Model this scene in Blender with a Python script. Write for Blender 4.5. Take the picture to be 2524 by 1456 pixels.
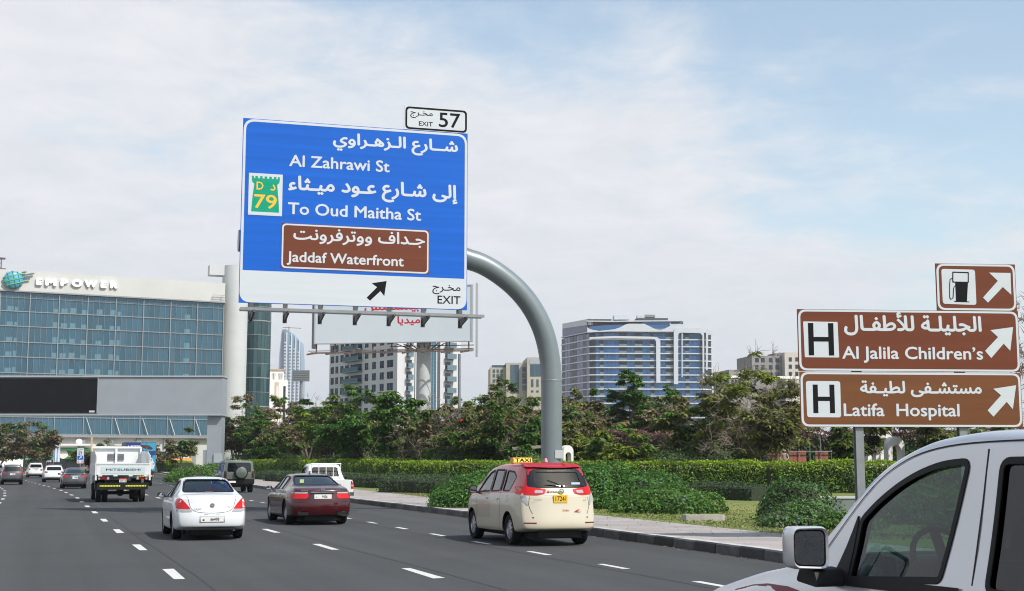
import bpy, bmesh, math, random, unicodedata
import numpy as np
from mathutils import Vector, Matrix
from mathutils.bvhtree import BVHTree
from mathutils.geometry import delaunay_2d_cdt
R = math.radians
random.seed(7); np.random.seed(7)
sc = bpy.context.scene
for o in list(bpy.data.objects): bpy.data.objects.remove(o)
COL = sc.collection

# ------------------------------------------------------------------ camera
H = 1.75; F = 3300.0; CX = 1261.5; CY = 728.0
TH = math.atan(415 / F); CT, ST = math.cos(TH), math.sin(TH)
cam = bpy.data.objects.new('camera', bpy.data.cameras.new('camera')); COL.objects.link(cam); sc.camera = cam
cam.location = (0, 0, H); cam.rotation_euler = (R(90) + TH, 0, 0)
cam.data.sensor_width = 36; cam.data.lens = 36 * F / 2523; cam.data.clip_start = 0.1; cam.data.clip_end = 9000
def ray(px, py):
    x = (px - CX) / F; u = (CY - py) / F
    return (x, CT - u * ST, ST + u * CT)
def G(px, py, z=0.0):            # where a sight line meets the ground
    r = ray(px, py); t = (z - H) / r[2]; return Vector((r[0] * t, r[1] * t, z))
def WP(px, py, Y):               # point of a sight line at distance Y
    r = ray(px, py); t = Y / r[1]; return Vector((r[0] * t, Y, H + r[2] * t))

# ------------------------------------------------------------------ light
SUN_EL, SUN_AZ = R(48), R(50)    # azimuth from -Y towards +X
sun = bpy.data.objects.new('sun', bpy.data.lights.new('sun', 'SUN')); COL.objects.link(sun)
sd = Vector((math.sin(SUN_AZ) * math.cos(SUN_EL), -math.cos(SUN_AZ) * math.cos(SUN_EL), math.sin(SUN_EL)))
sun.rotation_euler = sd.to_track_quat('Z', 'Y').to_euler()
sun.data.energy = 5.0; sun.data.angle = R(0.53); sun.data.color = (1.0, 0.955, 0.89)
w = bpy.data.worlds.new('World'); sc.world = w; w.use_nodes = True
nt = w.node_tree; N = nt.nodes; Lk = nt.links
bg = N['Background']; bg.inputs['Strength'].default_value = 0.1
sky = N.new('ShaderNodeTexSky'); sky.sky_type = 'NISHITA'; sky.sun_disc = False
sky.sun_elevation = SUN_EL; sky.sun_rotation = math.pi - SUN_AZ
sky.air_density = 1.0; sky.dust_density = 1.6; sky.ozone_density = 1.5
tc = N.new('ShaderNodeTexCoord')
sep = N.new('ShaderNodeSeparateXYZ'); Lk.new(tc.outputs['Generated'], sep.inputs[0])
# clouds lie on a flat layer: direction divided by its height
mx = N.new('ShaderNodeMath'); mx.operation = 'MAXIMUM'; mx.inputs[1].default_value = 0.0; Lk.new(sep.outputs['Z'], mx.inputs[0])
ad = N.new('ShaderNodeMath'); ad.operation = 'ADD'; ad.inputs[1].default_value = 0.16; Lk.new(mx.outputs[0], ad.inputs[0])
dv = N.new('ShaderNodeVectorMath'); dv.operation = 'DIVIDE'; Lk.new(tc.outputs['Generated'], dv.inputs[0])
cb = N.new('ShaderNodeCombineXYZ'); Lk.new(ad.outputs[0], cb.inputs[0]); Lk.new(ad.outputs[0], cb.inputs[1]); cb.inputs[2].default_value = 1
Lk.new(cb.outputs[0], dv.inputs[1])
mp = N.new('ShaderNodeMapping'); mp.inputs['Rotation'].default_value = (0, 0, R(18)); mp.inputs['Scale'].default_value = (1.0, 1.0, 0.0)
mp.inputs['Location'].default_value = (1.3, 2.2, 0)
Lk.new(dv.outputs[0], mp.inputs[0])
def noise(scale, detail, rough, dist, vec):
    n = N.new('ShaderNodeTexNoise'); n.inputs['Scale'].default_value = scale; n.inputs['Detail'].default_value = detail
    n.inputs['Roughness'].default_value = rough; n.inputs['Distortion'].default_value = dist; Lk.new(vec, n.inputs['Vector']); return n
n1 = noise(1.25, 8, 0.55, 0.4, mp.outputs[0]); n2 = noise(5.5, 8, 0.62, 0.3, mp.outputs[0]); n3 = noise(0.8, 3, 0.5, 0.0, mp.outputs[0])
def math_(op, a, b, clamp=False):
    m = N.new('ShaderNodeMath'); m.operation = op; m.use_clamp = clamp
    for i, v in enumerate((a, b)):
        if isinstance(v, (int, float)): m.inputs[i].default_value = v
        else: Lk.new(v, m.inputs[i])
    return m.outputs[0]
# more cloud low and to the left, opening to blue high up and to the right
c1 = math_('ADD', math_('MULTIPLY', n1.outputs[0], 1.25), math_('MULTIPLY', n2.outputs[0], 0.45))
bias = math_('ADD', math_('MULTIPLY', sep.outputs['X'], -0.7), math_('MULTIPLY', sep.outputs['Z'], -2.1))
c2 = math_('ADD', math_('ADD', c1, bias), 0.12)
mr = N.new('ShaderNodeMapRange'); mr.interpolation_type = 'SMOOTHSTEP'
mr.inputs['From Min'].default_value = 0.12; mr.inputs['From Max'].default_value = 0.55
Lk.new(c2, mr.inputs['Value'])
# haze near the horizon
hzo = math_('SUBTRACT', 1.0, math_('EXPONENT', math_('DIVIDE', -0.07, math_('ADD', mx.outputs[0], 0.03)), 0.0))
inv = math_('MULTIPLY', math_('SUBTRACT', 1.0, mr.outputs[0]), math_('SUBTRACT', 1.0, hzo))
cf = math_('SUBTRACT', 1.0, inv)
cr = N.new('ShaderNodeValToRGB'); Lk.new(n2.outputs[0], cr.inputs[0])
cr.color_ramp.elements[0].position = 0.3; cr.color_ramp.elements[0].color = (0.76, 0.79, 0.845, 1)
cr.color_ramp.elements[1].position = 0.68; cr.color_ramp.elements[1].color = (0.86, 0.875, 0.915, 1)
hr = N.new('ShaderNodeMix'); hr.data_type = 'RGBA'; hr.inputs[6].default_value = (0.73, 0.765, 0.815, 1)
he = N.new('ShaderNodeMapRange'); he.inputs['From Min'].default_value = 0.0; he.inputs['From Max'].default_value = 0.17; Lk.new(mx.outputs[0], he.inputs['Value'])
Lk.new(he.outputs[0], hr.inputs[0]); Lk.new(cr.outputs[0], hr.inputs[7])
sc10 = N.new('ShaderNodeVectorMath'); sc10.operation = 'SCALE'; sc10.inputs['Scale'].default_value = 10.0; Lk.new(hr.outputs[2], sc10.inputs[0])
skm = N.new('ShaderNodeVectorMath'); skm.operation = 'MULTIPLY'; skm.inputs[1].default_value = (2.15, 2.2, 1.95); Lk.new(sky.outputs[0], skm.inputs[0])
mxs = N.new('ShaderNodeMix'); mxs.data_type = 'RGBA'; Lk.new(cf, mxs.inputs[0]); Lk.new(skm.outputs[0], mxs.inputs[6]); Lk.new(sc10.outputs[0], mxs.inputs[7])
Lk.new(mxs.outputs[2], bg.inputs['Color'])
sc.view_settings.view_transform = 'Standard'; sc.view_settings.look = 'None'; sc.view_settings.gamma = 1
sc.view_settings.use_curve_mapping = False; sc.view_settings.exposure = 0.0
sc.cycles.filter_width = 1.1; sc.cycles.max_bounces = 6; sc.cycles.transparent_max_bounces = 12; sc.cycles.caustics_reflective = False; sc.cycles.caustics_refractive = False

# ------------------------------------------------------------------ materials
MATS = {}
def mat(name, rgb, rough=0.6, metal=0.0, var=0.0, scale=3.0, bump=0.0, bscale=40.0, coat=0.0, island=0.0, rgb2=None, trans=0.0, spec=None, stretch=None, objrand=0.0):
    """Principled material; var = noise variation of the colour, island = change from piece to piece, trans = light through leaves"""
    if name in MATS: return MATS[name]
    m = bpy.data.materials.new(name); m.use_nodes = True; t = m.node_tree; p = t.nodes['Principled BSDF']; l = t.links
    p.inputs['Roughness'].default_value = rough; p.inputs['Metallic'].default_value = metal; p.inputs['Coat Weight'].default_value = coat
    p.inputs['Coat Roughness'].default_value = 0.06
    if spec is not None: p.inputs['Specular IOR Level'].default_value = spec
    c = (*rgb, 1); p.inputs['Base Color'].default_value = c
    co = t.nodes.new('ShaderNodeTexCoord'); src = None; vec = co.outputs['Object']
    if stretch:
        mm = t.nodes.new('ShaderNodeMapping'); mm.inputs['Scale'].default_value = stretch; l.new(vec, mm.inputs[0]); vec = mm.outputs[0]
    if var or rgb2:
        n = t.nodes.new('ShaderNodeTexNoise'); n.inputs['Scale'].default_value = scale; n.inputs['Detail'].default_value = 6; n.inputs['Roughness'].default_value = 0.6
        l.new(vec, n.inputs['Vector'])
        r = t.nodes.new('ShaderNodeValToRGB'); r.color_ramp.elements[0].position = 0.32; r.color_ramp.elements[1].position = 0.68
        a = rgb2 if rgb2 else tuple(v * (1 - var) for v in rgb); b = rgb if rgb2 else tuple(min(1, v * (1 + var)) for v in rgb)
        r.color_ramp.elements[0].color = (*a, 1); r.color_ramp.elements[1].color = (*b, 1)
        l.new(n.outputs[0], r.inputs[0]); src = r.outputs[0]
    if island or objrand:
        if island:
            g = t.nodes.new('ShaderNodeNewGeometry'); rv = g.outputs['Random Per Island']; amt = island
        else:
            g = t.nodes.new('ShaderNodeObjectInfo'); rv = g.outputs['Random']; amt = objrand
        q = t.nodes.new('ShaderNodeMapRange'); q.inputs['To Min'].default_value = 1 - amt; q.inputs['To Max'].default_value = 1 + amt
        l.new(rv, q.inputs['Value'])
        h = t.nodes.new('ShaderNodeHueSaturation'); l.new(q.outputs[0], h.inputs['Value']); h.inputs['Color'].default_value = c
        if src: l.new(src, h.inputs['Color'])
        src = h.outputs[0]
    if src: l.new(src, p.inputs['Base Color'])
    if bump:
        n = t.nodes.new('ShaderNodeTexNoise'); n.inputs['Scale'].default_value = bscale; n.inputs['Detail'].default_value = 4; l.new(vec, n.inputs['Vector'])
        b = t.nodes.new('ShaderNodeBump'); b.inputs['Strength'].default_value = bump; b.inputs['Distance'].default_value = 0.02
        l.new(n.outputs[0], b.inputs['Height']); l.new(b.outputs[0], p.inputs['Normal'])
    if trans:
        tr = t.nodes.new('ShaderNodeBsdfTranslucent'); mi = t.nodes.new('ShaderNodeMixShader'); mi.inputs[0].default_value = trans
        if src: l.new(src, tr.inputs[0])
        else: tr.inputs[0].default_value = c
        l.new(p.outputs[0], mi.inputs[1]); l.new(tr.outputs[0], mi.inputs[2]); l.new(mi.outputs[0], t.nodes['Material Output'].inputs['Surface'])
    MATS[name] = m; return m
def glassmat(name, tint, alpha, rough=0.02):
    """tinted car glass: mirror-like coat over a tinted see-through layer"""
    m = bpy.data.materials.new(name); m.use_nodes = True; t = m.node_tree; l = t.links
    for n in list(t.nodes):
        if n.type == 'BSDF_PRINCIPLED': t.nodes.remove(n)
    tr = t.nodes.new('ShaderNodeBsdfTransparent'); tr.inputs[0].default_value = (*tint, 1)
    gl = t.nodes.new('ShaderNodeBsdfGlossy'); gl.inputs['Roughness'].default_value = rough; gl.inputs[0].default_value = (0.95, 0.97, 1, 1)
    lw = t.nodes.new('ShaderNodeLayerWeight'); pw = t.nodes.new('ShaderNodeMath'); pw.operation = 'POWER'; pw.inputs[1].default_value = 4.0; l.new(lw.outputs['Facing'], pw.inputs[0]); fr = t.nodes.new('ShaderNodeMath'); fr.operation = 'MULTIPLY_ADD'; fr.inputs[1].default_value = 0.9; fr.inputs[2].default_value = 0.05; l.new(pw.outputs[0], fr.inputs[0])
    mi = t.nodes.new('ShaderNodeMixShader'); l.new(fr.outputs[0], mi.inputs[0]); l.new(tr.outputs[0], mi.inputs[1]); l.new(gl.outputs[0], mi.inputs[2])
    l.new(mi.outputs[0], t.nodes['Material Output'].inputs['Surface']); MATS[name] = m; return m

# ------------------------------------------------------------------ objects
def link(o, parent=None):
    COL.objects.link(o)
    if parent is not None: o.parent = parent
    return o
def tag(o, label=None, cat=None, group=None, kind=None):
    if label: o['label'] = label
    if cat: o['category'] = cat
    if group: o['group'] = group
    if kind: o['kind'] = kind
    return o
def thing(name, label, cat, loc=(0, 0, 0), rz=0.0, group=None):
    o = bpy.data.objects.new(name, None); o.empty_display_size = 0.3; link(o); o.location = loc; o.rotation_euler = (0, 0, rz)
    return tag(o, label, cat, group)
def copy_tree(o, parent=None):
    c = o.copy(); COL.objects.link(c); c.parent = parent
    for ch in list(o.children): copy_tree(ch, c)
    return c
class MB:
    def __init__(s): s.v = []; s.f = []; s.m = []
    def add(s, vs, fs, mi=0):
        b = len(s.v); s.v.extend([tuple(v) for v in vs]); s.f.extend([tuple(i + b for i in f) for f in fs]); s.m.extend([mi] * len(fs)); return s
    def box(s, x0, x1, y0, y1, z0, z1, mi=0):
        v = [(x, y, z) for z in (z0, z1) for y in (y0, y1) for x in (x0, x1)]
        return s.add(v, [(0, 2, 3, 1), (4, 5, 7, 6), (0, 1, 5, 4), (2, 6, 7, 3), (0, 4, 6, 2), (1, 3, 7, 5)], mi)
    def bar(s, a, b, wdt, hgt, mi=0):
        a = Vector(a); b = Vector(b); d = (b - a).normalized(); up = Vector((0, 0, 1)) if abs(d.z) < 0.9 else Vector((0, 1, 0))
        r = d.cross(up).normalized() * wdt / 2; u = r.cross(d).normalized() * hgt / 2
        v = [p + i * r + j * u for p in (a, b) for i, j in ((-1, -1), (1, -1), (1, 1), (-1, 1))]
        return s.add(v, [(0, 1, 2, 3), (7, 6, 5, 4), (0, 4, 5, 1), (1, 5, 6, 2), (2, 6, 7, 3), (3, 7, 4, 0)], mi)
    def tube(s, pts, rad, n=8, mi=0, cap=True):
        pts = [Vector(p) for p in pts]; k = len(pts)
        rad = rad if hasattr(rad, '__len__') else [rad] * k
        vs = []; up = None
        for i, p in enumerate(pts):
            d = (pts[min(i + 1, k - 1)] - pts[max(i - 1, 0)]).normalized()
            if up is None: up = d.orthogonal().normalized()
            else: up = (up - d * up.dot(d)).normalized()
            w_ = d.cross(up)
            for j in range(n):
                a = 2 * math.pi * j / n; vs.append(p + (up * math.cos(a) + w_ * math.sin(a)) * rad[i])
        fs = [(i * n + j, i * n + (j + 1) % n, (i + 1) * n + (j + 1) % n, (i + 1) * n + j) for i in range(k - 1) for j in range(n)]
        if cap: fs += [tuple(range(n - 1, -1, -1)), tuple(range((k - 1) * n, k * n))]
        return s.add(vs, fs, mi)
    def lathe(s, prof, axis='z', n=24, c=(0, 0, 0), mi=0):
        vs = []
        for r_, h in prof:
            for j in range(n):
                a = 2 * math.pi * j / n; p = (r_ * math.cos(a), r_ * math.sin(a), h)
                if axis == 'y': p = (p[0], p[2], -p[1])
                if axis == 'x': p = (p[2], p[0], p[1])
                vs.append((p[0] + c[0], p[1] + c[1], p[2] + c[2]))
        k = len(prof)
        fs = [(i * n + j, i * n + (j + 1) % n, (i + 1) * n + (j + 1) % n, (i + 1) * n + j) for i in range(k - 1) for j in range(n)]
        return s.add(vs, fs, mi)
    def prism(s, poly, d0, d1, plane='xz', mi=0):
        """polygon in a plane, pushed from d0 to d1 along the third axis"""
        def P(a, b, d): return {'xz': (a, d, b), 'xy': (a, b, d), 'yz': (d, a, b)}[plane]
        n = len(poly); v = [P(a, b, d0) for a, b in poly] + [P(a, b, d1) for a, b in poly]
        f = [tuple(range(n)), tuple(range(2 * n - 1, n - 1, -1))] + [(i, i + n, (i + 1) % n + n, (i + 1) % n) for i in range(n)]
        return s.add(v, f, mi)
    def mesh(s, name, mats, smooth=None, fix=True):
        me = bpy.data.meshes.new(name); me.from_pydata(s.v, [], s.f)
        for m in (mats if isinstance(mats, (list, tuple)) else [mats]): me.materials.append(m)
        if len(s.m): me.polygons.foreach_set('material_index', s.m)
        if fix:
            b = bmesh.new(); b.from_mesh(me); bmesh.ops.recalc_face_normals(b, faces=b.faces); b.to_mesh(me); b.free()
        if smooth:
            me.polygons.foreach_set('use_smooth', [True] * len(me.polygons)); me.set_sharp_from_angle(angle=R(smooth))
        me.update(); return me
    def obj(s, name, mats, parent=None, smooth=None, fix=True, **kw):
        o = bpy.data.objects.new(name, s.mesh(name, mats, smooth, fix)); link(o, parent); return tag(o, **kw)
def np_obj(name, V, Fq, mats, parent=None, mi=None, **kw):
    """big meshes from numpy arrays of quads or triangles"""
    me = bpy.data.meshes.new(name); n = len(V); k = Fq.shape[1]
    me.vertices.add(n); me.vertices.foreach_set('co', np.asarray(V, np.float32).ravel())
    me.loops.add(Fq.size); me.loops.foreach_set('vertex_index', Fq.astype(np.int32).ravel())
    me.polygons.add(len(Fq)); me.polygons.foreach_set('loop_start', np.arange(0, Fq.size, k, dtype=np.int32))
    for m in mats: me.materials.append(m)
    if mi is not None: me.polygons.foreach_set('material_index', np.asarray(mi, np.int32))
    me.update(calc_edges=True)
    o = bpy.data.objects.new(name, me); link(o, parent); return tag(o, **kw)
def rpoly(p, r, n=4):
    """round the corners of a polygon"""
    out = []; k = len(p); rr = r if hasattr(r, '__len__') else [r] * k
    for i in range(k):
        a, b, c = Vector(p[i - 1]), Vector(p[i]), Vector(p[(i + 1) % k]); u, v = a - b, c - b
        q = min(rr[i], u.length * 0.45, v.length * 0.45)
        if q < 1e-4: out.append(tuple(b)); continue
        s_, e = b + u.normalized() * q, b + v.normalized() * q
        for j in range(n + 1):
            t = j / n; out.append(tuple(s_ * (1 - t) ** 2 + b * 2 * t * (1 - t) + e * t ** 2))
    return out

# ------------------------------------------------------------------ lettering (glyph outlines joined without overlaps)
AF = {}
for cp in range(0xFE80, 0xFEFD):
    d_ = unicodedata.decomposition(chr(cp)).split()
    if len(d_) == 2: AF.setdefault(chr(int(d_[1], 16)), {})[d_[0]] = chr(cp)
    if len(d_) == 3: AF.setdefault((chr(int(d_[1], 16)), chr(int(d_[2], 16))), {})[d_[0]] = chr(cp)
def shape_ar(s):
    ch = []; i = 0
    while i < len(s):
        if i + 1 < len(s) and (s[i], s[i + 1]) in AF: ch.append((s[i], s[i + 1])); i += 2
        else: ch.append(s[i]); i += 1
    out = []; pj = False
    for k, c in enumerate(ch):
        if c not in AF: out.append(c); pj = (c == 'ـ'); continue
        f = AF[c]; nx = ch[k + 1] if k + 1 < len(ch) else None
        nj = '<initial>' in f and nx is not None and ((nx in AF and '<final>' in AF[nx]) or nx == 'ـ')
        fm = '<medial>' if pj and nj and '<medial>' in f else '<final>' if pj and not nj else '<initial>' if nj else '<isolated>'
        out.append(f.get(fm, f.get('<isolated>'))); pj = nj
    return ''.join(reversed(out))
TCACHE = {}
def text_tris(body, bold=0.0, res=3):
    key = (body, bold, res)
    if key in TCACHE: return TCACHE[key]
    s = shape_ar(body) if any('\u0600' < c < '\u06ff' for c in body) else body
    c = bpy.data.curves.new('t', 'FONT'); c.body = s; c.resolution_u = res; c.fill_mode = 'NONE'
    o = bpy.data.objects.new('t', c); COL.objects.link(o)
    dg = bpy.context.evaluated_depsgraph_get(); me = o.evaluated_get(dg).to_mesh()
    V = [(v.co.x, v.co.y) for v in me.vertices]; nxt = {}
    for e in me.edges: a, b = e.vertices; nxt.setdefault(a, []).append(b); nxt.setdefault(b, []).append(a)
    loops = []; seen = set()
    for st in range(len(V)):
        if st in seen or st not in nxt: continue
        lp = [st]; seen.add(st); cur = st + 1 if st + 1 in nxt[st] else nxt[st][0]
        while cur != st and cur not in seen:
            lp.append(cur); seen.add(cur); nn = [q for q in nxt[cur] if q not in seen]
            if not nn: break
            cur = nn[0]
        if len(lp) > 2: loops.append([V[i] for i in lp])
    o.evaluated_get(dg).to_mesh_clear(); bpy.data.objects.remove(o); bpy.data.curves.remove(c)
    al = []
    sh = [(0, 0)] if not bold else [(0, 0), (bold, 0), (-bold, 0), (0, bold), (0, -bold)]
    for dx, dy in sh:
        for lp in loops: al.append([(x + dx, y + dy) for x, y in lp])
    vs = []; es = []
    for lp in al:
        b = len(vs); vs += [Vector(p) for p in lp]; es += [(b + i, b + (i + 1) % len(lp)) for i in range(len(lp))]
    r_ = delaunay_2d_cdt(vs, es, [], 0, 1e-5); v2 = np.array([tuple(v) for v in r_[0]]); tr = np.array([f for f in r_[2] if len(f) == 3])
    cen = v2[tr].mean(axis=1); wn = np.zeros(len(cen))
    per = []
    for g in range(len(sh)):
        wg = np.zeros(len(cen))
        for lp in al[g * len(loops):(g + 1) * len(loops)]:
            a = np.array(lp); b = np.roll(a, -1, 0)
            for (x0, y0), (x1, y1) in zip(a, b):
                if y0 == y1: continue
                m = ((y0 <= cen[:, 1]) & (y1 > cen[:, 1])) | ((y1 <= cen[:, 1]) & (y0 > cen[:, 1]))
                if not m.any(): continue
                xi = x0 + (cen[:, 1] - y0) * (x1 - x0) / (y1 - y0); wg += np.where(m & (xi > cen[:, 0]), 1 if y1 > y0 else -1, 0)
        per.append(wg != 0)
    keep = np.any(per, axis=0); tr = tr[keep]; TCACHE[key] = (v2, tr)
    return TCACHE[key]
def lettering(body, bb, y, m, parent, bold=0.0, name='lettering', depth=0.0, map3=None):
    """text fitted to the box (x0,z0,x1,z1) on the plane y of its parent, read from -y"""
    v, t = text_tris(body, bold); lo = v[np.unique(t)].min(0); hi = v[np.unique(t)].max(0)
    x0, z0, x1, z1 = bb
    X = x0 + (v[:, 0] - lo[0]) / (hi[0] - lo[0]) * (x1 - x0); Z = z0 + (v[:, 1] - lo[1]) / (hi[1] - lo[1]) * (z1 - z0)
    vs = [(a, y, b) for a, b in zip(X, Z)]
    if map3: vs = [map3(a, y, b) for a, _, b in vs]
    fs = [tuple(int(i) for i in f) for f in t]
    mb = MB(); mb.v = vs; mb.f = fs; mb.m = [0] * len(fs)
    o = mb.obj(name, m, parent, fix=False)
    if depth:
        b = bmesh.new(); b.from_mesh(o.data); r_ = bmesh.ops.extrude_face_region(b, geom=b.faces[:])
        for q in r_['geom']:
            if isinstance(q, bmesh.types.BMVert): q.co.y += depth
        bmesh.ops.delete(b, geom=[q for q in b.verts if not q.link_faces], context='VERTS')
        bmesh.ops.recalc_face_normals(b, faces=b.faces); b.to_mesh(o.data); b.free()
    else:
        b = bmesh.new(); b.from_mesh(o.data); bmesh.ops.delete(b, geom=[q for q in b.verts if not q.link_faces], context='VERTS'); b.to_mesh(o.data); b.free()
    return o
class Plane:
    """upright plane through a world point, e = its direction to the right; local x along e, -y towards the viewer"""
    def __init__(s, p0, ang):
        s.p = Vector((p0[0], p0[1], 0)); s.a = ang; s.e = Vector((math.cos(ang), math.sin(ang), 0)); s.n = Vector((s.e.y, -s.e.x, 0))
    def at(s, px, py, off=0.0):
        r_ = Vector(ray(px, py)); q = s.p + s.n * off - Vector((0, 0, H)); q.z = 0
        t = q.dot(s.n) / r_.dot(s.n); w_ = r_ * t; return ((w_ - Vector((s.p.x, s.p.y, 0))).dot(s.e), H + w_.z)
# ------------------------------------------------------------------ ground, road, pavement
def fn(pts):
    ys = [p[0] for p in pts]; xs = [p[1] for p in pts]
    return lambda y: float(np.interp(y, ys, xs))
kerbX = fn([(-40, 24.8), (24.46, 4.8), (33.36, 1.98), (44.66, -1.49), (60.7, -7.0), (103, -19.85), (202, -50.5), (260, -67.5), (325, -86)])
lineA = fn([(-40, 16.2), (22.27, -5.56), (29.1, -8.0), (42.7, -12.84), (56.6, -17.75), (71.8, -23.1), (89.1, -29.6), (146.9, -52.9), (200, -78), (300, -134), (420, -215)])
lineB = fn([(-40, 19.6), (22.6, -1.66), (28.98, -3.99), (36.2, -6.5), (72.64, -19.17), (110, -33.2), (150, -49.5), (200, -72), (300, -122), (420, -200)])
lineC = fn([(-40, 22.8), (20.59, 2.73), (30.62, -0.77), (41.24, -4.38), (72, -14.9), (131, -34.8), (180, -50.5), (325, -95)])
rampL = fn([(150, -49.4), (200, -65.5), (260, -84), (325, -104)])
lineZ = lambda y: lineA(y) - 3.8
def strip(name, fl, fr, ys, z, m, zr=None, **kw):
    mb = MB(); vs = []
    for y in ys: vs += [(fl(y), y, z), (fr(y), y, z if zr is None else zr)]
    mb.add(vs, [(2 * i, 2 * i + 1, 2 * i + 3, 2 * i + 2) for i in range(len(ys) - 1)]); return mb.obj(name, m, fix=False, **kw)
YS = list(range(-40, 130, 6)) + list(range(130, 326, 15)) + [325]
def asphalt_mat():
    m = mat('asphalt', (0.056, 0.058, 0.060), 0.9, spec=0.2); t = m.node_tree; l = t.links; p = t.nodes['Principled BSDF']
    co = t.nodes.new('ShaderNodeTexCoord')
    def nz(scale, det, st=None):
        v = co.outputs['Object']
        if st:
            mm = t.nodes.new('ShaderNodeMapping'); mm.inputs['Rotation'].default_value = (0, 0, R(-19)); mm2 = t.nodes.new('ShaderNodeMapping'); mm2.inputs['Scale'].default_value = st
            l.new(v, mm.inputs[0]); l.new(mm.outputs[0], mm2.inputs[0]); v = mm2.outputs[0]
        n = t.nodes.new('ShaderNodeTexNoise'); n.inputs['Scale'].default_value = scale; n.inputs['Detail'].default_value = det; l.new(v, n.inputs['Vector']); return n.outputs[0]
    a = nz(18, 8); b = nz(0.35, 5); c = nz(1.0, 4, (1.1, 0.02, 1)); d = nz(90, 2)
    r = t.nodes.new('ShaderNodeMapRange'); r.inputs['From Min'].default_value = 0.25; r.inputs['From Max'].default_value = 0.75; r.inputs['To Min'].default_value = 0.72; r.inputs['To Max'].default_value = 1.3
    s = t.nodes.new('ShaderNodeMath'); s.operation = 'ADD'; s2 = t.nodes.new('ShaderNodeMath'); s2.operation = 'ADD'; s3 = t.nodes.new('ShaderNodeMath'); s3.operation = 'MULTIPLY'; s3.inputs[1].default_value = 0.25
    l.new(a, s.inputs[0]); l.new(b, s.inputs[1]); s4 = t.nodes.new('ShaderNodeMath'); s4.operation = 'ADD'; cm = t.nodes.new('ShaderNodeMath'); cm.operation = 'MULTIPLY_ADD'; cm.inputs[1].default_value = 2.2; cm.inputs[2].default_value = -0.6; l.new(c, cm.inputs[0]); l.new(cm.outputs[0], s4.inputs[0]); l.new(d, s4.inputs[1])
    l.new(s.outputs[0], s2.inputs[0]); l.new(s4.outputs[0], s2.inputs[1]); l.new(s2.outputs[0], s3.inputs[0]); l.new(s3.outputs[0], r.inputs['Value'])
    h = t.nodes.new('ShaderNodeHueSaturation'); h.inputs['Color'].default_value = (0.056, 0.058, 0.060, 1); l.new(r.outputs[0], h.inputs['Value']); l.new(h.outputs[0], p.inputs['Base Color'])
    bp = t.nodes.new('ShaderNodeBump'); bp.inputs['Strength'].default_value = 0.35; bp.inputs['Distance'].default_value = 0.01; l.new(d, bp.inputs['Height']); l.new(bp.outputs[0], p.inputs['Normal'])
    return m
M_ASPH = asphalt_mat()
M_LINE = mat('road_paint', (0.62, 0.62, 0.6), 0.6, rgb2=(0.45, 0.45, 0.43), scale=14)
M_SAND = mat('sandy_soil', (0.33, 0.27, 0.20), 0.95, var=0.2, scale=0.6, bump=0.3)
M_LAWN = mat('lawn', (0.21, 0.20, 0.065), 0.9, rgb2=(0.085, 0.15, 0.03), scale=0.3, bump=0.9, bscale=22, spec=0.2)
M_SOIL = mat('garden_soil', (0.10, 0.082, 0.055), 0.95, var=0.35, scale=0.7, bump=0.4, bscale=8)
g = MB(); g.add([(-4000, -400, -0.06), (4000, -400, -0.06), (4000, 5000, -0.06), (-4000, 5000, -0.06)], [(0, 1, 2, 3)])
g.obj('ground', M_SAND, kind='structure', fix=False)
road = strip('road', lambda y: lineA(y) - 15.5, kerbX, YS, 0.0, M_ASPH, kind='structure')
strip('far_road', lambda y: lineA(y) - 15.5, lineB, list(range(325, 421, 15)), 0.0, M_ASPH, kind='structure')
# traffic island in the fork, raised, with its own kerb
isl = MB(); ys = list(range(162, 326, 8)); vs = []
for y in ys:
    l_, r_ = lineB(y) + 0.6, rampL(y) - 0.3
    if r_ - l_ < 1: r_ = l_ + 1
    vs += [(l_, y, 0), (l_, y, 0.14), (r_, y, 0.14), (r_, y, 0)]
fs = []
for i in range(len(ys) - 1):
    a = 4 * i
    fs += [(a, a + 1, a + 5, a + 4), (a + 1, a + 2, a + 6, a + 5), (a + 2, a + 3, a + 7, a + 6)]
isl.add(vs, fs + [(0, 1, 2, 3)]); isl.obj('traffic_island', mat('island_soil', (0.36, 0.28, 0.2), 0.95, var=0.25, scale=0.5, bump=0.3), kind='structure')
# ---- painted dashes, each one its own piece of the road
def dashes(f, y0, y1, period, length, wdt, phase):
    y = phase
    while y - period > y0: y -= period
    k = 0
    while y < y1:
        s = (f(y + 0.5) - f(y - 0.5)); n_ = math.hypot(1, s); dx, dy = s / n_, 1 / n_
        hl = length / 2; hw = wdt / 2; x = f(y)
        v = [(x - dx * hl - dy * hw, y - dy * hl + dx * hw, 0.004), (x - dx * hl + dy * hw, y - dy * hl - dx * hw, 0.004),
             (x + dx * hl + dy * hw, y + dy * hl - dx * hw, 0.004), (x + dx * hl - dy * hw, y + dy * hl + dx * hw, 0.004)]
        # slightly worn ends
        v = [(a + random.uniform(-.012, .012), b + random.uniform(-.03, .03), c) for a, b, c in v]
        MB().add(v, [(0, 1, 2, 3)]).obj('lane_dash', M_LINE, road, fix=False)
        y += period * dy; k += 1
dashes(lineA, 8, 190, 7.3, 2.1, 0.17, 22.27)
dashes(lineB, 8, 150, 7.3, 2.1, 0.17, 22.4)
dashes(lineC, 8, 180, 3.66, 1.15, 0.14, 20.5)
dashes(lineZ, 60, 190, 7.3, 2.1, 0.17, 104.9)
strip('edge_line', lambda y: kerbX(y) - 0.5, lambda y: kerbX(y) - 0.38, [150 + 10 * i for i in range(18)], 0.004, mat('yellow_paint', (0.6, 0.42, 0.12), 0.6)).parent = road
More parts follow.
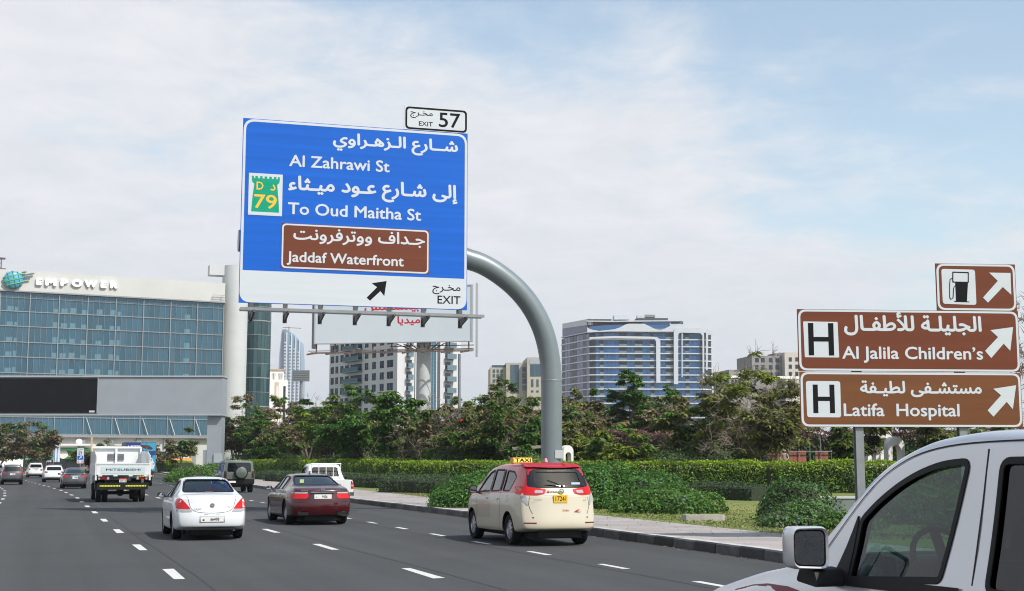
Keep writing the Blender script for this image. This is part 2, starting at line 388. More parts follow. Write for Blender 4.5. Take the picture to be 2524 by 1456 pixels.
# ---- kerb of single stones
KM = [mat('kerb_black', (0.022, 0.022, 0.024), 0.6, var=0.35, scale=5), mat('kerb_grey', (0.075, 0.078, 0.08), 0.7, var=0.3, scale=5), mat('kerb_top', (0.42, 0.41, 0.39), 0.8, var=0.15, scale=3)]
kerb = bpy.data.objects.new('kerb', None); link(kerb); kerb['kind'] = 'structure'
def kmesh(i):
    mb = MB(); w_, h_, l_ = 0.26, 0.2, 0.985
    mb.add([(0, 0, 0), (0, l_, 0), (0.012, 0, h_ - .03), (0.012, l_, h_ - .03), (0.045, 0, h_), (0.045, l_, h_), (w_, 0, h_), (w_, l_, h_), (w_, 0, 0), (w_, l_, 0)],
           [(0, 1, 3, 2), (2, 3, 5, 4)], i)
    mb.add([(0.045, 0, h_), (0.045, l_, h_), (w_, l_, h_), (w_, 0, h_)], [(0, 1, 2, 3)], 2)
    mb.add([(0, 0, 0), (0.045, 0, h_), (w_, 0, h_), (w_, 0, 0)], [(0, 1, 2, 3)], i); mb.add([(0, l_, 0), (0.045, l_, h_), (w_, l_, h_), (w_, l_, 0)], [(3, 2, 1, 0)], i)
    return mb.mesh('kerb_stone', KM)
KMS = [kmesh(0), kmesh(1)]
y = 4.0; k = 0; far = MB()
while y < 322:
    s = kerbX(y + 1) - kerbX(y); d = Vector((s, 1)).normalized()
    if k < 300:
        o = bpy.data.objects.new('kerb_stone', KMS[(k // 1) % 2]); link(o, kerb); o.location = (kerbX(y) + random.uniform(-.004, .004), y, random.uniform(-.004, .004)); o.rotation_euler = (0, 0, math.atan2(-s, 1))
    else: far.bar((kerbX(y) + .13, y, .1), (kerbX(y + d.y) + .13, y + d.y, .1), .26, .2)
    y += d.y; k += 1
if far.v: far.obj('kerb_far', KM[0], kerb, kind='stuff')
# ---- pavement of pinkish pavers, then lawn and soil of the verge
walkW = fn([(-40, 3.6), (31, 3.3), (45, 3.3), (70, 4.2), (100, 4.8), (200, 6), (325, 6)])
def paver_mat():
    m = mat('pavers', (0.36, 0.31, 0.30), 0.9); t = m.node_tree; l = t.links; p = t.nodes['Principled BSDF']
    co = t.nodes.new('ShaderNodeTexCoord'); mp_ = t.nodes.new('ShaderNodeMapping'); mp_.inputs['Rotation'].default_value = (0, 0, R(-18)); l.new(co.outputs['Object'], mp_.inputs[0])
    b = t.nodes.new('ShaderNodeTexBrick'); b.inputs['Scale'].default_value = 1; b.inputs['Brick Width'].default_value = 0.2; b.inputs['Row Height'].default_value = 0.1; b.inputs['Mortar Size'].default_value = 0.004
    b.inputs['Color1'].default_value = (0.36, 0.315, 0.30, 1); b.inputs['Color2'].default_value = (0.29, 0.275, 0.26, 1); b.inputs['Mortar'].default_value = (0.2, 0.18, 0.17, 1); l.new(mp_.outputs[0], b.inputs['Vector'])
    n = t.nodes.new('ShaderNodeTexNoise'); n.inputs['Scale'].default_value = 0.7; n.inputs['Detail'].default_value = 7; l.new(co.outputs['Object'], n.inputs['Vector'])
    r = t.nodes.new('ShaderNodeMapRange'); r.inputs['From Min'].default_value = 0.3; r.inputs['From Max'].default_value = 0.7; r.inputs['To Min'].default_value = 0.78; r.inputs['To Max'].default_value = 1.15; l.new(n.outputs[0], r.inputs['Value'])
    h = t.nodes.new('ShaderNodeHueSaturation'); l.new(b.outputs[0], h.inputs['Color']); l.new(r.outputs[0], h.inputs['Value']); l.new(h.outputs[0], p.inputs['Base Color']); return m
# longitudinal asphalt joints and a few sealed cracks
M_TAR = mat('tar_seal', (0.022, 0.022, 0.023), .7)
for nm, f_, wd_, y0_, y1_ in (('asphalt_joint', lambda y: lineB(y) + .35, .035, 12, 110), ('asphalt_joint', lambda y: lineC(y) - .3, .03, 12, 110), ('asphalt_joint', lambda y: lineA(y) + .3, .035, 14, 110)):
    ys_ = list(np.arange(y0_, y1_, 1.5)); jt = [random.uniform(-.02, .02) for _ in ys_]; q_ = MB(); v_ = []
    for y, j_ in zip(ys_, jt): v_ += [(f_(y) + j_ - wd_ / 2, y, .003), (f_(y) + j_ + wd_ / 2, y, .003)]
    q_.add(v_, [(2 * i, 2 * i + 1, 2 * i + 3, 2 * i + 2) for i in range(len(ys_) - 1)]); q_.obj(nm, M_TAR, road, fix=False)
strip('pavement', lambda y: kerbX(y) + 0.265, lambda y: kerbX(y) + walkW(y), YS, 0.185, paver_mat(), kind='structure')
strip('lawn', lambda y: kerbX(y) + walkW(y), lambda y: kerbX(y) + walkW(y) + 24, YS, 0.19, M_LAWN, kind='structure')
strip('garden_bed', lambda y: kerbX(y) + walkW(y) + 24, lambda y: kerbX(y) + 220, YS, 0.18, M_SOIL, kind='structure')
mb = MB(); mb.add([(kerbX(325), 325, 0.18), (140, 325, 0.18), (140, 420, 0.1), (-84, 420, 0.1)], [(0, 1, 2, 3)]); mb.obj('far_verge', M_LAWN, kind='structure', fix=False)

# ------------------------------------------------------------------ signs
M_STEEL = mat('galvanised_steel', (0.22, 0.235, 0.25), 0.5, 0.35, var=0.12, scale=2.5)
M_DSTEEL = mat('dark_steel', (0.09, 0.09, 0.095), 0.6, 0.3, var=0.2, scale=3)
M_ALU = mat('sign_back_metal', (0.5, 0.51, 0.52), 0.45, 0.6)
def signmat(name, rgb, var=0.05):
    """retro-reflective sheeting laid in horizontal strips"""
    m = mat(name, rgb, 0.5, spec=0.2); t = m.node_tree; l = t.links; p = t.nodes['Principled BSDF']
    co = t.nodes.new('ShaderNodeTexCoord'); mp_ = t.nodes.new('ShaderNodeMapping'); mp_.inputs['Scale'].default_value = (0.15, 0.15, 5.0); l.new(co.outputs['Object'], mp_.inputs[0])
    n = t.nodes.new('ShaderNodeTexNoise'); n.inputs['Scale'].default_value = 1.0; n.inputs['Detail'].default_value = 3; l.new(mp_.outputs[0], n.inputs['Vector'])
    r = t.nodes.new('ShaderNodeMapRange'); r.inputs['From Min'].default_value = 0.3; r.inputs['From Max'].default_value = 0.7; r.inputs['To Min'].default_value = 1 - var * 2; r.inputs['To Max'].default_value = 1 + var * 2; l.new(n.outputs[0], r.inputs['Value'])
    h = t.nodes.new('ShaderNodeHueSaturation'); h.inputs['Color'].default_value = (*rgb, 1); l.new(r.outputs[0], h.inputs['Value']); l.new(h.outputs[0], p.inputs['Base Color']); return m
M_BLUE = signmat('sign_blue', (0.005, 0.098, 0.47)); M_WHITE = signmat('sign_white', (0.50, 0.535, 0.57), 0.015); M_BROWN = signmat('sign_brown', (0.132, 0.037, 0.018)); M_BLACK = mat('sign_black', (0.007, 0.007, 0.008), 0.7, spec=0.12)
M_BROWN2 = signmat('sign_brown_light', (0.145, 0.055, 0.022))
M_GREEN = signmat('sign_green', (0.0, 0.27, 0.16)); M_YEL = mat('sign_yellow', (0.85, 0.42, 0.02), 0.45)
def flat(name, poly, y, m, parent, th=0.002):
    p = MB(); n = len(poly); p.prism(poly, y, y + th); return p.obj(name, m, parent)
def ring(name, outer, inner, y, m, parent, th=0.002):
    p = MB(); n = len(outer); vs = [(a, y, b) for a, b in outer] + [(a, y, b) for a, b in inner] + [(a, y + th, b) for a, b in outer]
    p.add(vs, [(i, (i + 1) % n, n + (i + 1) % n, n + i) for i in range(n)] + [(i, 2 * n + i, 2 * n + (i + 1) % n, (i + 1) % n) for i in range(n)]); return p.obj(name, m, parent)
def rrect(x0, z0, x1, z1, r, n=6): return rpoly([(x0, z0), (x1, z0), (x1, z1), (x0, z1)], r, n)

# ---- the big blue sign on its curved arm
SA = R(16.5); pl = Plane(WP(596, 520, 45.6), SA)
def V1(zx, zy): return ((850 + zx / 1.7547) * .67030, (370 + zy / 1.7547) * .67030)
def A1(zx, zy): return pl.at(*V1(zx, zy))
sgn = thing('overhead_sign', 'large blue overhead sign for Al Zahrawi St on a curved grey pole', 'road sign', pl.p, SA)
x0, z1 = A1(78, 115); x1, _ = A1(1525, 210); _, z0 = A1(60, 1303); zr = A1(1518, 1350)[1]; zt = A1(1525, 210)[1]
x0 = min(x0, A1(55, 1303)[0]) * .5 + x0 * .5; z0 = (z0 + zr) / 2; z1 = (z1 + zt) / 2
SX0, SX1, SZ0, SZ1 = x0, x1, z0, z1
print('SIGN', x0, x1, z0, z1, 'right edge', zr, zt)
panel = MB().box(x0, x1, 0.0, 0.06, z0, z1).obj('panel', M_BLUE, sgn)
# joints between the sign's sheets are lines in relief
for k in range(1, 12):
    zz = z0 + (z1 - z0) * k / 12; MB().box(x0, x1, -0.0015, 0.0, zz - .004, zz + .004).obj('sheet_joint', M_BLUE, panel)
zw = (A1(70, 1095)[1] + A1(1510, 1147)[1]) / 2
b = 0.085; lo_r = rpoly([(x0 + .02, z0 + .02), (x1 - .02, z0 + .02), (x1 - .02, zw), (x0 + .02, zw)], [0.38, 0.38, 0, 0], 8)
flat('white_band', lo_r, -0.004, M_WHITE, sgn)
o_ = rpoly([(x0 + .02, zw), (x1 - .02, zw), (x1 - .02, z1 - .02), (x0 + .02, z1 - .02)], [0.0, 0.0, 0.40, 0.40], 8)
i_ = rpoly([(x0 + .02 + b, zw), (x1 - .02 - b, zw), (x1 - .02 - b, z1 - .02 - b), (x0 + .02 + b, z1 - .02 - b)], [0, 0, 0.32, 0.32], 8)
ring('white_border', o_, i_, -0.004, M_WHITE, sgn)
def fit(fA, pln, txt, xl, xr, top, bot, y, m, parent, bold=0.02):
    ym = (top[1] + bot[1]) / 2; zl = fA(top[0], top[1])[1]; zb = fA(bot[0], bot[1])[1]
    return lettering(txt, (fA(xl, ym)[0], zb, fA(xr, ym)[0], zl), y, m, parent, bold)
f1 = lambda *a, **k: fit(A1, pl, *a, **k)
f1('شــارع الـزهـراوي', 655, 1462, (826, 212), (1215, 357), -0.006, M_WHITE, sgn, bold=.03)
f1('Al Zahrawi St', 373, 1022, (455, 352), (1000, 462), -0.006, M_WHITE, sgn, bold=.018)
f1('إلى شـارع عـود ميـثاء', 366, 1460, (470, 485), (1440, 680), -0.006, M_WHITE, sgn, bold=.03)
f1('To Oud Maitha St', 365, 1225, (705, 672), (1200, 775), -0.006, M_WHITE, sgn, bold=.018)
bx0, bz1 = A1(325, 790); bx1 = A1(1277, 832)[0]; bz0 = A1(322, 1083)[1]; bz1 = (bz1 + A1(1277, 832)[1]) / 2; bz0 = (bz0 + A1(1275, 1120)[1]) / 2
flat('brown_panel', [(bx0, bz0), (bx1, bz0), (bx1, bz1), (bx0, bz1)], -0.006, M_BROWN, sgn)
ring('brown_panel_border', rrect(bx0 + .02, bz0 + .02, bx1 - .02, bz1 - .02, .16), rrect(bx0 + .075, bz0 + .075, bx1 - .075, bz1 - .075, .12), -0.009, M_WHITE, sgn)
f1('جـداف ووترفرونت', 400, 1250, (690, 828), (1215, 955), -0.009, M_WHITE, sgn, bold=.02)
f1('Jaddaf Waterfront', 358, 1113, (515, 976), (375, 1060), -0.009, M_WHITE, sgn, bold=.018)
flat('arrow', [A1(*p) for p in ((1002, 1163), (906, 1177), (940, 1203), (873, 1270), (895, 1290), (962, 1228), (987, 1260))], -0.007, M_BLACK, sgn)
f1('مخـرج', 1297, 1478, (1365, 1187), (1318, 1248), -0.007, M_BLACK, sgn, bold=.01)
f1('EXIT', 1330, 1478, (1350, 1257), (1350, 1309), -0.007, M_BLACK, sgn, bold=.012)
q0 = A1(111, 600); q1 = A1(330, 600); qt = A1(222, 471)[1]; qb = A1(218, 740)[1]
flat('route_shield', [(q0[0], qb), (q1[0], qb), (q1[0], qt), (q0[0], qt)], -0.006, M_WHITE, sgn)
gx0, gx1 = A1(131, 600)[0], A1(311, 600)[0]; gt = A1(222, 489)[1]; gb = A1(218, 718)[1]; W_ = gx1 - gx0; Hh = gt - gb
P_ = [(0, 0), (1, 0)]
P_ += [(0.985, .2), (0.96, .45), (0.93, .65), (0.91, .78), (0.98, .83), (1, .88), (1, 1)]
cren = []
for i in range(6, -1, -1):
    a = i / 6.5; b2 = min(1, a + .077)
    if i < 6: cren += [(b2, 1), (b2, .93)] if i < 6 else []
    cren += [(max(0, a), .93), (max(0, a), 1)] if i > 0 else [(0, 1)]
P_ += [(.93, 1), (.93, .94)]
for i in range(5, 0, -1): c_ = i / 6.0; P_ += [(c_ + .045, .94), (c_ + .045, 1), (c_ - .045, 1), (c_ - .045, .94)]
P_ += [(.07, .94), (.07, 1), (0, 1), (0, .88), (.02, .83), (.09, .78), (.07, .65), (.04, .45), (.015, .2)]
flat('shield_tower', [(gx0 + a * W_, gb + b2 * Hh) for a, b2 in P_], -0.009, M_GREEN, sgn)
f1('D', 163, 207, (180, 523), (185, 574), -0.012, M_YEL, sgn, bold=.01)
f1('د', 252, 285, (262, 540), (262, 580), -0.012, M_YEL, sgn, bold=.02)
f1('79', 147, 293, (170, 603), (255, 698), -0.012, M_YEL, sgn, bold=.01)
# exit number tab
ex0 = A1(1116, 100)[0]; ex1 = x1; ez1 = (A1(1116, 30)[1] + A1(1527, 60)[1]) / 2; ez0 = z1 + .01
MB().box(ex0, ex1, 0.0, 0.05, ez0, ez1).obj('exit_tab', M_WHITE, sgn)
ring('exit_tab_border', rrect(ex0 + .04, ez0 + .02, ex1 - .03, ez1 - .03, .16), rrect(ex0 + .11, ez0 + .09, ex1 - .1, ez1 - .1, .11), -0.003, M_BLACK, sgn)
def A4(zx, zy): return pl.at((1450 + zx / 8.09) * .6703, (380 + zy / 8.09) * .6703)
f4 = lambda *a, **k: fit(A4, pl, *a, **k)
f4('مخـرج', 470, 1138, (853, 230), (550, 430), -0.003, M_BLACK, sgn, bold=.012)
f4('EXIT', 725, 1138, (740, 528), (740, 662), -0.003, M_BLACK, sgn, bold=.012)
f4('57', 1320, 1960, (1360, 268), (1480, 712), -0.003, M_BLACK, sgn, bold=.012)
# pole and curved arm behind the panel
cps = [(1358.5, 940), (1354, 880), (1341, 822), (1319, 772), (1290, 730), (1254, 694), (1206, 660), (1155, 639)]
PO = 0.75                                   # the arm stands behind the panel
c3 = [pl.at(px, py, -PO) for px, py in cps]
xp = c3[0][0]; pts = [(xp, PO, 0.0), (xp, PO, c3[0][1] - 2)] + [(a, PO, b2) for a, b2 in c3]
zarm = c3[-1][1] + 0.25; pts += [(c3[-1][0] - 1.6, PO, zarm), (x0 + 0.0, PO, zarm + .05)]
rr_ = []
arcs = []
# smooth the path with a Catmull-Rom spline
sm = []
for i in range(len(pts) - 1):
    p0, p1, p2, p3 = (Vector(pts[max(i - 1, 0)]), Vector(pts[i]), Vector(pts[i + 1]), Vector(pts[min(i + 2, len(pts) - 1)]))
    for j in range(4):
        t = j / 4; sm.append(0.5 * ((2 * p1) + (p2 - p0) * t + (2 * p0 - 5 * p1 + 4 * p2 - p3) * t * t + (3 * p1 - p0 - 3 * p2 + p3) * t ** 3))
sm.append(Vector(pts[-1])); sm[0] = Vector(pts[0])
MB().tube(sm, 0.385, 32).obj('pole', mat('painted_pole', (0.17, 0.20, 0.215), 0.36, 0.2, var=0.06, scale=0.8), sgn, smooth=40)
MB().lathe([(0.388, 0), (0.395, 0.01), (0.395, 0.04), (0.388, 0.05)], n=32, c=(xp, PO, c3[0][1])).obj('weld_seam', M_STEEL, sgn, smooth=50)
MB().lathe([(0.65, 0.18), (0.65, 0.24), (0.39, 0.24)], n=24, c=(xp, PO, 0)).obj('base_plate', M_STEEL, sgn)
hb = MB(); hb.box(xp + .0, xp + .3, PO - .41, PO - .33, 1.95, 2.25); hb.obj('hand_hole_cover', M_ALU, sgn)
# frame behind the panel
for xx in np.linspace(x0 + .4, x1 - .3, 7):
    MB().box(xx - .05, xx + .05, 0.06, 0.2, z0 - .28, z1 - .1).obj('upright', M_STEEL, sgn)
for zz in (z0 + 1.3, z1 - 1.4): MB().box(x0 + .1, x1 - .1, 0.2, 0.3, zz, zz + .16).obj('rail', M_STEEL, sgn)
# service walkway under the panel
cwz = z0 - .36
xe0, xe1 = x0 - .02, x1 + .38
for yy, nm in ((-0.62, 'walkway_rail'), (-1.0, 'walkway_rail')):
    MB().box(xe0, xe1, yy, yy + .06, cwz, cwz + .1).obj(nm, M_STEEL, sgn)
gr = MB()
for xx in np.arange(xe0, xe1, 0.06): gr.box(xx, xx + .012, -0.94, -0.62, cwz + .05, cwz + .09)
gr.obj('walkway_grating', M_ALU, sgn, kind='stuff')
for zx in (130, 348, 574, 800, 1018, 1238, 1478):
    xx = A1(zx, 1330)[0]
    MB().prism([(0.1, cwz + .02), (-1.02, cwz + .02), (-1.02, cwz - .06), (0.1, cwz - .28)], xx - .03, xx + .03, 'yz').obj('bracket', M_DSTEEL, sgn)
    MB().box(xx - .07, xx + .07, 0.0, 0.09, cwz - .3, z0 + .02).obj('hanger', M_DSTEEL, sgn)

# ---- the brown signs at the right
BA = R(5.0); pb = Plane(WP(1968, 900, 28.0), BA)
def A2(zx, zy): return pb.at((2850 + zx / 2.0798) * .6703, (900 + zy / 2.0798) * .6703)
f2 = lambda *a, **k: fit(A2, pb, *a, **k)
bs = thing('hospital_sign', 'tall brown sign for two hospitals and a fuel station on two steel posts', 'road sign', pb.p, BA)
def bpanel(nm, TL, TR, BR, BL, m):
    a0 = (A2(*TL)[0] + A2(*BL)[0]) / 2; a1 = (A2(*TR)[0] + A2(*BR)[0]) / 2; t_ = (A2(*TL)[1] + A2(*TR)[1]) / 2; b_ = (A2(*BL)[1] + A2(*BR)[1]) / 2
    p = MB().box(a0, a1, 0, .035, b_, t_).obj(nm, m, bs)
    ring('white_border', rrect(a0 + .012, b_ + .008, a1 - .012, t_ - .008, .17), rrect(a0 + .06, b_ + .05, a1 - .06, t_ - .05, .13), -0.003, M_WHITE, bs)
    return a0, a1, b_, t_
d1 = bpanel('fuel_panel', (1222, 133), (1838, 158), (1842, 510), (1240, 497), M_BROWN)
d2 = bpanel('upper_hospital_panel', (157, 480), (1860, 518), (1870, 976), (190, 960), M_BROWN)
d3 = bpanel('lower_hospital_panel', (185, 963), (1875, 986), (1893, 1392), (198, 1395), M_BROWN2)
def quad(nm, a, b_, c, d, m, y, r=0.03):
    A, B, C_, D = A2(*a), A2(*b_), A2(*c), A2(*d); flat(nm, rpoly([D, C_, B, A], r, 4), y, m, bs)
quad('symbol_plate', (212, 585), (475, 589), (488, 861), (225, 859), M_WHITE, -.004, .02)
quad('symbol_plate', (232, 1040), (495, 1042), (503, 1319), (243, 1317), M_WHITE, -.004, .06)
quad('symbol_plate', (1268, 183), (1525, 190), (1537, 460), (1280, 450), M_WHITE, -.004, .06)
def Hsym(l, r_, t_, b_, wpx):
    a0, a1 = A2(l, (t_ + b_) / 2)[0], A2(r_, (t_ + b_) / 2)[0]; zt_, zb_ = A2((l + r_) / 2, t_)[1], A2((l + r_) / 2, b_)[1]; w_ = (a1 - a0) * wpx
    zm = (zt_ + zb_) / 2; hh = w_ * .42
    flat('letter_h', [(a0, zb_), (a0 + w_, zb_), (a0 + w_, zm - hh), (a1 - w_, zm - hh), (a1 - w_, zb_), (a1, zb_), (a1, zt_), (a1 - w_, zt_), (a1 - w_, zm + hh), (a0 + w_, zm + hh), (a0 + w_, zt_), (a0, zt_)], -.007, M_BLACK, bs)
Hsym(252, 446, 598, 845, .21); Hsym(288, 453, 1068, 1286, .23)
f2('الجليلـة للأطفـال', 523, 1575, (900, 513), (1440, 700), -.005, M_WHITE, bs, bold=.03)
f2('Al Jalila Children\u2019s', 510, 1587, (640, 775), (700, 902), -.005, M_WHITE, bs, bold=.018)
f2('مستشـفى لطيـفة', 647, 1577, (865, 1037), (1110, 1165), -.005, M_WHITE, bs, bold=.03)
f2('Latifa  Hospital', 522, 1408, (790, 1212), (1160, 1342), -.005, M_WHITE, bs, bold=.018)
for ar in (((1817, 628), (1643, 652), (1702, 705), (1603, 810), (1650, 865), (1745, 755), (1795, 810)), ((1840, 1073), (1665, 1100), (1725, 1150), (1622, 1265), (1667, 1313), (1768, 1200), (1815, 1257)),
           ((1797, 215), (1633, 212), (1700, 275), (1587, 403), (1625, 442), (1738, 322), (1803, 382))): flat('arrow', [A2(*p) for p in ar], -.005, M_WHITE, bs)
quad('pump_body', (1374, 285), (1472, 288), (1464, 432), (1380, 430), M_BLACK, -.007, 0.001); quad('pump_base', (1368, 428), (1482, 433), (1482, 439), (1368, 436), M_BLACK, -.0075, 0.001)
ring('pump_head', rpoly([A2(1352, 288), A2(1478, 292), A2(1478, 208), A2(1352, 204)], .02), rpoly([A2(1360, 280), A2(1470, 283), A2(1470, 216), A2(1360, 213)], .015), -.0075, M_BLACK, bs)
hz_ = [A2(*p) for p in ((1352, 255), (1336, 262), (1332, 300), (1332, 400), (1343, 416), (1358, 405), (1362, 330), (1374, 312))]
MB().tube([(a, -.009, b2) for a, b2 in hz_], 0.008, 6).obj('pump_hose', M_BLACK, bs)
for zx, wz in ((650, 1), (1445, 1)):
    xx = A2(zx, 1400)[0]; pm = MB(); pm.box(xx - .085, xx + .085, .05, .062, 0.15, d2[3] - .1); pm.box(xx - .085, xx + .085, .20, .212, 0.15, d2[3] - .1); pm.box(xx - .006, xx + .006, .062, .2, 0.15, d2[3] - .1); pm.obj('post', M_STEEL, bs)
MB().box(d1[0] + .2, d1[0] + .26, .037, .09, d2[3] - 1, d1[3] - .1).obj('tab_bracket', M_STEEL, bs); MB().box(d1[1] - .4, d1[1] - .34, .037, .09, d2[3] - 1, d1[3] - .1).obj('tab_bracket', M_STEEL, bs)
# ------------------------------------------------------------------ buildings
M_CONC = mat('cream_cladding', (0.47, 0.475, 0.46), 0.8, var=0.06, scale=0.12)
M_GLASSB = mat('blue_curtain_glass', (0.045, 0.115, 0.165), 0.1, 0.4, var=0.12, scale=0.06, objrand=0.16, spec=0.8)
M_GLASSD = mat('dark_window_glass', (0.02, 0.035, 0.05), 0.1, 0.2, objrand=0.4, spec=0.8)
M_MULL = mat('mullion_metal', (0.24, 0.25, 0.26), 0.5, 0.3)
M_BLIND = mat('window_blind', (0.09, 0.19, 0.24), 0.25)
def box_obj(nm, x0, x1, y0, y1, z0, z1, m, parent, **kw): return MB().box(x0, x1, y0, y1, z0, z1).obj(nm, m, parent, **kw)
def shared(nm, me, parent, loc): o = bpy.data.objects.new(nm, me); link(o, parent); o.location = loc; return o
# ---- long glass office block with the name on its parapet
pe = Plane(WP(548, 900, 366), R(27)); fB = lambda zx, zy: pe.at(zx / 2.08 * .6703, (950 + zy / 2.08) * .6703)
eb = thing('office_building', 'long glass office block with a cream parapet reading EMPOWER, behind the screen gantry', 'building', pe.p, pe.a)
xs = [fB(x, 600)[0] for x in (218, 448, 673, 890, 1101, 1305, 1498, 1704)]; dx = (xs[-1] - xs[0]) / 7
xs = [xs[-1] - dx * k for k in range(12, -1, -1)]
XL, XR = xs[0], xs[-1]
zs = [(fB(1500, a)[1] + fB(5, b)[1]) / 2 for a, b in ((328, 252), (378, 288), (465, 403), (570, 520), (685, 640), (792, 755), (905, 880))]
fl = zs[3] - zs[4]; zs2 = [zs[-1]]
zlow = fB(1298, 1352)[1]; zb2 = fB(1298, 1228)[1]; zb3 = fB(1298, 1190)[1]
rows = zs + [zs[-1] - (zs[-1] - zb3) * k / 2 for k in (1, 2)] + [zb2, zlow]
ptop = (fB(1690, 175)[1] + fB(300, 113)[1]) / 2
box_obj('core', XL, XR - .2, 0.5, 28, 0, rows[0], M_CONC, eb)
box_obj('parapet_wall', XL, XR + 0.2, -0.4, 28, rows[0] + .35, ptop, M_CONC, eb)
box_obj('top_frame', XL, XR + .5, -0.7, 0.4, rows[0], rows[0] + .35, M_MULL, eb)
pm = {}; nP = 0; rest = MB()
for bi in range(12):
    for si in range(5):
        a0 = xs[bi] + dx * si / 5 + .05; a1 = xs[bi] + dx * (si + 1) / 5 - .05
        for ri in range(len(rows) - 1):
            h_ = rows[ri] - rows[ri + 1] - .14
            if bi >= 4 and ri < 6:
                if ri not in pm: pm[ri] = MB().box(0, a1 - a0, 0, .08, 0, h_).mesh('pane', M_GLASSB)
                shared('pane', pm[ri], eb, (a0, 0.12 + random.uniform(-.01, .01), rows[ri + 1] + .07)).rotation_euler = (random.uniform(-.004, .004), 0, random.uniform(-.005, .005)); nP += 1
            else: rest.box(a0, a1, .12, .2, rows[ri + 1] + .07, rows[ri] - .07)
rest.obj('lower_panes', M_GLASSB, eb, kind='stuff')
for bi in range(13):
    box_obj('mullion', xs[bi] - .11, xs[bi] + .11, -0.22, .14, zlow, rows[0], M_MULL, eb)
for bi in range(4, 12):
    for si in range(1, 5):
        a = xs[bi] + dx * si / 5; box_obj('thin_mullion', a - .03, a + .03, -0.03, .13, zlow, rows[0], M_MULL, eb)
for ri in range(1, len(rows)):
    t = .05 if ri == 1 else .10
    box_obj('transom', XL, XR, -0.12, .135, rows[ri] - t, rows[ri] + t, M_MULL, eb)
box_obj('sill_band', XL, XR + .5, -0.9, 0.45, zlow - .75, zlow - .15, M_MULL, eb)
for k, (x_, wl) in enumerate(((4.4, .55), (5.55, .45), (8.75, .9), (9.3, .9), (10.0, .8), (10.9, .9), (12.2, .9), (13.3, .9), (13.9, .4), (20.2, .6))):
    pass
for zx in (70, 118, 425, 485, 552, 640, 755, 860, 905, 1430):
    a = fB(zx, 600)[0]; ww = .75 if zx not in (118, 905) else .4
    for ri in range(1, 6): box_obj('window_blind', a - ww, a + ww, .09, .118, rows[ri + 1] + .15, rows[ri + 1] + 1.25 + random.uniform(-.2, .35), M_BLIND, eb)
# slanting props over the lower strip
for zx in (655, 873, 1085, 1292, 1490):
    a = fB(zx, 1250)[0]; MB().bar((a + .1, -.3, zb2), (a + 1.5, -.9, zlow), .16, .16).obj('diagonal_brace', M_CONC, eb)
box_obj('ground_floor', XL, XR - .5, 1.5, 27, 0, zlow - .76, mat('dark_ground_floor', (0.05, 0.06, 0.065), 0.4, var=0.3, scale=0.3), eb)
for bi in range(13): box_obj('column', xs[bi] - .7, xs[bi] + .7, -.3, 1.4, 0, zlow - .76, M_MULL, eb)
box_obj('podium', XL + 26, XR - 9, -3, 1.2, 0, 4.6, mat('white_podium', (0.7, 0.69, 0.66), 0.8, var=0.05, scale=0.3), eb)
# building letters wrapped in white sheets, and the striped globe
f0 = fB(265, 214)
def fC(zx, zy): return pe.at(zx / 5.609 * .6703, (960 + zy / 5.609) * .6703)
M_LET = mat('letter_white', (0.8, 0.82, 0.84), 0.5)
for ch, a, b_, t_, bt in (('E', 730, 862, 360, 502), ('M', 918, 1160, 365, 520), ('P', 1235, 1398, 378, 525), ('O', 1462, 1690, 388, 540), ('W', 1728, 2000, 400, 552), ('E', 2060, 2190, 418, 562), ('R', 2260, 2415, 430, 572)):
    X0 = fC(a, (t_ + bt) / 2)[0]; X1 = fC(b_, (t_ + bt) / 2)[0]; Zt = fC((a + b_) / 2, t_)[1]; Zb = fC((a + b_) / 2, bt)[1]
    o = lettering(ch, (X0, Zb, X1, Zt), -1.0, M_LET, eb, bold=.075, name='letter_' + ch.lower(), depth=.55)
gc = (fC(262, 395)[0], fC(262, 395)[1]); gr_ = (fC(262, 215)[1] - fC(262, 578)[1]) / 2
gl = MB()
prof = [(gr_ * math.cos(a), gr_ * math.sin(a)) for a in np.linspace(-math.pi / 2, math.pi / 2, 17)]
gl.lathe(prof, n=32, c=(0, 0, 0)); go = gl.obj('globe', mat('globe_blue', (0.05, 0.33, 0.62), 0.35, rgb2=(0.09, 0.25, 0.25), scale=0.4), eb, smooth=60); go.location = (gc[0], -1.0, gc[1]); go.scale = (1.05, .45, 1)
def band(tilt, h, m, nm, wd=.22):
    pts = []
    for k in range(25):
        a = math.pi * k / 24 + math.pi; r_ = math.sqrt(max(0, 1 - h * h)) * gr_ * 1.015
        p = Vector((r_ * math.cos(a), r_ * math.sin(a), h * gr_)); p.rotate(Matrix.Rotation(tilt, 3, 'Y')); pts.append(p)
    MB().tube(pts, wd, 5).obj(nm, m, go); 
for h in (-.45, 0, .45): band(R(-18), h, mat('globe_green', (0.05, 0.32, 0.16), 0.5), 'globe_band')
for h in (-.5, .05, .55): band(R(78), h, mat('globe_line', (0.02, 0.1, 0.13), 0.5), 'globe_line', .12)
for q in ((440, 245, 530, 232), (460, 305, 690, 262), (465, 390, 608, 372)):
    a = fC(q[0], q[1]); b_ = fC(q[2], q[3]); MB().bar((a[0], -1.0, a[1]), (b_[0], -1.0, b_[1]), .3, .35).obj('globe_streak', mat('globe_streak_green', (0.04, 0.13, 0.1), 0.5), eb)
ld = MB(); a = fB(1622, 280); b_ = fB(1690, 320)
for x_ in (a[0], b_[0]): ld.bar((x_, -.9, b_[1]), (x_, -.9, a[1]), .1, .1)
for k in (0, .5, 1): ld.bar((a[0], -.9, b_[1] + (a[1] - b_[1]) * k), (b_[0] + 1, -.9, b_[1] + (a[1] - b_[1]) * k), .1, .1)
ld.obj('roof_railing', M_MULL, eb)
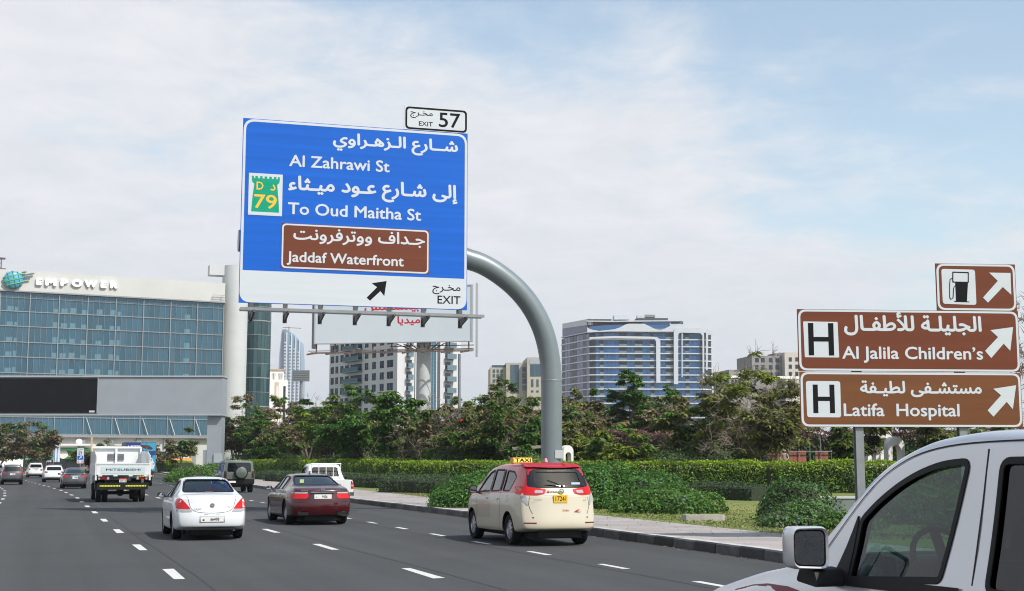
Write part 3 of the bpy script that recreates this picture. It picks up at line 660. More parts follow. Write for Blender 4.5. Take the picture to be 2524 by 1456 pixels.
# lattice mast on the roof at the far left
c0 = fC(60, 180); c1 = fC(60, 5); lm = thing('roof_mast', 'small lattice mast on the office roof at the left edge', 'mast', pe.p + pe.e * c0[0] - pe.n * 12 + Vector((0, 0, ptop)), pe.a)
mm_ = MB(); hh = c1[1] - c0[1] + 2.2
for a, b_ in ((-.8, -.8), (.8, -.8), (-.8, .8), (.8, .8)): mm_.bar((a, b_, 0), (a, b_, hh), .12, .12)
for k in range(4):
    z_ = hh * k / 4; mm_.bar((-.8, -.8, z_), (.8, -.8, z_ + hh / 4), .08, .08); mm_.bar((.8, .8, z_), (-.8, .8, z_ + hh / 4), .08, .08)
mm_.obj('lattice', M_DSTEEL, lm); mm_ = MB(); mm_.box(-2.2, 1.9, -1, 1, hh * .35, hh * .35 + .3); mm_.box(-2, 1.7, -1, 1, hh, hh + .3); mm_.obj('platform', M_DSTEEL, lm)
# ---- round stair tower and the curved glass tower
M_WCONC = mat('white_concrete', (0.45, 0.465, 0.47), 0.75, var=0.05, scale=0.1)
def tower(px0, px1, ytop, Y):
    c_ = WP((px0 + px1) / 2, ytop, Y); r_ = (px1 - px0) / 2 / F * Y * 1.0; return c_, r_
c_, r_ = tower(546, 610, 668, 372)
tw = thing('stair_tower', 'smooth white round stair tower at the right end of the glass office block', 'tower', (c_.x, c_.y + 1.5, 0), R(20)); Ht = c_.z + 1.5
MB().lathe([(r_, 0), (r_, Ht), (0.01, Ht)], n=48).obj('wall', M_WCONC, tw, smooth=40)
for k in range(1, 12): MB().lathe([(r_ + .002, Ht * k / 12 - .04), (r_ + .03, Ht * k / 12), (r_ + .002, Ht * k / 12 + .04)], n=48).obj('joint_ring', M_WCONC, tw)
box_obj('roof_arm', -r_ - 3.8, -r_ * .3, -1.5, 2.5, Ht - 2.8, Ht - .01, M_WCONC, tw)
Yg = 392; c_ = WP(628, 700, Yg); r_ = 39 / F * Yg; gt_ = thing('curved_glass_tower', 'dark green glass tower with a rounded front beside the white stair tower', 'tower', (c_.x, c_.y + 2, 0), 0)
zt_ = WP(628, 725, Yg).z; hF = (1135 - 480) / 3 / 2.08 * .6703 / F * Yg
zb_ = WP(628, (950 + 480 / 2.08) * .6703, Yg).z
M_GG = mat('green_tower_glass', (0.03, 0.075, 0.085), 0.1, 0.35, objrand=0.35, var=0.2, scale=0.2, spec=0.8)
nseg = 26; pmesh = None; a_w = 2 * math.pi / nseg; pwd = 2 * r_ * math.sin(a_w / 2) - .06
z_ = zb_ + hF * 2; lv = []
while z_ > 0: lv.append(z_); z_ -= hF / 2
MB().lathe([(r_ - .25, 0), (r_ - .25, lv[0]), (0.01, lv[0])], n=nseg).obj('core', mat('tower_core', (0.05, 0.07, 0.08), 0.5), gt_)
pmesh = MB().box(-pwd / 2, pwd / 2, 0, .06, 0.05, hF / 2 - .05).mesh('pane', M_GG)
for z_ in lv[1:]:
    for k in range(nseg):
        a = a_w * (k + .5) + math.pi
        if a > 2 * math.pi + .3 or z_ < 12: continue
        o = shared('pane', pmesh, gt_, (math.cos(a) * r_, math.sin(a) * r_, z_)); o.rotation_euler = (random.uniform(-.01, .01), 0, a + math.pi / 2 + random.uniform(-.02, .02))
for i, z_ in enumerate(lv):
    rr = .16 if i % 2 == 0 else .06; MB().lathe([(r_ - .1, z_ - rr), (r_ + .1, z_ - rr), (r_ + .1, z_ + rr), (r_ - .1, z_ + rr)], n=nseg).obj('floor_ring', M_MULL, gt_)
# ---- screen gantry over the road
pg = Plane(WP(548, 1000, 160), R(0)); fG = lambda zx, zy: pg.at(zx / 2.08 * .6703, (950 + zy / 2.08) * .6703)
gn = thing('screen_gantry', 'wide grey gantry with a black switched-off video screen above the road', 'gantry', pg.p, 0)
gx1 = fG(1700, 1000)[0]; gzt = fG(1000, 907)[1]; gzb = fG(1000, 1191)[1]; M_GG2 = mat('gantry_grey', (0.27, 0.30, 0.33), 0.5, 0.1, var=0.05, scale=0.4)
GX0 = gx1 - 42
scr1 = fG(748, 1000)[0]; sb = fG(300, 1180)[1]; stp = fG(300, 916)[1]
box_obj('face', GX0, gx1, 0, 2.6, gzb, gzt, M_GG2, gn)
for a, b_, c2_, d_ in ((GX0, gx1 + .1, gzt, gzt + .18), (GX0, gx1 + .1, gzb - .15, gzb)): box_obj('edge_trim', a, b_, -.15, 2.65, c2_, d_, mat('gantry_trim', (0.36, 0.4, 0.42), 0.5, 0.2), gn)
box_obj('screen', GX0 + 1, scr1, -.12, -.002, sb, stp, mat('screen_black', (0.006, 0.006, 0.008), 0.6, var=0.2, scale=0.5, spec=.15), gn)
box_obj('screen_frame', scr1, scr1 + .12, -.2, -.001, sb - .1, stp + .06, M_GG2, gn)
a = fG(683, 1177); b_ = fG(726, 1163); box_obj('maker_plate', a[0], b_[0], -.15, -.121, a[1], b_[1], M_WHITE, gn)
cx0 = fG(1577, 1300)[0]; cx1 = fG(1688, 1300)[0]
box_obj('column', cx0, cx1, .5, 2.3, 0, gzb - .15, M_GG2, gn); box_obj('column', GX0 + .5, GX0 + 2.6, .5, 2.3, 0, gzb - .15, M_GG2, gn)
box_obj('service_box', cx0 + .9, cx1 + .2, .3, .49, 1.9, 3.0, mat('gantry_trim', (0, 0, 0)), gn); box_obj('service_box', cx0 - .45, cx0 - .01, .6, 1.6, .6, 3.4, M_GG2, gn)
# ---- unipole billboard
pu = Plane(WP(970, 800, 136), R(-11)); fU = lambda zx, zy: pu.at((850 + zx / 2.08) * .6703, (1080 + zy / 2.08) * .6703)
ub = thing('billboard', 'white billboard with red Arabic writing on a thick single pole, behind the blue sign', 'billboard', pu.p, pu.a)
u0 = fU(640, 380); u1 = fU(1835, 355); ux0, ux1 = u0[0], u1[0]; uz0 = (u0[1] + u1[1]) / 2; uz1 = uz0 + 5.6
box_obj('panel', ux0, ux1, 0, .15, uz0, uz1, mat('billboard_vinyl', (0.56, 0.62, 0.66), 0.55, var=0.03, scale=0.3), ub)
MB().box(ux0 - .12, ux0, -.06, .3, uz0 - .1, uz1 + .1).box(ux1, ux1 + .12, -.06, .3, uz0 - .1, uz1 + .1).box(ux0, ux1, -.06, .3, uz0 - .1, uz0).box(ux0, ux1, -.06, .3, uz1, uz1 + .1).obj('frame', M_ALU, ub)
box_obj('side_post', ux0 - .5, ux0 - .18, .4, .9, uz0 - .5, uz1 + .3, M_STEEL, ub); box_obj('side_post', ux1 + .35, ux1 + .55, .4, .7, uz0 - 1.6, uz1 + .3, M_ALU, ub)
M_RED = mat('billboard_red', (0.45, 0.015, 0.03), 0.5)
t0 = fU(1018, 90); t1 = fU(1442, 140); lettering('بيتسعتس', (t0[0], t1[1], t1[0], t1[1] + .95), -.004, M_RED, ub, bold=.03)
t0 = fU(1270, 178); t1 = fU(1445, 240); lettering('ميديا', (t0[0], t1[1], t1[0], t0[1] + .1), -.004, M_RED, ub, bold=.03)
up = fU(1440, 600)[0]; prr = 56 / 2.08 * .6703 / F * 136
MB().tube([(up, 1.6, 0), (up, 1.6, uz1 - .5)], prr, 32).obj('pole', mat('pole_concrete_grey', (0.42, 0.43, 0.43), 0.6, var=0.08, scale=0.6), ub, smooth=40)
cat = MB()
for xx in np.linspace(ux0 + .1, ux1 - .3, 9):
    cat.bar((xx, .2, uz0 - .1), (xx, .2, uz0 - 1.1), .12, .12); cat.bar((xx, .3, uz0 - 1.0), (xx - .5, -1.2, uz0 - 1.25), .14, .16)
for yy, zz in ((-.4, -1.0), (-1.1, -1.15), (-1.1, -.9)): cat.bar((ux0 - .3, yy, uz0 + zz), (ux1 + .4, yy, uz0 + zz), .07, .07)
for xx in np.linspace(up - 2.5, up + 2.5, 8): cat.bar((xx, .3, uz0 - .2), (up + (xx - up) * .3, 1.6, uz0 - .9), .08, .08)
for zz in (-.35, -.75): cat.bar((up - 3.5, 1.2, uz0 + zz), (ux1, 1.2, uz0 + zz), .08, .08)
cat.obj('catwalk', mat('rusty_steel', (0.13, 0.09, 0.075), 0.8, var=0.3, scale=2), ub)
MB().tube([(up - prr - .1, 1.3, 0), (up - prr - .1, 1.3, uz0 - 1)], .05, 6).obj('pole_ladder', M_DSTEEL, ub)
c_ = WP(1132, 900, 150); lp = thing('lamp_post', 'plain grey post standing right of the billboard pole', 'post', (c_.x, c_.y, 0)); MB().tube([(0, 0, 0), (0, 0, 14)], .17, 12).obj('post', M_STEEL, lp, smooth=40)
# ---- apartment block behind the billboard: a shaded flank and a sunlit one meeting at a corner
cor = WP(979, 900, 320); M_APT = mat('apartment_white', (0.52, 0.525, 0.54), 0.8, var=0.04, scale=0.2); M_BALG = mat('balcony_glass', (0.13, 0.19, 0.22), 0.15, 0.2)
la = R(-55); e1 = Vector((math.cos(la), math.sin(la))); p1_ = Vector((cor.x, cor.y)) - e1 * 0
pA = Plane(cor, la); pB = Plane(cor, R(38))
f5 = lambda P_: (lambda zx, zy: P_.at((850 + zx / 2.08) * .6703, (1080 + zy / 2.08) * .6703))
fa, fb = f5(pA), f5(pB)
ab = thing('apartment_block', 'white apartment block with balconies seen between the billboard legs', 'building', cor.xy.to_3d(), 0)
def to(P_, x, y, z): return P_.e * x + (-P_.n) * y + Vector((0, 0, z))
def pbox(P_, nm, x0, x1, y0, y1, z0, z1, m, par, **kw):
    o = box_obj(nm, x0, x1, y0, y1, z0, z1, m, par, **kw); o.rotation_euler = (0, 0, P_.a); return o
xl = fa(750, 600)[0]; xr = fb(1755, 600)[0]; ztop = WP(979, 815, 320).z
pts = [Vector((0, 0)), (pA.e * xl).xy, (pA.e * xl + pB.e * xr).xy, (pB.e * xr).xy]
MB().prism([tuple(p) for p in pts], 0, ztop, 'xy').obj('walls', M_APT, ab)
zf = [fa(1220, y)[1] for y in (505, 560)]; fh = fa(1220, 505)[1] - fa(1220, 593)[1]
for k in range(-3, 6):
    zz0 = zf[1] - k * fh; zz1 = zf[0] - k * fh
    if zz1 > ztop - .5 or zz0 < 3: continue
    for c0_, c1_ in ((762, 785), (798, 818), (835, 858), (1022, 1048), (1078, 1106), (1137, 1167), (1192, 1237)):
        a, b_ = fa(c0_, 560)[0], fa(c1_, 560)[0]
        wn_ = pbox(pA, 'window', a, b_, -.03, .1, zz0, zz1, M_GLASSD, ab)
        mid = (a + b_) / 2; pbox(pA, 'window_bar', mid - .05, mid + .05, -.06, -.031, zz0, zz1, M_MULL, ab)
    a, b_ = fa(882, 560)[0], fa(1003, 560)[0]
    pbox(pA, 'balcony', a, b_, -1.4, 0, zz0 - .35, zz0 - .05, mat('balcony_slab', (0.12, 0.2, 0.25), 0.6), ab); pbox(pA, 'balcony_rail', a, b_, -1.42, -1.3, zz0 - .04, zz0 + .9, M_BALG, ab)
    pbox(pA, 'balcony_door', a + 2.2, b_ - .3, -.03, .1, zz0, zz1, M_GLASSD, ab)
    pbox(pA, 'balcony_door', a - .8, a + 1.2, -.03, .1, zz0, zz1, M_GLASSD, ab)
    for c0_, c1_ in ((1333, 1372), (1630, 1700)):
        a, b_ = fb(c0_, 560)[0], fb(c1_, 560)[0]
        pbox(pB, 'balcony', a, b_, -1.3, 0, zz0 - .35, zz0 - .05, mat('balcony_slab', (0, 0, 0)), ab); pbox(pB, 'balcony_rail', a, b_, -1.32, -1.2, zz0 - .04, zz0 + .9, M_BALG, ab)
        pbox(pB, 'balcony_door', a + .2, a + 1.8, -.03, .1, zz0, zz1, M_GLASSD, ab)
    a, b_ = fb(1508, 560)[0], fb(1568, 560)[0]
    for q in range(3):
        w3 = (b_ - a) / 3; pbox(pB, 'glass_strip_pane', a + q * w3 + .05, a + (q + 1) * w3 - .05, -.05, .1, zz0 - fh * .3, zz0 + fh * .68, M_GLASSB, ab)
a, b_ = fb(1575, 560)[0], fb(1597, 560)[0]; pbox(pB, 'dark_strip', a, b_, -.04, .1, 3, ztop - .5, mat('dark_strip_grey', (0.06, 0.07, 0.09), 0.6), ab)  # flat dark strip on the wall face, nothing cut in
# ---- far leaning-top tower
M_FAR = mat('far_tower_hazed_glass', (0.20, 0.29, 0.38), 0.3, 0.15); M_FARW = mat('far_tower_white', (0.55, 0.58, 0.62), 0.7); M_FARD = mat('far_tower_hazed_flank', (0.24, 0.27, 0.36), 0.5)  # distance haze is painted in: colours kept pale and bluish
Yf = 1500; pf = Plane(WP(708, 900, Yf), R(0)); fF = lambda zx, zy: pf.at((960 + zx / 3.832) * .6703, (1120 + zy / 3.832) * .6703)
ft = thing('skyscraper', 'slender blue skyscraper with a slanting top, far behind the trees', 'tower', pf.p, 0)
L_ = [fF(*p) for p in ((328, 350), (318, 560), (312, 760), (308, 1000))]; outl = [fF(325, 342), fF(345, 342), fF(430, 400), fF(500, 470), fF(545, 520), fF(556, 600), fF(563, 760), fF(568, 1000)]
poly = [(outl[-1][0], 0)] + [(outl[0][0], 0)]; poly = [(L_[-1][0], 0)] + [tuple(p) for p in L_[::-1]] + [tuple(p) for p in outl] + [(outl[-1][0], 0)]
MB().prism(poly, 0, 25).obj('front', M_FAR, ft)
fl_ = [fF(*p) for p in ((325, 342), (285, 345), (270, 480), (248, 700), (236, 900), (236, 1000))]; poly = [(L_[-1][0] - .3, 0)] + [tuple(p) for p in L_[::-1]] + [tuple(p) for p in fl_] + [(fl_[-1][0], 0)]
MB().prism([(a - .3 if i < 5 else a, b_) for i, (a, b_) in enumerate(poly)], 3, 28).obj('flank', M_FARD, ft)
for zx0, zx1, zt2 in ((330, 352, 540), (398, 420, 560), (460, 478, 600), (515, 533, 640)):
    a, z1_ = fF((zx0 + zx1) / 2, zt2); w2 = .9 * (fF(zx1, 600)[0] - fF(zx0, 600)[0]) / 2
    st = MB(); z_ = 10
    while z_ < z1_: st.box(a - w2, a + w2, -1.5, -.01, z_, z_ + 1.6); z_ += 3.6
    st.obj('balcony_stack', M_FARW, ft, kind='stuff')
    box_obj('fin', a + w2 + .3, a + w2 + 1.3, -1.6, -.01, 0, z1_ + 12, M_FARW, ft)
q = fF(375, 322); MB().bar((q[0], 8, q[1] - 8), (q[0], 8, q[1] + 2), .8, .8).bar((q[0] - 7, 8, q[1] + 1), (q[0] + 14, 8, q[1]), .6, .6).obj('roof_crane', M_DSTEEL, ft)
# ---- white wind-tower style building
Yw = 600; pw = Plane(WP(690, 900, Yw), R(8)); fW = lambda zx, zy: pw.at((960 + zx / 3.832) * .6703, (1120 + zy / 3.832) * .6703)
wb = thing('white_hall', 'white building with a square ventilated tower and tall arched niches', 'building', pw.p, pw.a); M_WH = mat('white_plaster', (0.74, 0.72, 0.68), 0.85); M_NI = mat('niche_pink', (0.5, 0.4, 0.34), 0.8)
def wbx(nm, z, y0, y1, m, par=wb):
    a = fW(z[0], z[3]); b_ = fW(z[2], z[1]); zz0 = 0 if z[3] >= 990 else a[1]; return box_obj(nm, a[0], b_[0], y0, y1, zz0, b_[1], m, par)
wbx('tower', (120, 910, 315, 1000), 0, 12, M_WH); wbx('tower_cap', (110, 905, 325, 925), -.4, 12.4, mat('cap_brown', (0.4, 0.3, 0.22), 0.8)); wbx('hall', (110, 1060, 370, 1000), -2, 14, M_WH)
for z in (235, 258, 275, 290, 150, 170, 190): wbx('slot', (z, 965, z + 9, 1050), -.06, .1, M_GLASSD)
wbx('niche', (195, 1095, 250, 1000), -2.08, -1.9, M_NI); wbx('niche_arch', (222, 1150, 240, 1000), -2.14, -2.0, M_WH); wbx('niche', (318, 1150, 348, 1000), -2.08, -1.9, M_GLASSD)
# ---- stadium floodlight mast
Ym = 420; pmst = Plane(WP(743, 940, Ym), 0); fM = lambda zx, zy: pmst.at((960 + zx / 3.832) * .6703, (1120 + zy / 3.832) * .6703)
ml = thing('floodlight_mast', 'tall mast carrying a wide bank of stadium floodlights', 'floodlight', pmst.p, 0); a = fM(445, 1078); b_ = fM(685, 925); cx_ = fM(565, 1000)[0]
MB().tube([(cx_, 0, 0), (cx_, 0, b_[1])], [.7, .4], 10).obj('mast', M_STEEL, ml)
fr_ = MB()
for k in range(7): z_ = a[1] + (b_[1] - a[1]) * k / 6; fr_.bar((a[0], -.4, z_), (b_[0], -.4, z_), .12, .12)
fr_.obj('rack', M_STEEL, ml); dsc = MB().lathe([(0.02, -.25), (.24, -.25), (.32, 0), (.02, 0)], 'y', 8).mesh('floodlight', M_STEEL)
for k in range(6):
    for j in range(14): shared('floodlight', dsc, ml, (a[0] + (b_[0] - a[0]) * (j + .5) / 14, -.6, a[1] + (b_[1] - a[1]) * (k + .5) / 6))
# ---- curved blue hotel-like block
M_HG = mat('hotel_blue_glass', (0.028, 0.095, 0.22), 0.12, 0.3, objrand=0.22, spec=0.8); M_HGL = mat('hotel_lilac_glass', (0.14, 0.15, 0.24), 0.2, 0.3, objrand=0.12); M_HW = mat('hotel_white', (0.46, 0.50, 0.54), 0.6); M_HD = mat('hotel_dark', (0.03, 0.04, 0.055), 0.3, objrand=.3)
hx = lambda zx: (2000 + zx / 3.883) * .6703
hy = lambda zy: (1130 + zy / 3.883) * .6703
Yh = 655; P0h = WP(hx(660), 900, Yh); ph = Plane(P0h, R(1.5)); fH = lambda zx, zy: ph.at(hx(zx), hy(zy))
hb_ = thing('blue_tower_block', 'blue glass tower block with white wavy parapet and white rounded frames', 'building', ph.p, ph.a)
floors = [(fH(900, y)[1]) for y in (355, 462, 562, 660, 762, 862, 965, 1066)]; fhh = (floors[1] - floors[-1]) / 6
while floors[-1] > fhh: floors.append(floors[-1] - fhh)
# left wing runs back from the corner
pwg = Plane(P0h, R(-66)); xw = pwg.at(hx(262), hy(600))[0]
xw_v = Matrix.Rotation(-ph.a, 3, 'Z') @ (pwg.e * xw)
XE = fH(2395, 600)[0]; x0_ = 0.0
poly = [(0, 0), (2.5, -1.2), (XE - 6, -1.0), (XE, 2.0), (XE, 24), (xw_v.x + 8, xw_v.y + 8), (xw_v.x, xw_v.y)]
MB().prism(poly, 0, floors[0] - .5, 'xy').obj('core', M_HD, hb_)
def slab(z0, z1, grow, m, nm):
    q = [(-.2 - grow, -.1 - grow), (2.3, -1.3 - grow), (XE - 6, -1.1 - grow), (XE + grow, 2.0), (XE + grow, 24), (xw_v.x + 8, xw_v.y + 8), (xw_v.x - grow, xw_v.y)]
    MB().prism(q, z0, z1, 'xy').obj(nm, m, hb_)
for i, z_ in enumerate(floors): slab(z_ - (.28 if i else .1), z_ + .28, .7, M_HW, 'floor_slab')
nm_ = 27; gw = (XE - 8.5) / nm_; pane = MB().box(0, gw - .12, 0, .2, .3, fhh - .35).mesh('pane', M_HG); paned = MB().box(0, gw - .12, 0.5, .6, .3, fhh - .35).mesh('balcony_recess', M_HD)
rail = MB().box(0, gw - .05, -.55, -.5, .3, 1.3).mesh('balcony_rail', M_BALG)
dark = {1, 6, 7, 10, 11, 14, 18, 19, 23}
cnt = 0
for i, z_ in enumerate(floors[1:]):
    for j in range(nm_):
        x_ = 2.6 + j * gw; zz = z_
        if cnt < 299: shared('balcony_recess' if j in dark else 'pane', paned if j in dark else pane, hb_, (x_, -1.3, zz)); cnt += 1
        if j in dark and i < 9: shared('balcony_rail', rail, hb_, (x_, -1.3, zz))
# left wing panes
wl = abs(xw); wm = MB().box(0, wl / 9 - .25, 0, .2, .4, fhh - .4).mesh('wing_pane', M_HGL); wd = MB().box(0, wl / 9 - .25, 0, .2, .4, fhh - .4).mesh('wing_recess', M_HD)
for i, z_ in enumerate(floors[1:12]):
    for j in range(9):
        d_ = j in (0, 3, 4, 7)
        o = shared('wing_recess' if d_ else 'wing_pane', wd if d_ else wm, hb_, tuple(Matrix.Rotation(-ph.a, 3, 'Z') @ (pwg.e * (xw + j * wl / 9) + pwg.n * .45)) ); o.location.z = z_; o.rotation_euler = (0, 0, pwg.a - ph.a)
# wavy parapet, rounded frames, penthouse, roof plant
def hpoly(nm, pts, y0, y1, m): MB().prism([fH(*p) for p in pts], y0, y1).obj(nm, m, hb_)
hpoly('wave_parapet', [(610, 365), (610, 290), (640, 312), (700, 330), (780, 340), (900, 330), (1000, 318), (1080, 290), (1150, 252), (1200, 240), (1420, 240), (1480, 268), (1560, 308), (1640, 335), (1700, 315), (1780, 275), (1850, 258), (2000, 262), (2000, 352), (1400, 352), (1000, 345)], -2.6, -1.9, M_HW)
hpoly('frame', [(640, 455), (640, 432), (1000, 415), (1540, 425), (1600, 432), (1635, 455), (1648, 500), (1648, 1080), (1592, 1080), (1588, 500), (1575, 465), (1540, 456), (1000, 448)], -2.9, -2.0, M_HW)
hpoly('frame', [(1840, 1100), (1838, 350), (1850, 315), (1880, 298), (2200, 303), (2245, 318), (2268, 350), (2272, 1100), (2250, 1100), (2245, 410), (2215, 375), (1950, 368), (1910, 378), (1900, 410), (1900, 1100)], -3.2, -2.1, M_HW)
hpoly('frame', [(2300, 900), (2300, 340), (2320, 318), (2385, 335), (2398, 360), (2398, 400), (2330, 395), (2322, 900)], -2.4, -1.5, M_HW)
hpoly('frame_bar', [(1950, 1000), (1950, 370), (1964, 370), (1964, 1000)], -2.95, -2.0, M_HW)
hpoly('terrace_glass', [(640, 330), (640, 278), (900, 255), (1180, 250), (1180, 330)], -1.8, -1.6, M_HG)
hpoly('penthouse', [(620, 300), (620, 205), (1400, 205), (1400, 300)], 1, 14, mat('penthouse_brown', (0.1, 0.04, 0.035), 0.6, var=.2, scale=.1))
hpoly('penthouse_glass', [(1400, 300), (1400, 190), (1790, 200), (1790, 300)], -.5, 12, M_HG)
hpoly('penthouse_roof', [(600, 205), (600, 192), (960, 195), (1300, 190), (1980, 185), (1980, 200), (1300, 206), (960, 210)], -1.5, 16, M_HW)
hpoly('roof_edge', [(600, 190), (620, 168), (960, 170), (960, 192)], -1.0, 15, mat('roof_dark', (0.06, 0.065, 0.06), 0.7))
hpoly('roof_edge', [(1330, 165), (1330, 140), (1780, 142), (1780, 168)], 3, 12, mat('roof_dark', (0, 0, 0)))
hpoly('roof_plant', [(1005, 165), (1005, 100), (1230, 100), (1230, 165)], 2, 9, M_HW); hpoly('roof_plant', [(1345, 140), (1345, 95), (1450, 95), (1450, 140)], 4, 9, M_HW); hpoly('roof_plant', [(1455, 128), (1455, 88), (1600, 92), (1600, 128)], 4, 9, M_STEEL)
hpoly('roof_side', [(1790, 262), (1790, 205), (1800, 205), (1800, 240), (1980, 240), (1980, 205), (2005, 205), (2005, 300), (1790, 300)], -1, 12, M_HW)
sl = MB()
a = Matrix.Rotation(-ph.a, 3, 'Z') @ (pwg.e * xw); zr1 = fH(620, 190)[1]
sl.add([(0, -1, zr1 - 2), (0, -1, zr1 + 1), (a.x, a.y, zr1 - 1), (a.x, a.y, zr1 + 1.5), (10, 12, zr1 - 2), (10, 12, zr1 + 1), (a.x + 9, a.y + 8, zr1 - 1), (a.x + 9, a.y + 8, zr1 + 1.5)], [(0, 1, 3, 2), (4, 5, 7, 6), (1, 5, 7, 3), (0, 4, 6, 2), (2, 3, 7, 6), (0, 1, 5, 4)]); sl.obj('wing_roof', M_HW, hb_)
wu = MB(); wz = floors[0]; wu.add([(0.5, 0, wz), (.5, 0, zr1 - 2.01), (a.x, a.y, wz), (a.x, a.y, zr1 - 1.01), (10, 11, wz), (10, 11, zr1 - 2.01), (a.x + 8, a.y + 8, wz), (a.x + 8, a.y + 8, zr1 - 1.01)], [(0, 1, 3, 2), (4, 5, 7, 6), (1, 5, 7, 3), (2, 3, 7, 6), (0, 1, 5, 4)]); wu.obj('wing_top_storey', M_HGL, hb_)
# ---- beige office block
Yb = 430; pbg = Plane(WP(1290, 900, Yb), R(4)); f7 = lambda zx, zy: pbg.at((1750 + zx / 2.08) * .6703, (1080 + zy / 2.08) * .6703)
M_BEI = mat('beige_stone', (0.38, 0.345, 0.29), 0.8, var=0.05, scale=0.2); M_BEG = mat('beige_block_glass', (0.06, 0.10, 0.13), 0.15, 0.2, objrand=.2)
bg_ = thing('beige_office_block', 'beige stepped office block with dark glass, left of the curved pole', 'building', pbg.p, pbg.a)
def bb(nm, x0, y0, x1, y1, d0, d1, m, ground=False):
    a = f7(x0, y1); b_ = f7(x1, y0); return box_obj(nm, a[0], b_[0], d0, d1, 0 if ground else a[1], b_[1], m, bg_)
bb('block', 112, 560, 235, 780, 2, 16, M_BEI, True); bb('roof_storey', 125, 540, 235, 560, 3, 14, M_BEG)
bb('block', 230, 527, 385, 780, 0, 16, M_BEI, True); bb('block', 385, 492, 600, 780, -3, 16, M_BEI, True)
for x_ in (262, 296): bb('tall_window', x_, 542, x_ + 32, 760, -.1, .2, M_BEG)
for y_ in (560, 605, 650, 700): bb('window', 352, y_, 383, y_ + 36, -.1, .2, M_BEG)
for x_ in (408, 433, 458, 483, 508, 533): bb('upper_pane', x_, 545, x_ + 23, 635, -3.1, -2.9, M_BEG)
bb('opening', 402, 507, 560, 540, -3.1, -2.9, mat('sky_blue_recess', (0.3, 0.35, 0.4), 0.6))
for x_ in (415, 455, 500, 540): bb('slit_window', x_, 658, x_ + 17, 715, -3.1, -2.9, M_BEG); bb('small_window', x_, 742, x_ + 17, 756, -3.1, -2.9, M_BEG)
for k, x_ in enumerate((130, 160, 190)):
    for y_ in (575, 610, 650, 690): bb('window', x_, y_, x_ + 18, y_ + 25, 1.9, 2.1, M_BEG)
# ---- grey housing block at the right
Yr = 360; pr = Plane(WP(1920, 900, Yr), R(10)); f8 = lambda zx, zy: pr.at((1750 + zx / 2.08) * .6703, (1080 + zy / 2.08) * .6703)
rb = thing('housing_block', 'plain grey housing block half hidden behind the sparse tree and brown sign', 'building', pr.p, pr.a); M_RBW = mat('housing_grey', (0.24, 0.225, 0.22), 0.85, var=0.06, scale=0.3)
def rbx(nm, x0, y0, x1, y1, d0, d1, m, ground=False):
    a = f8(x0, y1); b_ = f8(x1, y0); return box_obj(nm, a[0], b_[0], d0, d1, 0 if ground else a[1], b_[1], m, rb)
rbx('block', 2115, 475, 2345, 780, 0, 12, M_RBW, True); rbx('block', 2345, 455, 2560, 780, -2, 12, mat('housing_light', (0.46, 0.43, 0.4), 0.85), True); rbx('roof_hut', 2320, 447, 2440, 470, 3, 9, M_RBW)
rbx('low_wing', 1900, 590, 2115, 780, -4, 9, M_RBW, True); rbx('low_wing_band', 1905, 640, 2560, 650, -4.2, -3.9, M_WH)
for y_ in (490, 545, 600):
    for x_ in (2135, 2180, 2240, 2290): rbx('window', x_, y_, x_ + 26, y_ + 32, -.08, .2, M_GLASSD)
    for x_ in (2370, 2420): rbx('window', x_, y_, x_ + 22, y_ + 30, -2.08, -1.9, M_GLASSD)
for x_ in range(1915, 2110, 28): rbx('window', x_, 665, x_ + 16, 700, -4.08, -3.9, M_GLASSD)
# ---- fuel station shop with green fascia
ps = Plane(WP(170, 1100, 300), R(3)); f9 = lambda zx, zy: ps.at(zx / 4.071 * .6703, (1600 + zy / 4.071) * .6703)
sh = thing('roadside_shop', 'low shop with green fascia and yellow Arabic lettering behind the traffic', 'building', ps.p, ps.a)
def sx(nm, x0, y0, x1, y1, d0, d1, m, ground=False):
    a = f9(x0, y1); b_ = f9(x1, y0); return box_obj(nm, a[0], b_[0], d0, d1, 0 if ground else a[1], b_[1], m, sh)
M_SG = mat('shop_green', (0.01, 0.16, 0.10), 0.5); M_SG2 = mat('shop_green_light', (0.04, 0.42, 0.26), 0.5)
sx('roof_slab', 640, 130, 1390, 158, -3, 12, M_WH); sx('canopy_band', 900, 180, 1390, 230, -2.5, 11, mat('canopy_green', (0.05, 0.18, 0.07), 0.6)); sx('fascia', 900, 235, 1260, 358, -2, 10, M_SG)
sx('fascia_left', 340, 250, 900, 365, -1.5, 10, M_SG2); sx('shopfront', 340, 365, 1380, 520, 0, 10, M_GLASSD, True); sx('right_wall', 1260, 235, 1400, 358, -1.9, 10, M_WH)
M_SY = mat('shop_yellow', (0.8, 0.5, 0.03), 0.5)
a = f9(1015, 335); b_ = f9(1165, 275); lettering('رة البحر', (a[0], a[1], b_[0] + .4, b_[1]), -2.02, M_SY, sh, bold=.03); a = f9(905, 335); b_ = f9(955, 280); lettering('ZI', (a[0], a[1], b_[0], b_[1]), -2.02, M_SY, sh, bold=.03)
a = f9(985, 305); MB().lathe([(0.01, -.05), (1.0, -.05), (1.0, .05)], 'y', 14, (a[0], -2.03, a[1] + .3)).obj('shop_emblem', M_WH, sh)
sx('ac_unit', 980, 98, 1150, 130, 2, 5, M_STEEL); MB().lathe([(0.01, 0), (.4, .06), (.75, .25)], 'y', 14, (f9(1160, 100)[0], 1, f9(1160, 100)[1])).obj('satellite_dish', M_WH, sh)
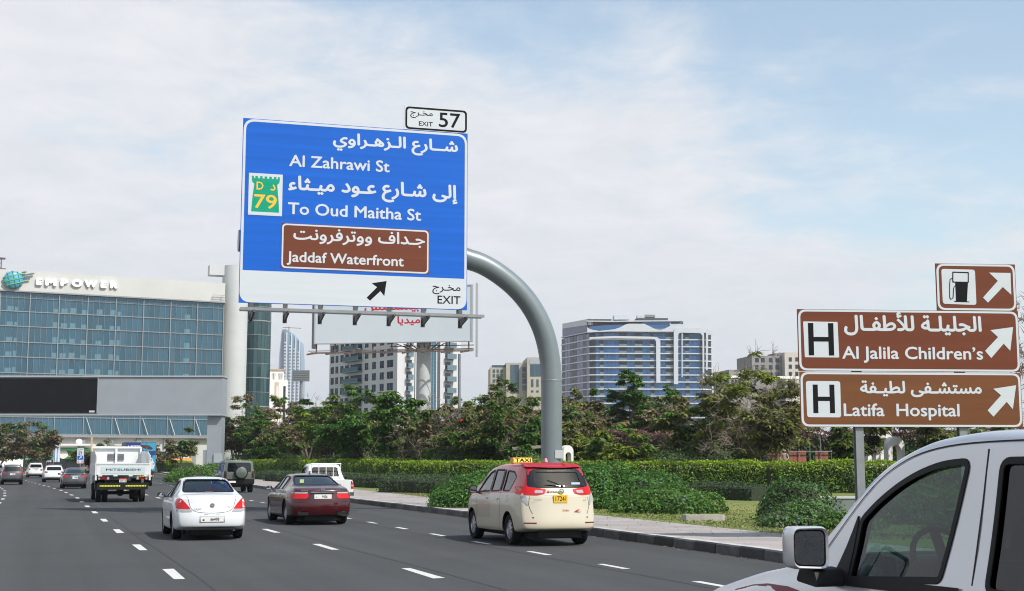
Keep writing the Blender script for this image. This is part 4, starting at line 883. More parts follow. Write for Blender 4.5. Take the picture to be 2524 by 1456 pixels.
for zx0, zx1, lb in ((700, 775, 'silver'), (800, 900, 'silver')):
    a = ps.at(zx0 / 4.071 * .6703, (1600 + 400 / 4.071) * .6703, 8); b_ = ps.at(zx1 / 4.071 * .6703, (1600 + 165 / 4.071) * .6703, 8)
    t_ = thing('banner', 'silvery blue banner, %s of two standing before the green shop' % ('left' if zx0 < 750 else 'right'), 'banner', ps.p + ps.e * a[0] + ps.n * 8, ps.a, 'banners before the shop'); wv = MB(); w_ = b_[0] - a[0]; n_ = 8
    vs = []
    for i in range(n_ + 1):
        for j in (0, 1): vs.append((w_ * i / n_, .25 * math.sin(i * 1.9), (a[1] if j == 0 else b_[1])))
    wv.add(vs, [(2 * i, 2 * i + 2, 2 * i + 3, 2 * i + 1) for i in range(n_)]); wv.obj('cloth', mat('banner_silver', (0.45, 0.55, 0.75), 0.35, 0.2, rgb2=(0.75, 0.8, 0.9), scale=1.2), t_, fix=False)
    MB().tube([(-.05, 0, 0), (-.05, 0, b_[1] + .3)], .05, 6).obj('pole', M_STEEL, t_)
# low orange-walled station behind the exit
ps2 = Plane(WP(430, 1130, 318), 0); gs = thing('low_kiosk', 'low kiosk with an orange wall behind the exit hedge', 'kiosk', ps2.p, 0)
for nm, x0, y0, x1, y1, m in (('wall', 388, 1110, 440, 1140, M_WH), ('orange_wall', 405, 1128, 480, 1141, mat('orange_paint', (0.75, 0.36, 0.1), 0.6)), ('window', 392, 1112, 410, 1128, M_GLASSD)):
    a = ps2.at(x0, y1); b_ = ps2.at(x1, y0); y_ = {'wall': 0, 'orange_wall': -3, 'window': -.1}[nm]; box_obj(nm, a[0], b_[0], y_, y_ + (6 if nm == 'wall' else .15), 0 if nm != 'window' else a[1], b_[1], m, gs)

# ---- smaller roadside signs
p57 = Plane(WP(198, 1120, 150), R(12)); f6 = lambda zx, zy: p57.at(zx / 4.071 * .6703, (1600 + zy / 4.071) * .6703)
s57 = thing('exit_sign', 'small white exit 57 sign with a blue arrow plate at the fork', 'road sign', p57.p, p57.a)
a = f6(1148, 420); b_ = f6(1258, 193); MB().prism(rrect(a[0], a[1], b_[0], b_[1], .1), 0, .03).obj('panel', M_WHITE, s57)
def l6(t, x0, y0, x1, y1, m, bold=.01): A = f6(x0, y1); B_ = f6(x1, y0); lettering(t, (A[0], A[1], B_[0], B_[1]), -.006, m, s57, bold)
l6('مخرج', 1172, 203, 1238, 226, M_BLACK); l6('EXIT', 1178, 236, 1228, 250, M_BLACK); l6('57', 1172, 256, 1232, 296, M_BLACK)
A = f6(1156, 366); B_ = f6(1246, 304); flat('blue_plate', rrect(A[0], A[1], B_[0], B_[1], .08), -.004, M_BLUE, s57)
flat('arrow', [f6(*p) for p in ((1225, 312), (1196, 314), (1205, 323), (1180, 345), (1189, 354), (1214, 332), (1222, 342))], -.008, M_WHITE, s57)
for sg_ in (-1, 1):
    c2 = 1199; flat('red_chevron', [f6(c2 + sg_ * p, q) for p, q in ((12, 378), (26, 378), (46, 395), (26, 412), (12, 412), (32, 395))], -.006, mat('chevron_red', (0.55, 0.02, 0.03), 0.5), s57)
A = f6(1199, 420); MB().tube([(A[0], .06, 0), (A[0], .06, A[1] + .8)], .05, 8).obj('post', M_STEEL, s57)
pbs = Plane(WP(283, 1104, 190), R(8)); f10 = lambda zx, zy: pbs.at((300 + zx / 4.853) * .6703, (1560 + zy / 4.853) * .6703)
sb_ = thing('far_hospital_sign', 'small brown hospital sign far behind the white truck', 'road sign', pbs.p, pbs.a)
a = f10(490, 465); b_ = f10(800, 375); box_obj('panel', a[0], b_[0], 0, .04, a[1] - .5, b_[1], M_BROWN, sb_); ring('border', rrect(a[0] + .02, a[1] - .48, b_[0] - .02, b_[1] - .02, .1), rrect(a[0] + .08, a[1] - .42, b_[0] - .08, b_[1] - .08, .08), -.004, M_WHITE, sb_)
A = f10(555, 440); B_ = f10(585, 398); flat('plate', [(A[0], A[1]), (B_[0], A[1]), (B_[0], B_[1]), (A[0], B_[1])], -.004, M_WHITE, sb_); lettering('H', (A[0] + .05, A[1] + .1, B_[0] - .05, B_[1] - .1), -.008, M_BLACK, sb_, .02)
A = f10(512, 440); B_ = f10(535, 398); xm = (A[0] + B_[0]) / 2; flat('arrow', [(xm - .06, A[1]), (xm + .06, A[1]), (xm + .06, B_[1] - .25), (B_[0], B_[1] - .25), (xm, B_[1]), (A[0], B_[1] - .25), (xm - .06, B_[1] - .25)], -.004, M_WHITE, sb_)
for t_, y0, y1 in (('مستشفى', 398, 418), ('Hospital', 424, 440)): A = f10(600, y1); B_ = f10(685, y0); lettering(t_, (A[0], A[1], B_[0], B_[1]), -.004, M_WHITE, sb_, .02)
for x_ in (a[0] + .8, b_[0] - .8): MB().tube([(x_, .1, 0), (x_, .1, a[1])], .07, 8).obj('post', M_STEEL, sb_)
c_ = G(407, 1159.5, .15); bp_ = thing('parking_sign', 'small white sign with a blue symbol on a thin post by the exit', 'road sign', (c_.x, c_.y, 0.1)); k_ = c_.y / F
box_obj('panel', -6 * k_, 5.5 * k_, 0, .05, 20 * k_, 42 * k_, M_WHITE, bp_); box_obj('symbol', -4 * k_, 3.5 * k_, -.02, -.001, 26 * k_, 36 * k_, M_BLUE, bp_); MB().tube([(0, .1, 0), (0, .1, 30 * k_)], .08, 6).obj('post', M_STEEL, bp_)
c_ = WP(690 / 4.853, 0, 200)
# ------------------------------------------------------------------ plants
RNG = np.random.default_rng(11)
L_DARK = mat('leaf_dark_green', (0.05, 0.13, 0.02), 0.5, island=0.6, trans=0.3, spec=0.3)
L_MID = mat('leaf_green', (0.092, 0.168, 0.03), 0.5, island=0.5, trans=0.3, spec=0.3)
L_YEL = mat('leaf_yellow_green', (0.20, 0.25, 0.03), 0.55, island=0.45, trans=0.35, spec=0.3)
L_OLIVE = mat('leaf_olive', (0.135, 0.145, 0.045), 0.6, island=0.45, trans=0.3, spec=0.2)
L_GREY = mat('leaf_grey_green', (0.13, 0.175, 0.10), 0.6, island=0.4, trans=0.25, spec=0.2)
L_BROWN = mat('dry_pod_brown', (0.155, 0.115, 0.062), 0.8, island=0.45, trans=0.1)
L_PINK = mat('flower_pink', (0.20, 0.085, 0.09), 0.6, island=0.4, trans=0.3); L_RED = mat('flower_red', (0.5, 0.05, 0.015), 0.6, island=0.3, trans=0.3)
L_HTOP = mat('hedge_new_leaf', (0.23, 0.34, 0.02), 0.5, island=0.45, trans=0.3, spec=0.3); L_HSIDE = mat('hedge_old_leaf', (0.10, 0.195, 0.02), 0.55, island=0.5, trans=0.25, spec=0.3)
L_LOW = mat('low_hedge_leaf', (0.055, 0.09, 0.035), 0.55, island=0.45, trans=0.2, spec=0.3); L_BUSH = mat('bush_leaf', (0.075, 0.19, 0.03), 0.5, island=0.5, trans=0.3, spec=0.35)
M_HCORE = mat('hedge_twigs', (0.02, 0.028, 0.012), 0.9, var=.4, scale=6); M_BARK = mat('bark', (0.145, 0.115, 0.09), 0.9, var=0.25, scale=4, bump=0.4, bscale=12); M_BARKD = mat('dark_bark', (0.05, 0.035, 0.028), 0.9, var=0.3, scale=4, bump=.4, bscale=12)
M_TWIG = mat('dry_twig', (0.20, 0.16, 0.125), 0.9)
def leaf_quads(C, size, asp=0.45, flat_=0.0, sz_var=0.35, nrm=None, jit=.55):
    """small pointed quads with random lie; flat_ pulls them level, nrm makes them face outwards"""
    n = len(C); D = RNG.normal(size=(n, 3))
    if nrm is not None:
        Nn = nrm + RNG.normal(size=(n, 3)) * jit; Nn /= np.linalg.norm(Nn, axis=1)[:, None] + 1e-9; D -= Nn * (D * Nn).sum(1)[:, None]
    else: D[:, 2] *= (1 - flat_); Nn = RNG.normal(size=(n, 3)); Nn[:, 2] += flat_ * 4
    D /= np.linalg.norm(D, axis=1)[:, None] + 1e-9
    T = np.cross(D, Nn); T /= np.linalg.norm(T, axis=1)[:, None] + 1e-9
    s = size * (1 + sz_var * RNG.uniform(-1, 1, n))[:, None]
    a = C - D * s / 2; b = C + T * s * asp / 2; c = C + D * s / 2; d = C - T * s * asp / 2
    V = np.stack([a, b, c, d], 1).reshape(-1, 3); Fq = np.arange(4 * n).reshape(n, 4); return V, Fq
def frond_stars(C, size, k=6, droop=.28):
    """fern-like leaves fanning out level from a twig end and drooping at their tips"""
    n = len(C); a = (np.arange(k)[None, :] * 2 * np.pi / k + RNG.uniform(0, 6.28, n)[:, None] + RNG.normal(0, .25, (n, k))).ravel(); m = n * k
    Cc = np.repeat(C, k, 0); s = size * RNG.uniform(.6, 1.25, m)[:, None]; D = np.stack([np.cos(a), np.sin(a), RNG.normal(-droop, .22, m)], -1); D /= np.linalg.norm(D, axis=1)[:, None]
    tilt = np.repeat(RNG.normal(0, .25, (n, 3)), k, 0); Nn = np.stack([np.zeros(m), np.zeros(m), np.ones(m)], -1) + tilt + RNG.normal(0, .2, (m, 3)); T = np.cross(D, Nn); T /= np.linalg.norm(T, axis=1)[:, None]
    p0 = Cc + D * s * .06; p1 = Cc + D * s * .55 + T * s * .17; p2 = Cc + D * s - np.array([0, 0, 1]) * s * .14; p3 = Cc + D * s * .55 - T * s * .17
    return np.stack([p0, p1, p2, p3], 1).reshape(-1, 3), np.arange(4 * m).reshape(m, 4)
def merge(parts):
    V = []; Fq = []; M = []; b = 0
    for v, f, m in parts: V.append(v); Fq.append(f + b); M.append(np.full(len(f), m)); b += len(v)
    return np.concatenate(V), np.concatenate(Fq), np.concatenate(M)
class Wood:
    def __init__(s): s.V = []; s.Fq = []; s.b = 0
    def seg(s, pts, rads, n):
        P = np.array(pts); k = len(P); d = np.gradient(P, axis=0); d /= np.linalg.norm(d, axis=1)[:, None] + 1e-9
        ref = np.array([0, 0, 1.0]) if abs(d[0][2]) < .9 else np.array([1.0, 0, 0])
        u = np.cross(d, ref); u /= np.linalg.norm(u, axis=1)[:, None] + 1e-9; v = np.cross(d, u)
        a = np.arange(n) * 2 * np.pi / n
        R_ = (u[:, None, :] * np.cos(a)[None, :, None] + v[:, None, :] * np.sin(a)[None, :, None]) * np.array(rads)[:, None, None] + P[:, None, :]
        s.V.append(R_.reshape(-1, 3))
        i = np.arange(k - 1)[:, None] * n; j = np.arange(n)[None, :]; j2 = (j + 1) % n
        s.Fq.append(np.stack([i + j, i + j2, i + n + j2, i + n + j], -1).reshape(-1, 4) + s.b); s.b += k * n
def grow(W_, p, d, L, r, lev, maxlev, tips, rnd, flat_, env, bends=4):
    """one branch: wanders, then splits"""
    pts = [np.array(p)]; d = np.array(d, float); n = bends
    for i in range(n):
        d = d + np.array([rnd.gauss(0, .16), rnd.gauss(0, .16), rnd.gauss(0, .11)]) * (1 if lev else .5); d /= np.linalg.norm(d)
        if pts[-1][2] > env[1] * .9 and d[2] > 0: d[2] *= .3
        if lev >= 2: d[2] -= .03
        pts.append(pts[-1] + d * L / n)
    r1 = r * .62
    W_.seg(pts, np.linspace(r, r1, n + 1), 8 if lev == 0 else 5 if lev <= 1 else 4 if lev == 2 else 3)
    if lev >= maxlev: tips.append((pts[-1], d, lev)); tips.append((pts[-2], d, lev)); return
    k = 3 if lev < 2 else (3 if rnd.random() < .6 else 2)
    if lev == 0: k = env[3]
    a0 = rnd.uniform(0, 6.28)
    for i in range(k):
        a = a0 + 6.283 * i / k + rnd.uniform(-.5, .5); sp = env[2] if lev == 0 else rnd.uniform(.45, .95)
        side = np.array([math.cos(a), math.sin(a), 0]); side -= d * side.dot(d); side /= np.linalg.norm(side) + 1e-9
        nd = d * math.cos(sp) + side * math.sin(sp); nd[2] = nd[2] * (1 - flat_) + (.06 if lev else .25); nd /= np.linalg.norm(nd)
        ll = L * rnd.uniform(.62, .92) if lev else env[0] * rnd.uniform(.42, .58)
        grow(W_, pts[-1] if i else pts[-1], nd, ll, r1 * rnd.uniform(.62, .8), lev + 1, maxlev, tips, rnd, flat_, env)
    if lev in (1, 2) and rnd.random() < .8:
        q = pts[len(pts) // 2]; a = rnd.uniform(0, 6.28); nd = d * .5 + np.array([math.cos(a), math.sin(a), .15]); nd /= np.linalg.norm(nd)
        grow(W_, q, nd, L * .55, r1 * .5, lev + 1, maxlev, tips, rnd, flat_, env)
def tree(label, x, y, h, spread, seed, leaf=(0.5, [L_MID]), trunk=None, lean=(0, 0), flat_=.35, lev=4, cat='tree', group='flame trees behind the hedge', bark=None, fork=3, forkang=.8, r0=None, frond=.55, twigs=0.0, flowers=0.0, gz=0.18, bunch=7):
    """leaf = (share of twig tips in leaf, leaf materials)"""
    rnd = random.Random(seed); t = thing('flame_tree' if cat == 'tree' else cat, label, 'tree', (x, y, gz), 0, group)
    W_ = Wood(); tips = []; hf = trunk if trunk else h * .17
    d0 = np.array([lean[0], lean[1], 1.0]); d0 /= np.linalg.norm(d0)
    grow(W_, (0, 0, -.1), d0, hf, r0 or h * .024, 0, lev, tips, rnd, flat_, (spread, h, forkang, fork))
    V = np.concatenate(W_.V); zmx = V[:, 2].max()
    s = h * .93 / zmx; rad = np.quantile(np.hypot(V[:, 0] - V[:, 0].mean(), V[:, 1]), .985); sxy = spread / rad
    def sc_(P): P = P.copy(); k = np.clip((P[:, 2] - hf * .6) / (hf * .6), 0, 1)[:, None]; P[:, :2] *= (1 + (sxy - 1) * k); P[:, 2] *= 1 + (s - 1) * k[:, 0]; return P
    V = sc_(V)
    T = sc_(np.array([q[0] for q in tips])); D = np.array([q[1] for q in tips])
    Fw = np.concatenate(W_.Fq)
    np_obj('trunk', V, Fw, [bark or M_BARK], t)
    if twigs:
        W2 = Wood(); n = int(len(T) * twigs)
        for i in RNG.integers(0, len(T), n):
            dd = D[i] * .6 + RNG.normal(size=3) * .6 + [0, 0, .25]; dd /= np.linalg.norm(dd); L = spread * RNG.uniform(.08, .2)
            q = T[i]; m_ = q + dd * L * .5 + RNG.normal(size=3) * .06; e = m_ + (dd + RNG.normal(size=3) * .4) * L * .5
            W2.seg([q, m_, e], [.022, .015, .007], 3)
        np_obj('twigs', np.concatenate(W2.V), np.concatenate(W2.Fq), [M_TWIG], t, kind='stuff')
    share, ms = leaf
    if share > 0:
        # leafy patches: whole limbs in leaf, others bare
        nc = max(3, int(9 * 1)); cen = T[RNG.integers(0, len(T), nc)]; dist = np.min(np.linalg.norm(T[:, None] - cen[None], axis=2), axis=1)
        pr_ = dist + RNG.normal(size=len(T)) * spread * .12; thr = np.quantile(pr_, min(1, share)); sel = T[pr_ <= thr]
        C = np.repeat(sel, bunch, 0); C = C + RNG.normal(size=C.shape) * [spread * .05, spread * .05, spread * .022]
        KF = 6; Vl, Fl = frond_stars(C, frond, KF)
        mi = RNG.integers(0, len(ms), len(C))
        # neighbouring fronds mostly share a tone
        base = np.floor((np.sin(C[:, 0] * 1.1 + seed) + np.cos(C[:, 1] * 1.3 + seed) + C[:, 2] * .35 + RNG.normal(size=len(C)) * .5) * .8).astype(int) % len(ms)
        mi = np.repeat(base, KF)
        mats_ = list(ms)
        if flowers:
            k = RNG.random(len(mi)) < flowers; k &= np.repeat(C[:, 2] > np.quantile(C[:, 2], .6), KF); mi = mi.copy(); mi[k] = len(ms); mats_.append(L_RED)
        np_obj('crown', Vl, Fl, mats_, t, mi, kind=None)
    return t
def PX(px, Y): return (px - CX) / F * Y / (CT + 0) * 1.0
def tz(py, Y): return H + (1143 - py) / F * Y
HYP = ((608, 172), (765, 143), (880, 122), (1000, 110), (1150, 102), (1375, 95), (1540, 87), (1690, 82), (1900, 77), (2360, 73))
def behind(px, Y, d): return max(Y, float(np.interp(px, [q[0] for q in HYP], [q[1] for q in HYP])) + d)
# trees along the bed: label, trunk px, distance, top py, spread px, seed, leaf share, materials, options
TR = [
 ('dark leafy flame tree left of the row, beside the far bushes', 655, 150, 1000, 66, 3, .95, [L_DARK, L_MID, L_DARK], {}),
 ('brown twiggy flame tree third from the left of the row', 718, 140, 985, 52, 4, .45, [L_BROWN, L_OLIVE, L_MID], dict(twigs=2.5)),
 ('flame tree with tangled bare top and low green leaves', 768, 125, 962, 58, 15, .6, [L_OLIVE, L_MID, L_BROWN], dict(twigs=2.2)),
 ('dark-trunked flame tree with a crooked trunk and bright low leaves', 824, 112, 958, 66, 6, .85, [L_MID, L_YEL, L_DARK], dict(bark=M_BARKD, lean=(-.12, 0), twigs=.6)),
 ('tall dark green flame tree in front of the apartment block', 905, 116, 938, 92, 7, 1.0, [L_DARK, L_DARK, L_MID], dict(bark=M_BARKD)),
 ('green flame tree beside the pale bare tree', 985, 112, 952, 62, 8, .95, [L_DARK, L_MID], {}),
 ('pale bare tree with many twisted stems before the billboard pole', 1036, 100, 968, 62, 9, .18, [L_OLIVE, L_MID], dict(twigs=3.2, fork=4)),
 ('twiggy tree with thin olive leaves between the bare tree and the white arch', 1108, 104, 962, 58, 10, .35, [L_OLIVE, L_BROWN, L_MID], dict(twigs=2.6)),
 ('flame tree with a leaning pale trunk and a few red flowers', 1185, 96, 950, 86, 31, .5, [L_MID, L_OLIVE, L_DARK], dict(lean=(-.38, 0), twigs=2.6, flowers=.03)),
 ('brown twiggy tree just left of the curved pole', 1262, 98, 958, 74, 12, .5, [L_MID, L_OLIVE, L_DARK], dict(twigs=2.4, flowers=.02)),
 ('low flame tree with fern-like leaves left of the curved pole', 1205, 84, 1045, 40, 13, 1.0, [L_MID, L_DARK], dict(group='low flame trees at the hedge')),
 ('low leafy flame tree touching the curved pole', 1295, 86, 1040, 42, 43, .9, [L_MID, L_DARK], dict(group='low flame trees at the hedge')),
 ('small flame tree just right of the curved pole', 1425, 86, 1010, 56, 14, .75, [L_MID, L_YEL, L_OLIVE], dict(twigs=1.0, group='low flame trees at the hedge')),
 ('twiggy tree behind the small one right of the curved pole', 1455, 105, 975, 74, 16, .6, [L_MID, L_OLIVE, L_BROWN], dict(twigs=2.4)),
 ('low fern-leaved flame tree before the pink flowers', 1530, 86, 1052, 58, 17, .9, [L_MID, L_YEL], dict(group='low flame trees at the hedge')),
 ('flame tree with a thick leaning trunk left of the big sparse tree', 1702, 78, 905, 128, 18, .72, [L_OLIVE, L_MID, L_YEL, L_DARK], dict(lean=(.3, 0), twigs=1.6, bark=M_BARKD, r0=.30, frond=.5)),
 ('big sparse flame tree with forked trunk and bare twigs left of the brown sign', 1842, 74, 850, 150, 19, .5, [L_YEL, L_OLIVE, L_OLIVE, L_YEL], dict(twigs=2.6, fork=4, r0=.27, frond=.42, lev=5)),
 ('flame tree behind the brown sign posts with pale forked limbs', 2100, 80, 975, 55, 20, .6, [L_OLIVE, L_MID], dict(twigs=2, fork=3)),
 ('flame tree behind the right end of the brown sign', 2330, 84, 940, 95, 21, .7, [L_OLIVE, L_MID], dict(twigs=2)),
]
for lb, px, Y, top, spx, sd_, sh_, ms, op in TR:
    Y = behind(px, Y, 7)
    tree(lb, PX(px, Y), Y, tz(top, Y) - .1, spx * 1.3 / F * Y, sd_, (sh_, ms), **op)
# greener trees farther back
for lb, px, Y, top, spx, sd_, ms in (('rounded light green tree behind the row, left of the beige block', 1195, 150, 935, 58, 51, [L_MID, L_OLIVE, L_YEL]), ('tall green tree behind the row, before the beige block', 1245, 140, 915, 52, 52, [L_MID, L_MID, L_OLIVE]),
      ('light green rounded tree below the blue block, right of the curved pole', 1450, 132, 945, 60, 53, [L_YEL, L_MID, L_OLIVE]), ('taller mid green tree below the blue block', 1545, 125, 898, 72, 54, [L_MID, L_DARK, L_MID]), ('dark green tree between the blue block and sparse tree', 1620, 120, 935, 66, 55, [L_MID, L_DARK])):
    tree(lb, PX(px, Y), Y, tz(top, Y), spx / F * Y, sd_, (1.0, ms), flat_=.05, cat='broadleaf_tree', group='green trees behind the flame trees', bunch=9, frond=.42)
# trees at the left, in the island, and near the gantry
for lb, px, Y, top, spx, sd_, sh_, ms, op in (
  ('brown-topped tree at the far left edge of the photo', 25, 235, 1040, 60, 61, .95, [L_BROWN, L_OLIVE, L_DARK], dict(twigs=2)), ('wide brown tree on the left with low dark leaves', 78, 225, 1036, 62, 62, .95, [L_BROWN, L_BROWN, L_DARK], dict(twigs=2)),
  ('brown twiggy tree right of the left group', 118, 245, 1068, 32, 63, .8, [L_BROWN, L_OLIVE, L_DARK], dict(twigs=2)), ('thin olive tree behind the white truck', 252, 262, 1082, 42, 64, .8, [L_OLIVE, L_DARK, L_BROWN], dict(twigs=2)),
  ('twiggy tree behind the box truck', 400, 270, 1082, 34, 65, .5, [L_BROWN, L_OLIVE], dict(twigs=3)), ('brown and green tree left of the gantry column', 458, 215, 1048, 30, 66, .9, [L_DARK, L_BROWN, L_OLIVE], dict(twigs=1.5)),
  ('olive and brown tree right of the gantry column', 582, 190, 1022, 30, 67, .85, [L_OLIVE, L_MID, L_BROWN], dict(twigs=2)), ('pale bare tree right behind the gantry column', 560, 240, 1050, 26, 68, .6, [L_BROWN, L_OLIVE], dict(twigs=2.5))):
    tree(lb, PX(px, Y), Y, tz(top, Y), spx * 1.35 / F * Y, sd_, (sh_, ms), group='trees at the fork', flat_=.25, frond=.75, bunch=5, **op)
ORD = 'leftmost second third fourth fifth sixth seventh eighth ninth tenth eleventh twelfth thirteenth fourteenth fifteenth sixteenth seventeenth eighteenth nineteenth twentieth twenty-first twenty-second twenty-third twenty-fourth twenty-fifth rightmost'.split()
for k in range(26):
    px = 590 + k * 42 + random.uniform(-18, 18); Y = random.uniform(122, 165) if px < 1300 else random.uniform(108, 128)
    Y = behind(px, Y, 20)
    tree('%s back-row flame tree counted from the left, its crown filling the gaps' % ORD[k], PX(px, Y), Y, tz(random.uniform(962, 1010), Y), random.uniform(70, 95) / F * Y, 200 + k, (random.uniform(.6, 1), [[L_MID, L_OLIVE, L_BROWN], [L_OLIVE, L_BROWN, L_BROWN], [L_DARK, L_MID, L_YEL]][k % 3]), group='back row of flame trees', lev=3, bunch=16, twigs=3 if k % 3 == 1 else 1.2)
# tall leafless tree right of the sign, near
tree('tall leafless tree at the right edge behind the brown sign', PX(2600, 60), 60, tz(610, 60), 2.6, 71, (0, []), cat='bare_tree', group=None, lev=5, flat_=-.1, twigs=3.0, bark=M_BARKD, trunk=2.5)

def hedge(name, label, pts, wdt, hgt, leaf, top_m, side_m, dens=130, group=None, lump=.12, z0=.19, far=None, cat='hedge'):
    """clipped hedge along a path: twig core and a skin of leaves"""
    P = np.array(pts, float); seg = np.linalg.norm(np.diff(P, axis=0), axis=1); cum = np.concatenate([[0], np.cumsum(seg)]); L = cum[-1]
    t = thing(name, label, cat, (P[0][0], P[0][1], 0), 0, group); O = np.array([P[0][0], P[0][1], 0])
    def at(s): return np.stack([np.interp(s, cum, P[:, 0]), np.interp(s, cum, P[:, 1])], -1)
    hf = lambda s: hgt * (1 + .04 * np.sin(s * .9) + .03 * np.sin(s * 2.3 + 1))
    wf = lambda s: wdt * (1 + .06 * np.sin(s * .7 + 2))
    k = max(3, int(L / 1.2)); S = np.linspace(0, L, k); A = at(S); T = np.gradient(A, axis=0); T /= np.linalg.norm(T, axis=1)[:, None]; Nn = np.stack([T[:, 1], -T[:, 0]], -1)
    vs = []
    for i in range(k):
        h_ = hf(S[i]) * .93; w_ = wf(S[i]) * .45
        for o, z in ((-w_, z0), (-w_, z0 + h_ * .9), (-w_ * .8, z0 + h_), (w_ * .8, z0 + h_), (w_, z0 + h_ * .9), (w_, z0)): vs.append((A[i][0] + Nn[i][0] * o - O[0], A[i][1] + Nn[i][1] * o - O[1], z))
    fs = [(6 * i + j, 6 * i + j + 1, 6 * i + j + 7, 6 * i + j + 6) for i in range(k - 1) for j in range(5)] + [tuple(range(6)), tuple(range(6 * k - 6, 6 * k))]
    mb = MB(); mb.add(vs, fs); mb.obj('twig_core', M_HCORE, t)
    area = L * (wdt + 2 * hgt); n = int(area * dens)
    s = RNG.uniform(-.03 * wdt / L, 1 + .03 * wdt / L, n) * L; sc2 = np.clip(s, 0, L); a = at(sc2); i = np.clip(np.searchsorted(cum, sc2) - 1, 0, len(seg) - 1); tt = np.diff(P, axis=0)[i] / seg[i][:, None]; nn = np.stack([tt[:, 1], -tt[:, 0]], -1)
    per = RNG.uniform(0, wdt + 2 * hgt, n); h = hf(sc2); w_ = wf(sc2)
    off = np.where(per < hgt, -w_ / 2, np.where(per > hgt + wdt, w_ / 2, (per - hgt) / wdt * w_ - w_ / 2)); z = np.where(per < hgt, per / hgt * h, np.where(per > hgt + wdt, (per - hgt - wdt) / hgt * h, h))
    c_ = np.clip((z / h - .8) / .2, 0, 1) ** 2; off *= 1 - .13 * c_ * (np.abs(off) > w_ * .4)
    lu = np.sin(sc2 * 2.1) * np.sin(z * 3 + sc2) * lump + RNG.normal(0, .05, n); top = (per > hgt) & (per < hgt + wdt)
    off = off + np.where(top, 0, np.sign(off) * lu); z = z + np.where(top, lu * .8 + np.abs(RNG.normal(0, .04, n)), 0)
    C = np.stack([a[:, 0] + nn[:, 0] * off - O[0] + tt[:, 0] * (s - sc2), a[:, 1] + nn[:, 1] * off - O[1] + tt[:, 1] * (s - sc2), z0 + np.maximum(z, .03)], -1)
    nr = np.where(top[:, None], np.array([0, 0, 1.0]), np.concatenate([nn * np.sign(off)[:, None], np.full((n, 1), .35)], 1)); V, Fq = leaf_quads(C, leaf, .55, nrm=nr)
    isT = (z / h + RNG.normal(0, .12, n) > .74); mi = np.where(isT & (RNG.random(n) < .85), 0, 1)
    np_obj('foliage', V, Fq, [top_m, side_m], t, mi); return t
def gp(px, py): q = G(px, py, .19); return (q.x, q.y)
def on(px, Y): return (PX(px, Y), Y)
# the tall clipped hedge
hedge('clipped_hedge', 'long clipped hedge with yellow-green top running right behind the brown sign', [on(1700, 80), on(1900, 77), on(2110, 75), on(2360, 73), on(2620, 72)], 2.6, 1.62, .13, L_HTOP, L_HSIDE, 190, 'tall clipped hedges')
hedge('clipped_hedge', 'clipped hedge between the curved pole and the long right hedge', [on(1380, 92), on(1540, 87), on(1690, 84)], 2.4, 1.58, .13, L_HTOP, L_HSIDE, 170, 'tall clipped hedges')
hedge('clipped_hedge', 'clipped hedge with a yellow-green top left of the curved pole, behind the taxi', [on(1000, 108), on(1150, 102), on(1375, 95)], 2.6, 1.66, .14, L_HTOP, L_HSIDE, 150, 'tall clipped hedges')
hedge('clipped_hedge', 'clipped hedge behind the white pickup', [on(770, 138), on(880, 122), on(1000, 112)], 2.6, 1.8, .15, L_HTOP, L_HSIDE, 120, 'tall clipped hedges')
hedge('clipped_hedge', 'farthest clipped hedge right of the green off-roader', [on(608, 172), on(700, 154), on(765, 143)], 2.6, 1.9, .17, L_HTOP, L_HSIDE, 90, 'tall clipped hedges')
# low dark hedges
hedge('low_hedge', 'low dark hedge in front of the tall one, behind the pickup', [on(690, 126), on(790, 112), on(880, 106)], 2.2, .75, .12, L_LOW, L_LOW, 120, 'low dark hedges')
hedge('low_hedge', 'low dark hedge right of the green off-roader', [on(612, 152), on(690, 135)], 2.0, .7, .14, L_LOW, L_LOW, 110, 'low dark hedges')
hedge('low_hedge', 'low dark hedge between the pickup and the big round bush', [on(860, 96), on(980, 88), on(1110, 82)], 2.2, .75, .11, L_LOW, L_LOW, 150, 'low dark hedges')
hedge('low_hedge', 'short low hedge touching the left side of the big round bush', [on(975, 76), on(1110, 71)], 2.0, .72, .1, L_LOW, L_LOW, 170, 'low dark hedges')
hedge('low_hedge', 'low dark hedge before the long right hedge', [on(1700, 62), on(1870, 58)], 1.6, .62, .09, L_LOW, L_LOW, 200, 'low dark hedges')
hedge('far_hedge', 'far hedge along the exit lane left of the gantry column', [on(388, 285), on(470, 262)], 3, 2.0, .25, L_HTOP, L_HSIDE, 50)
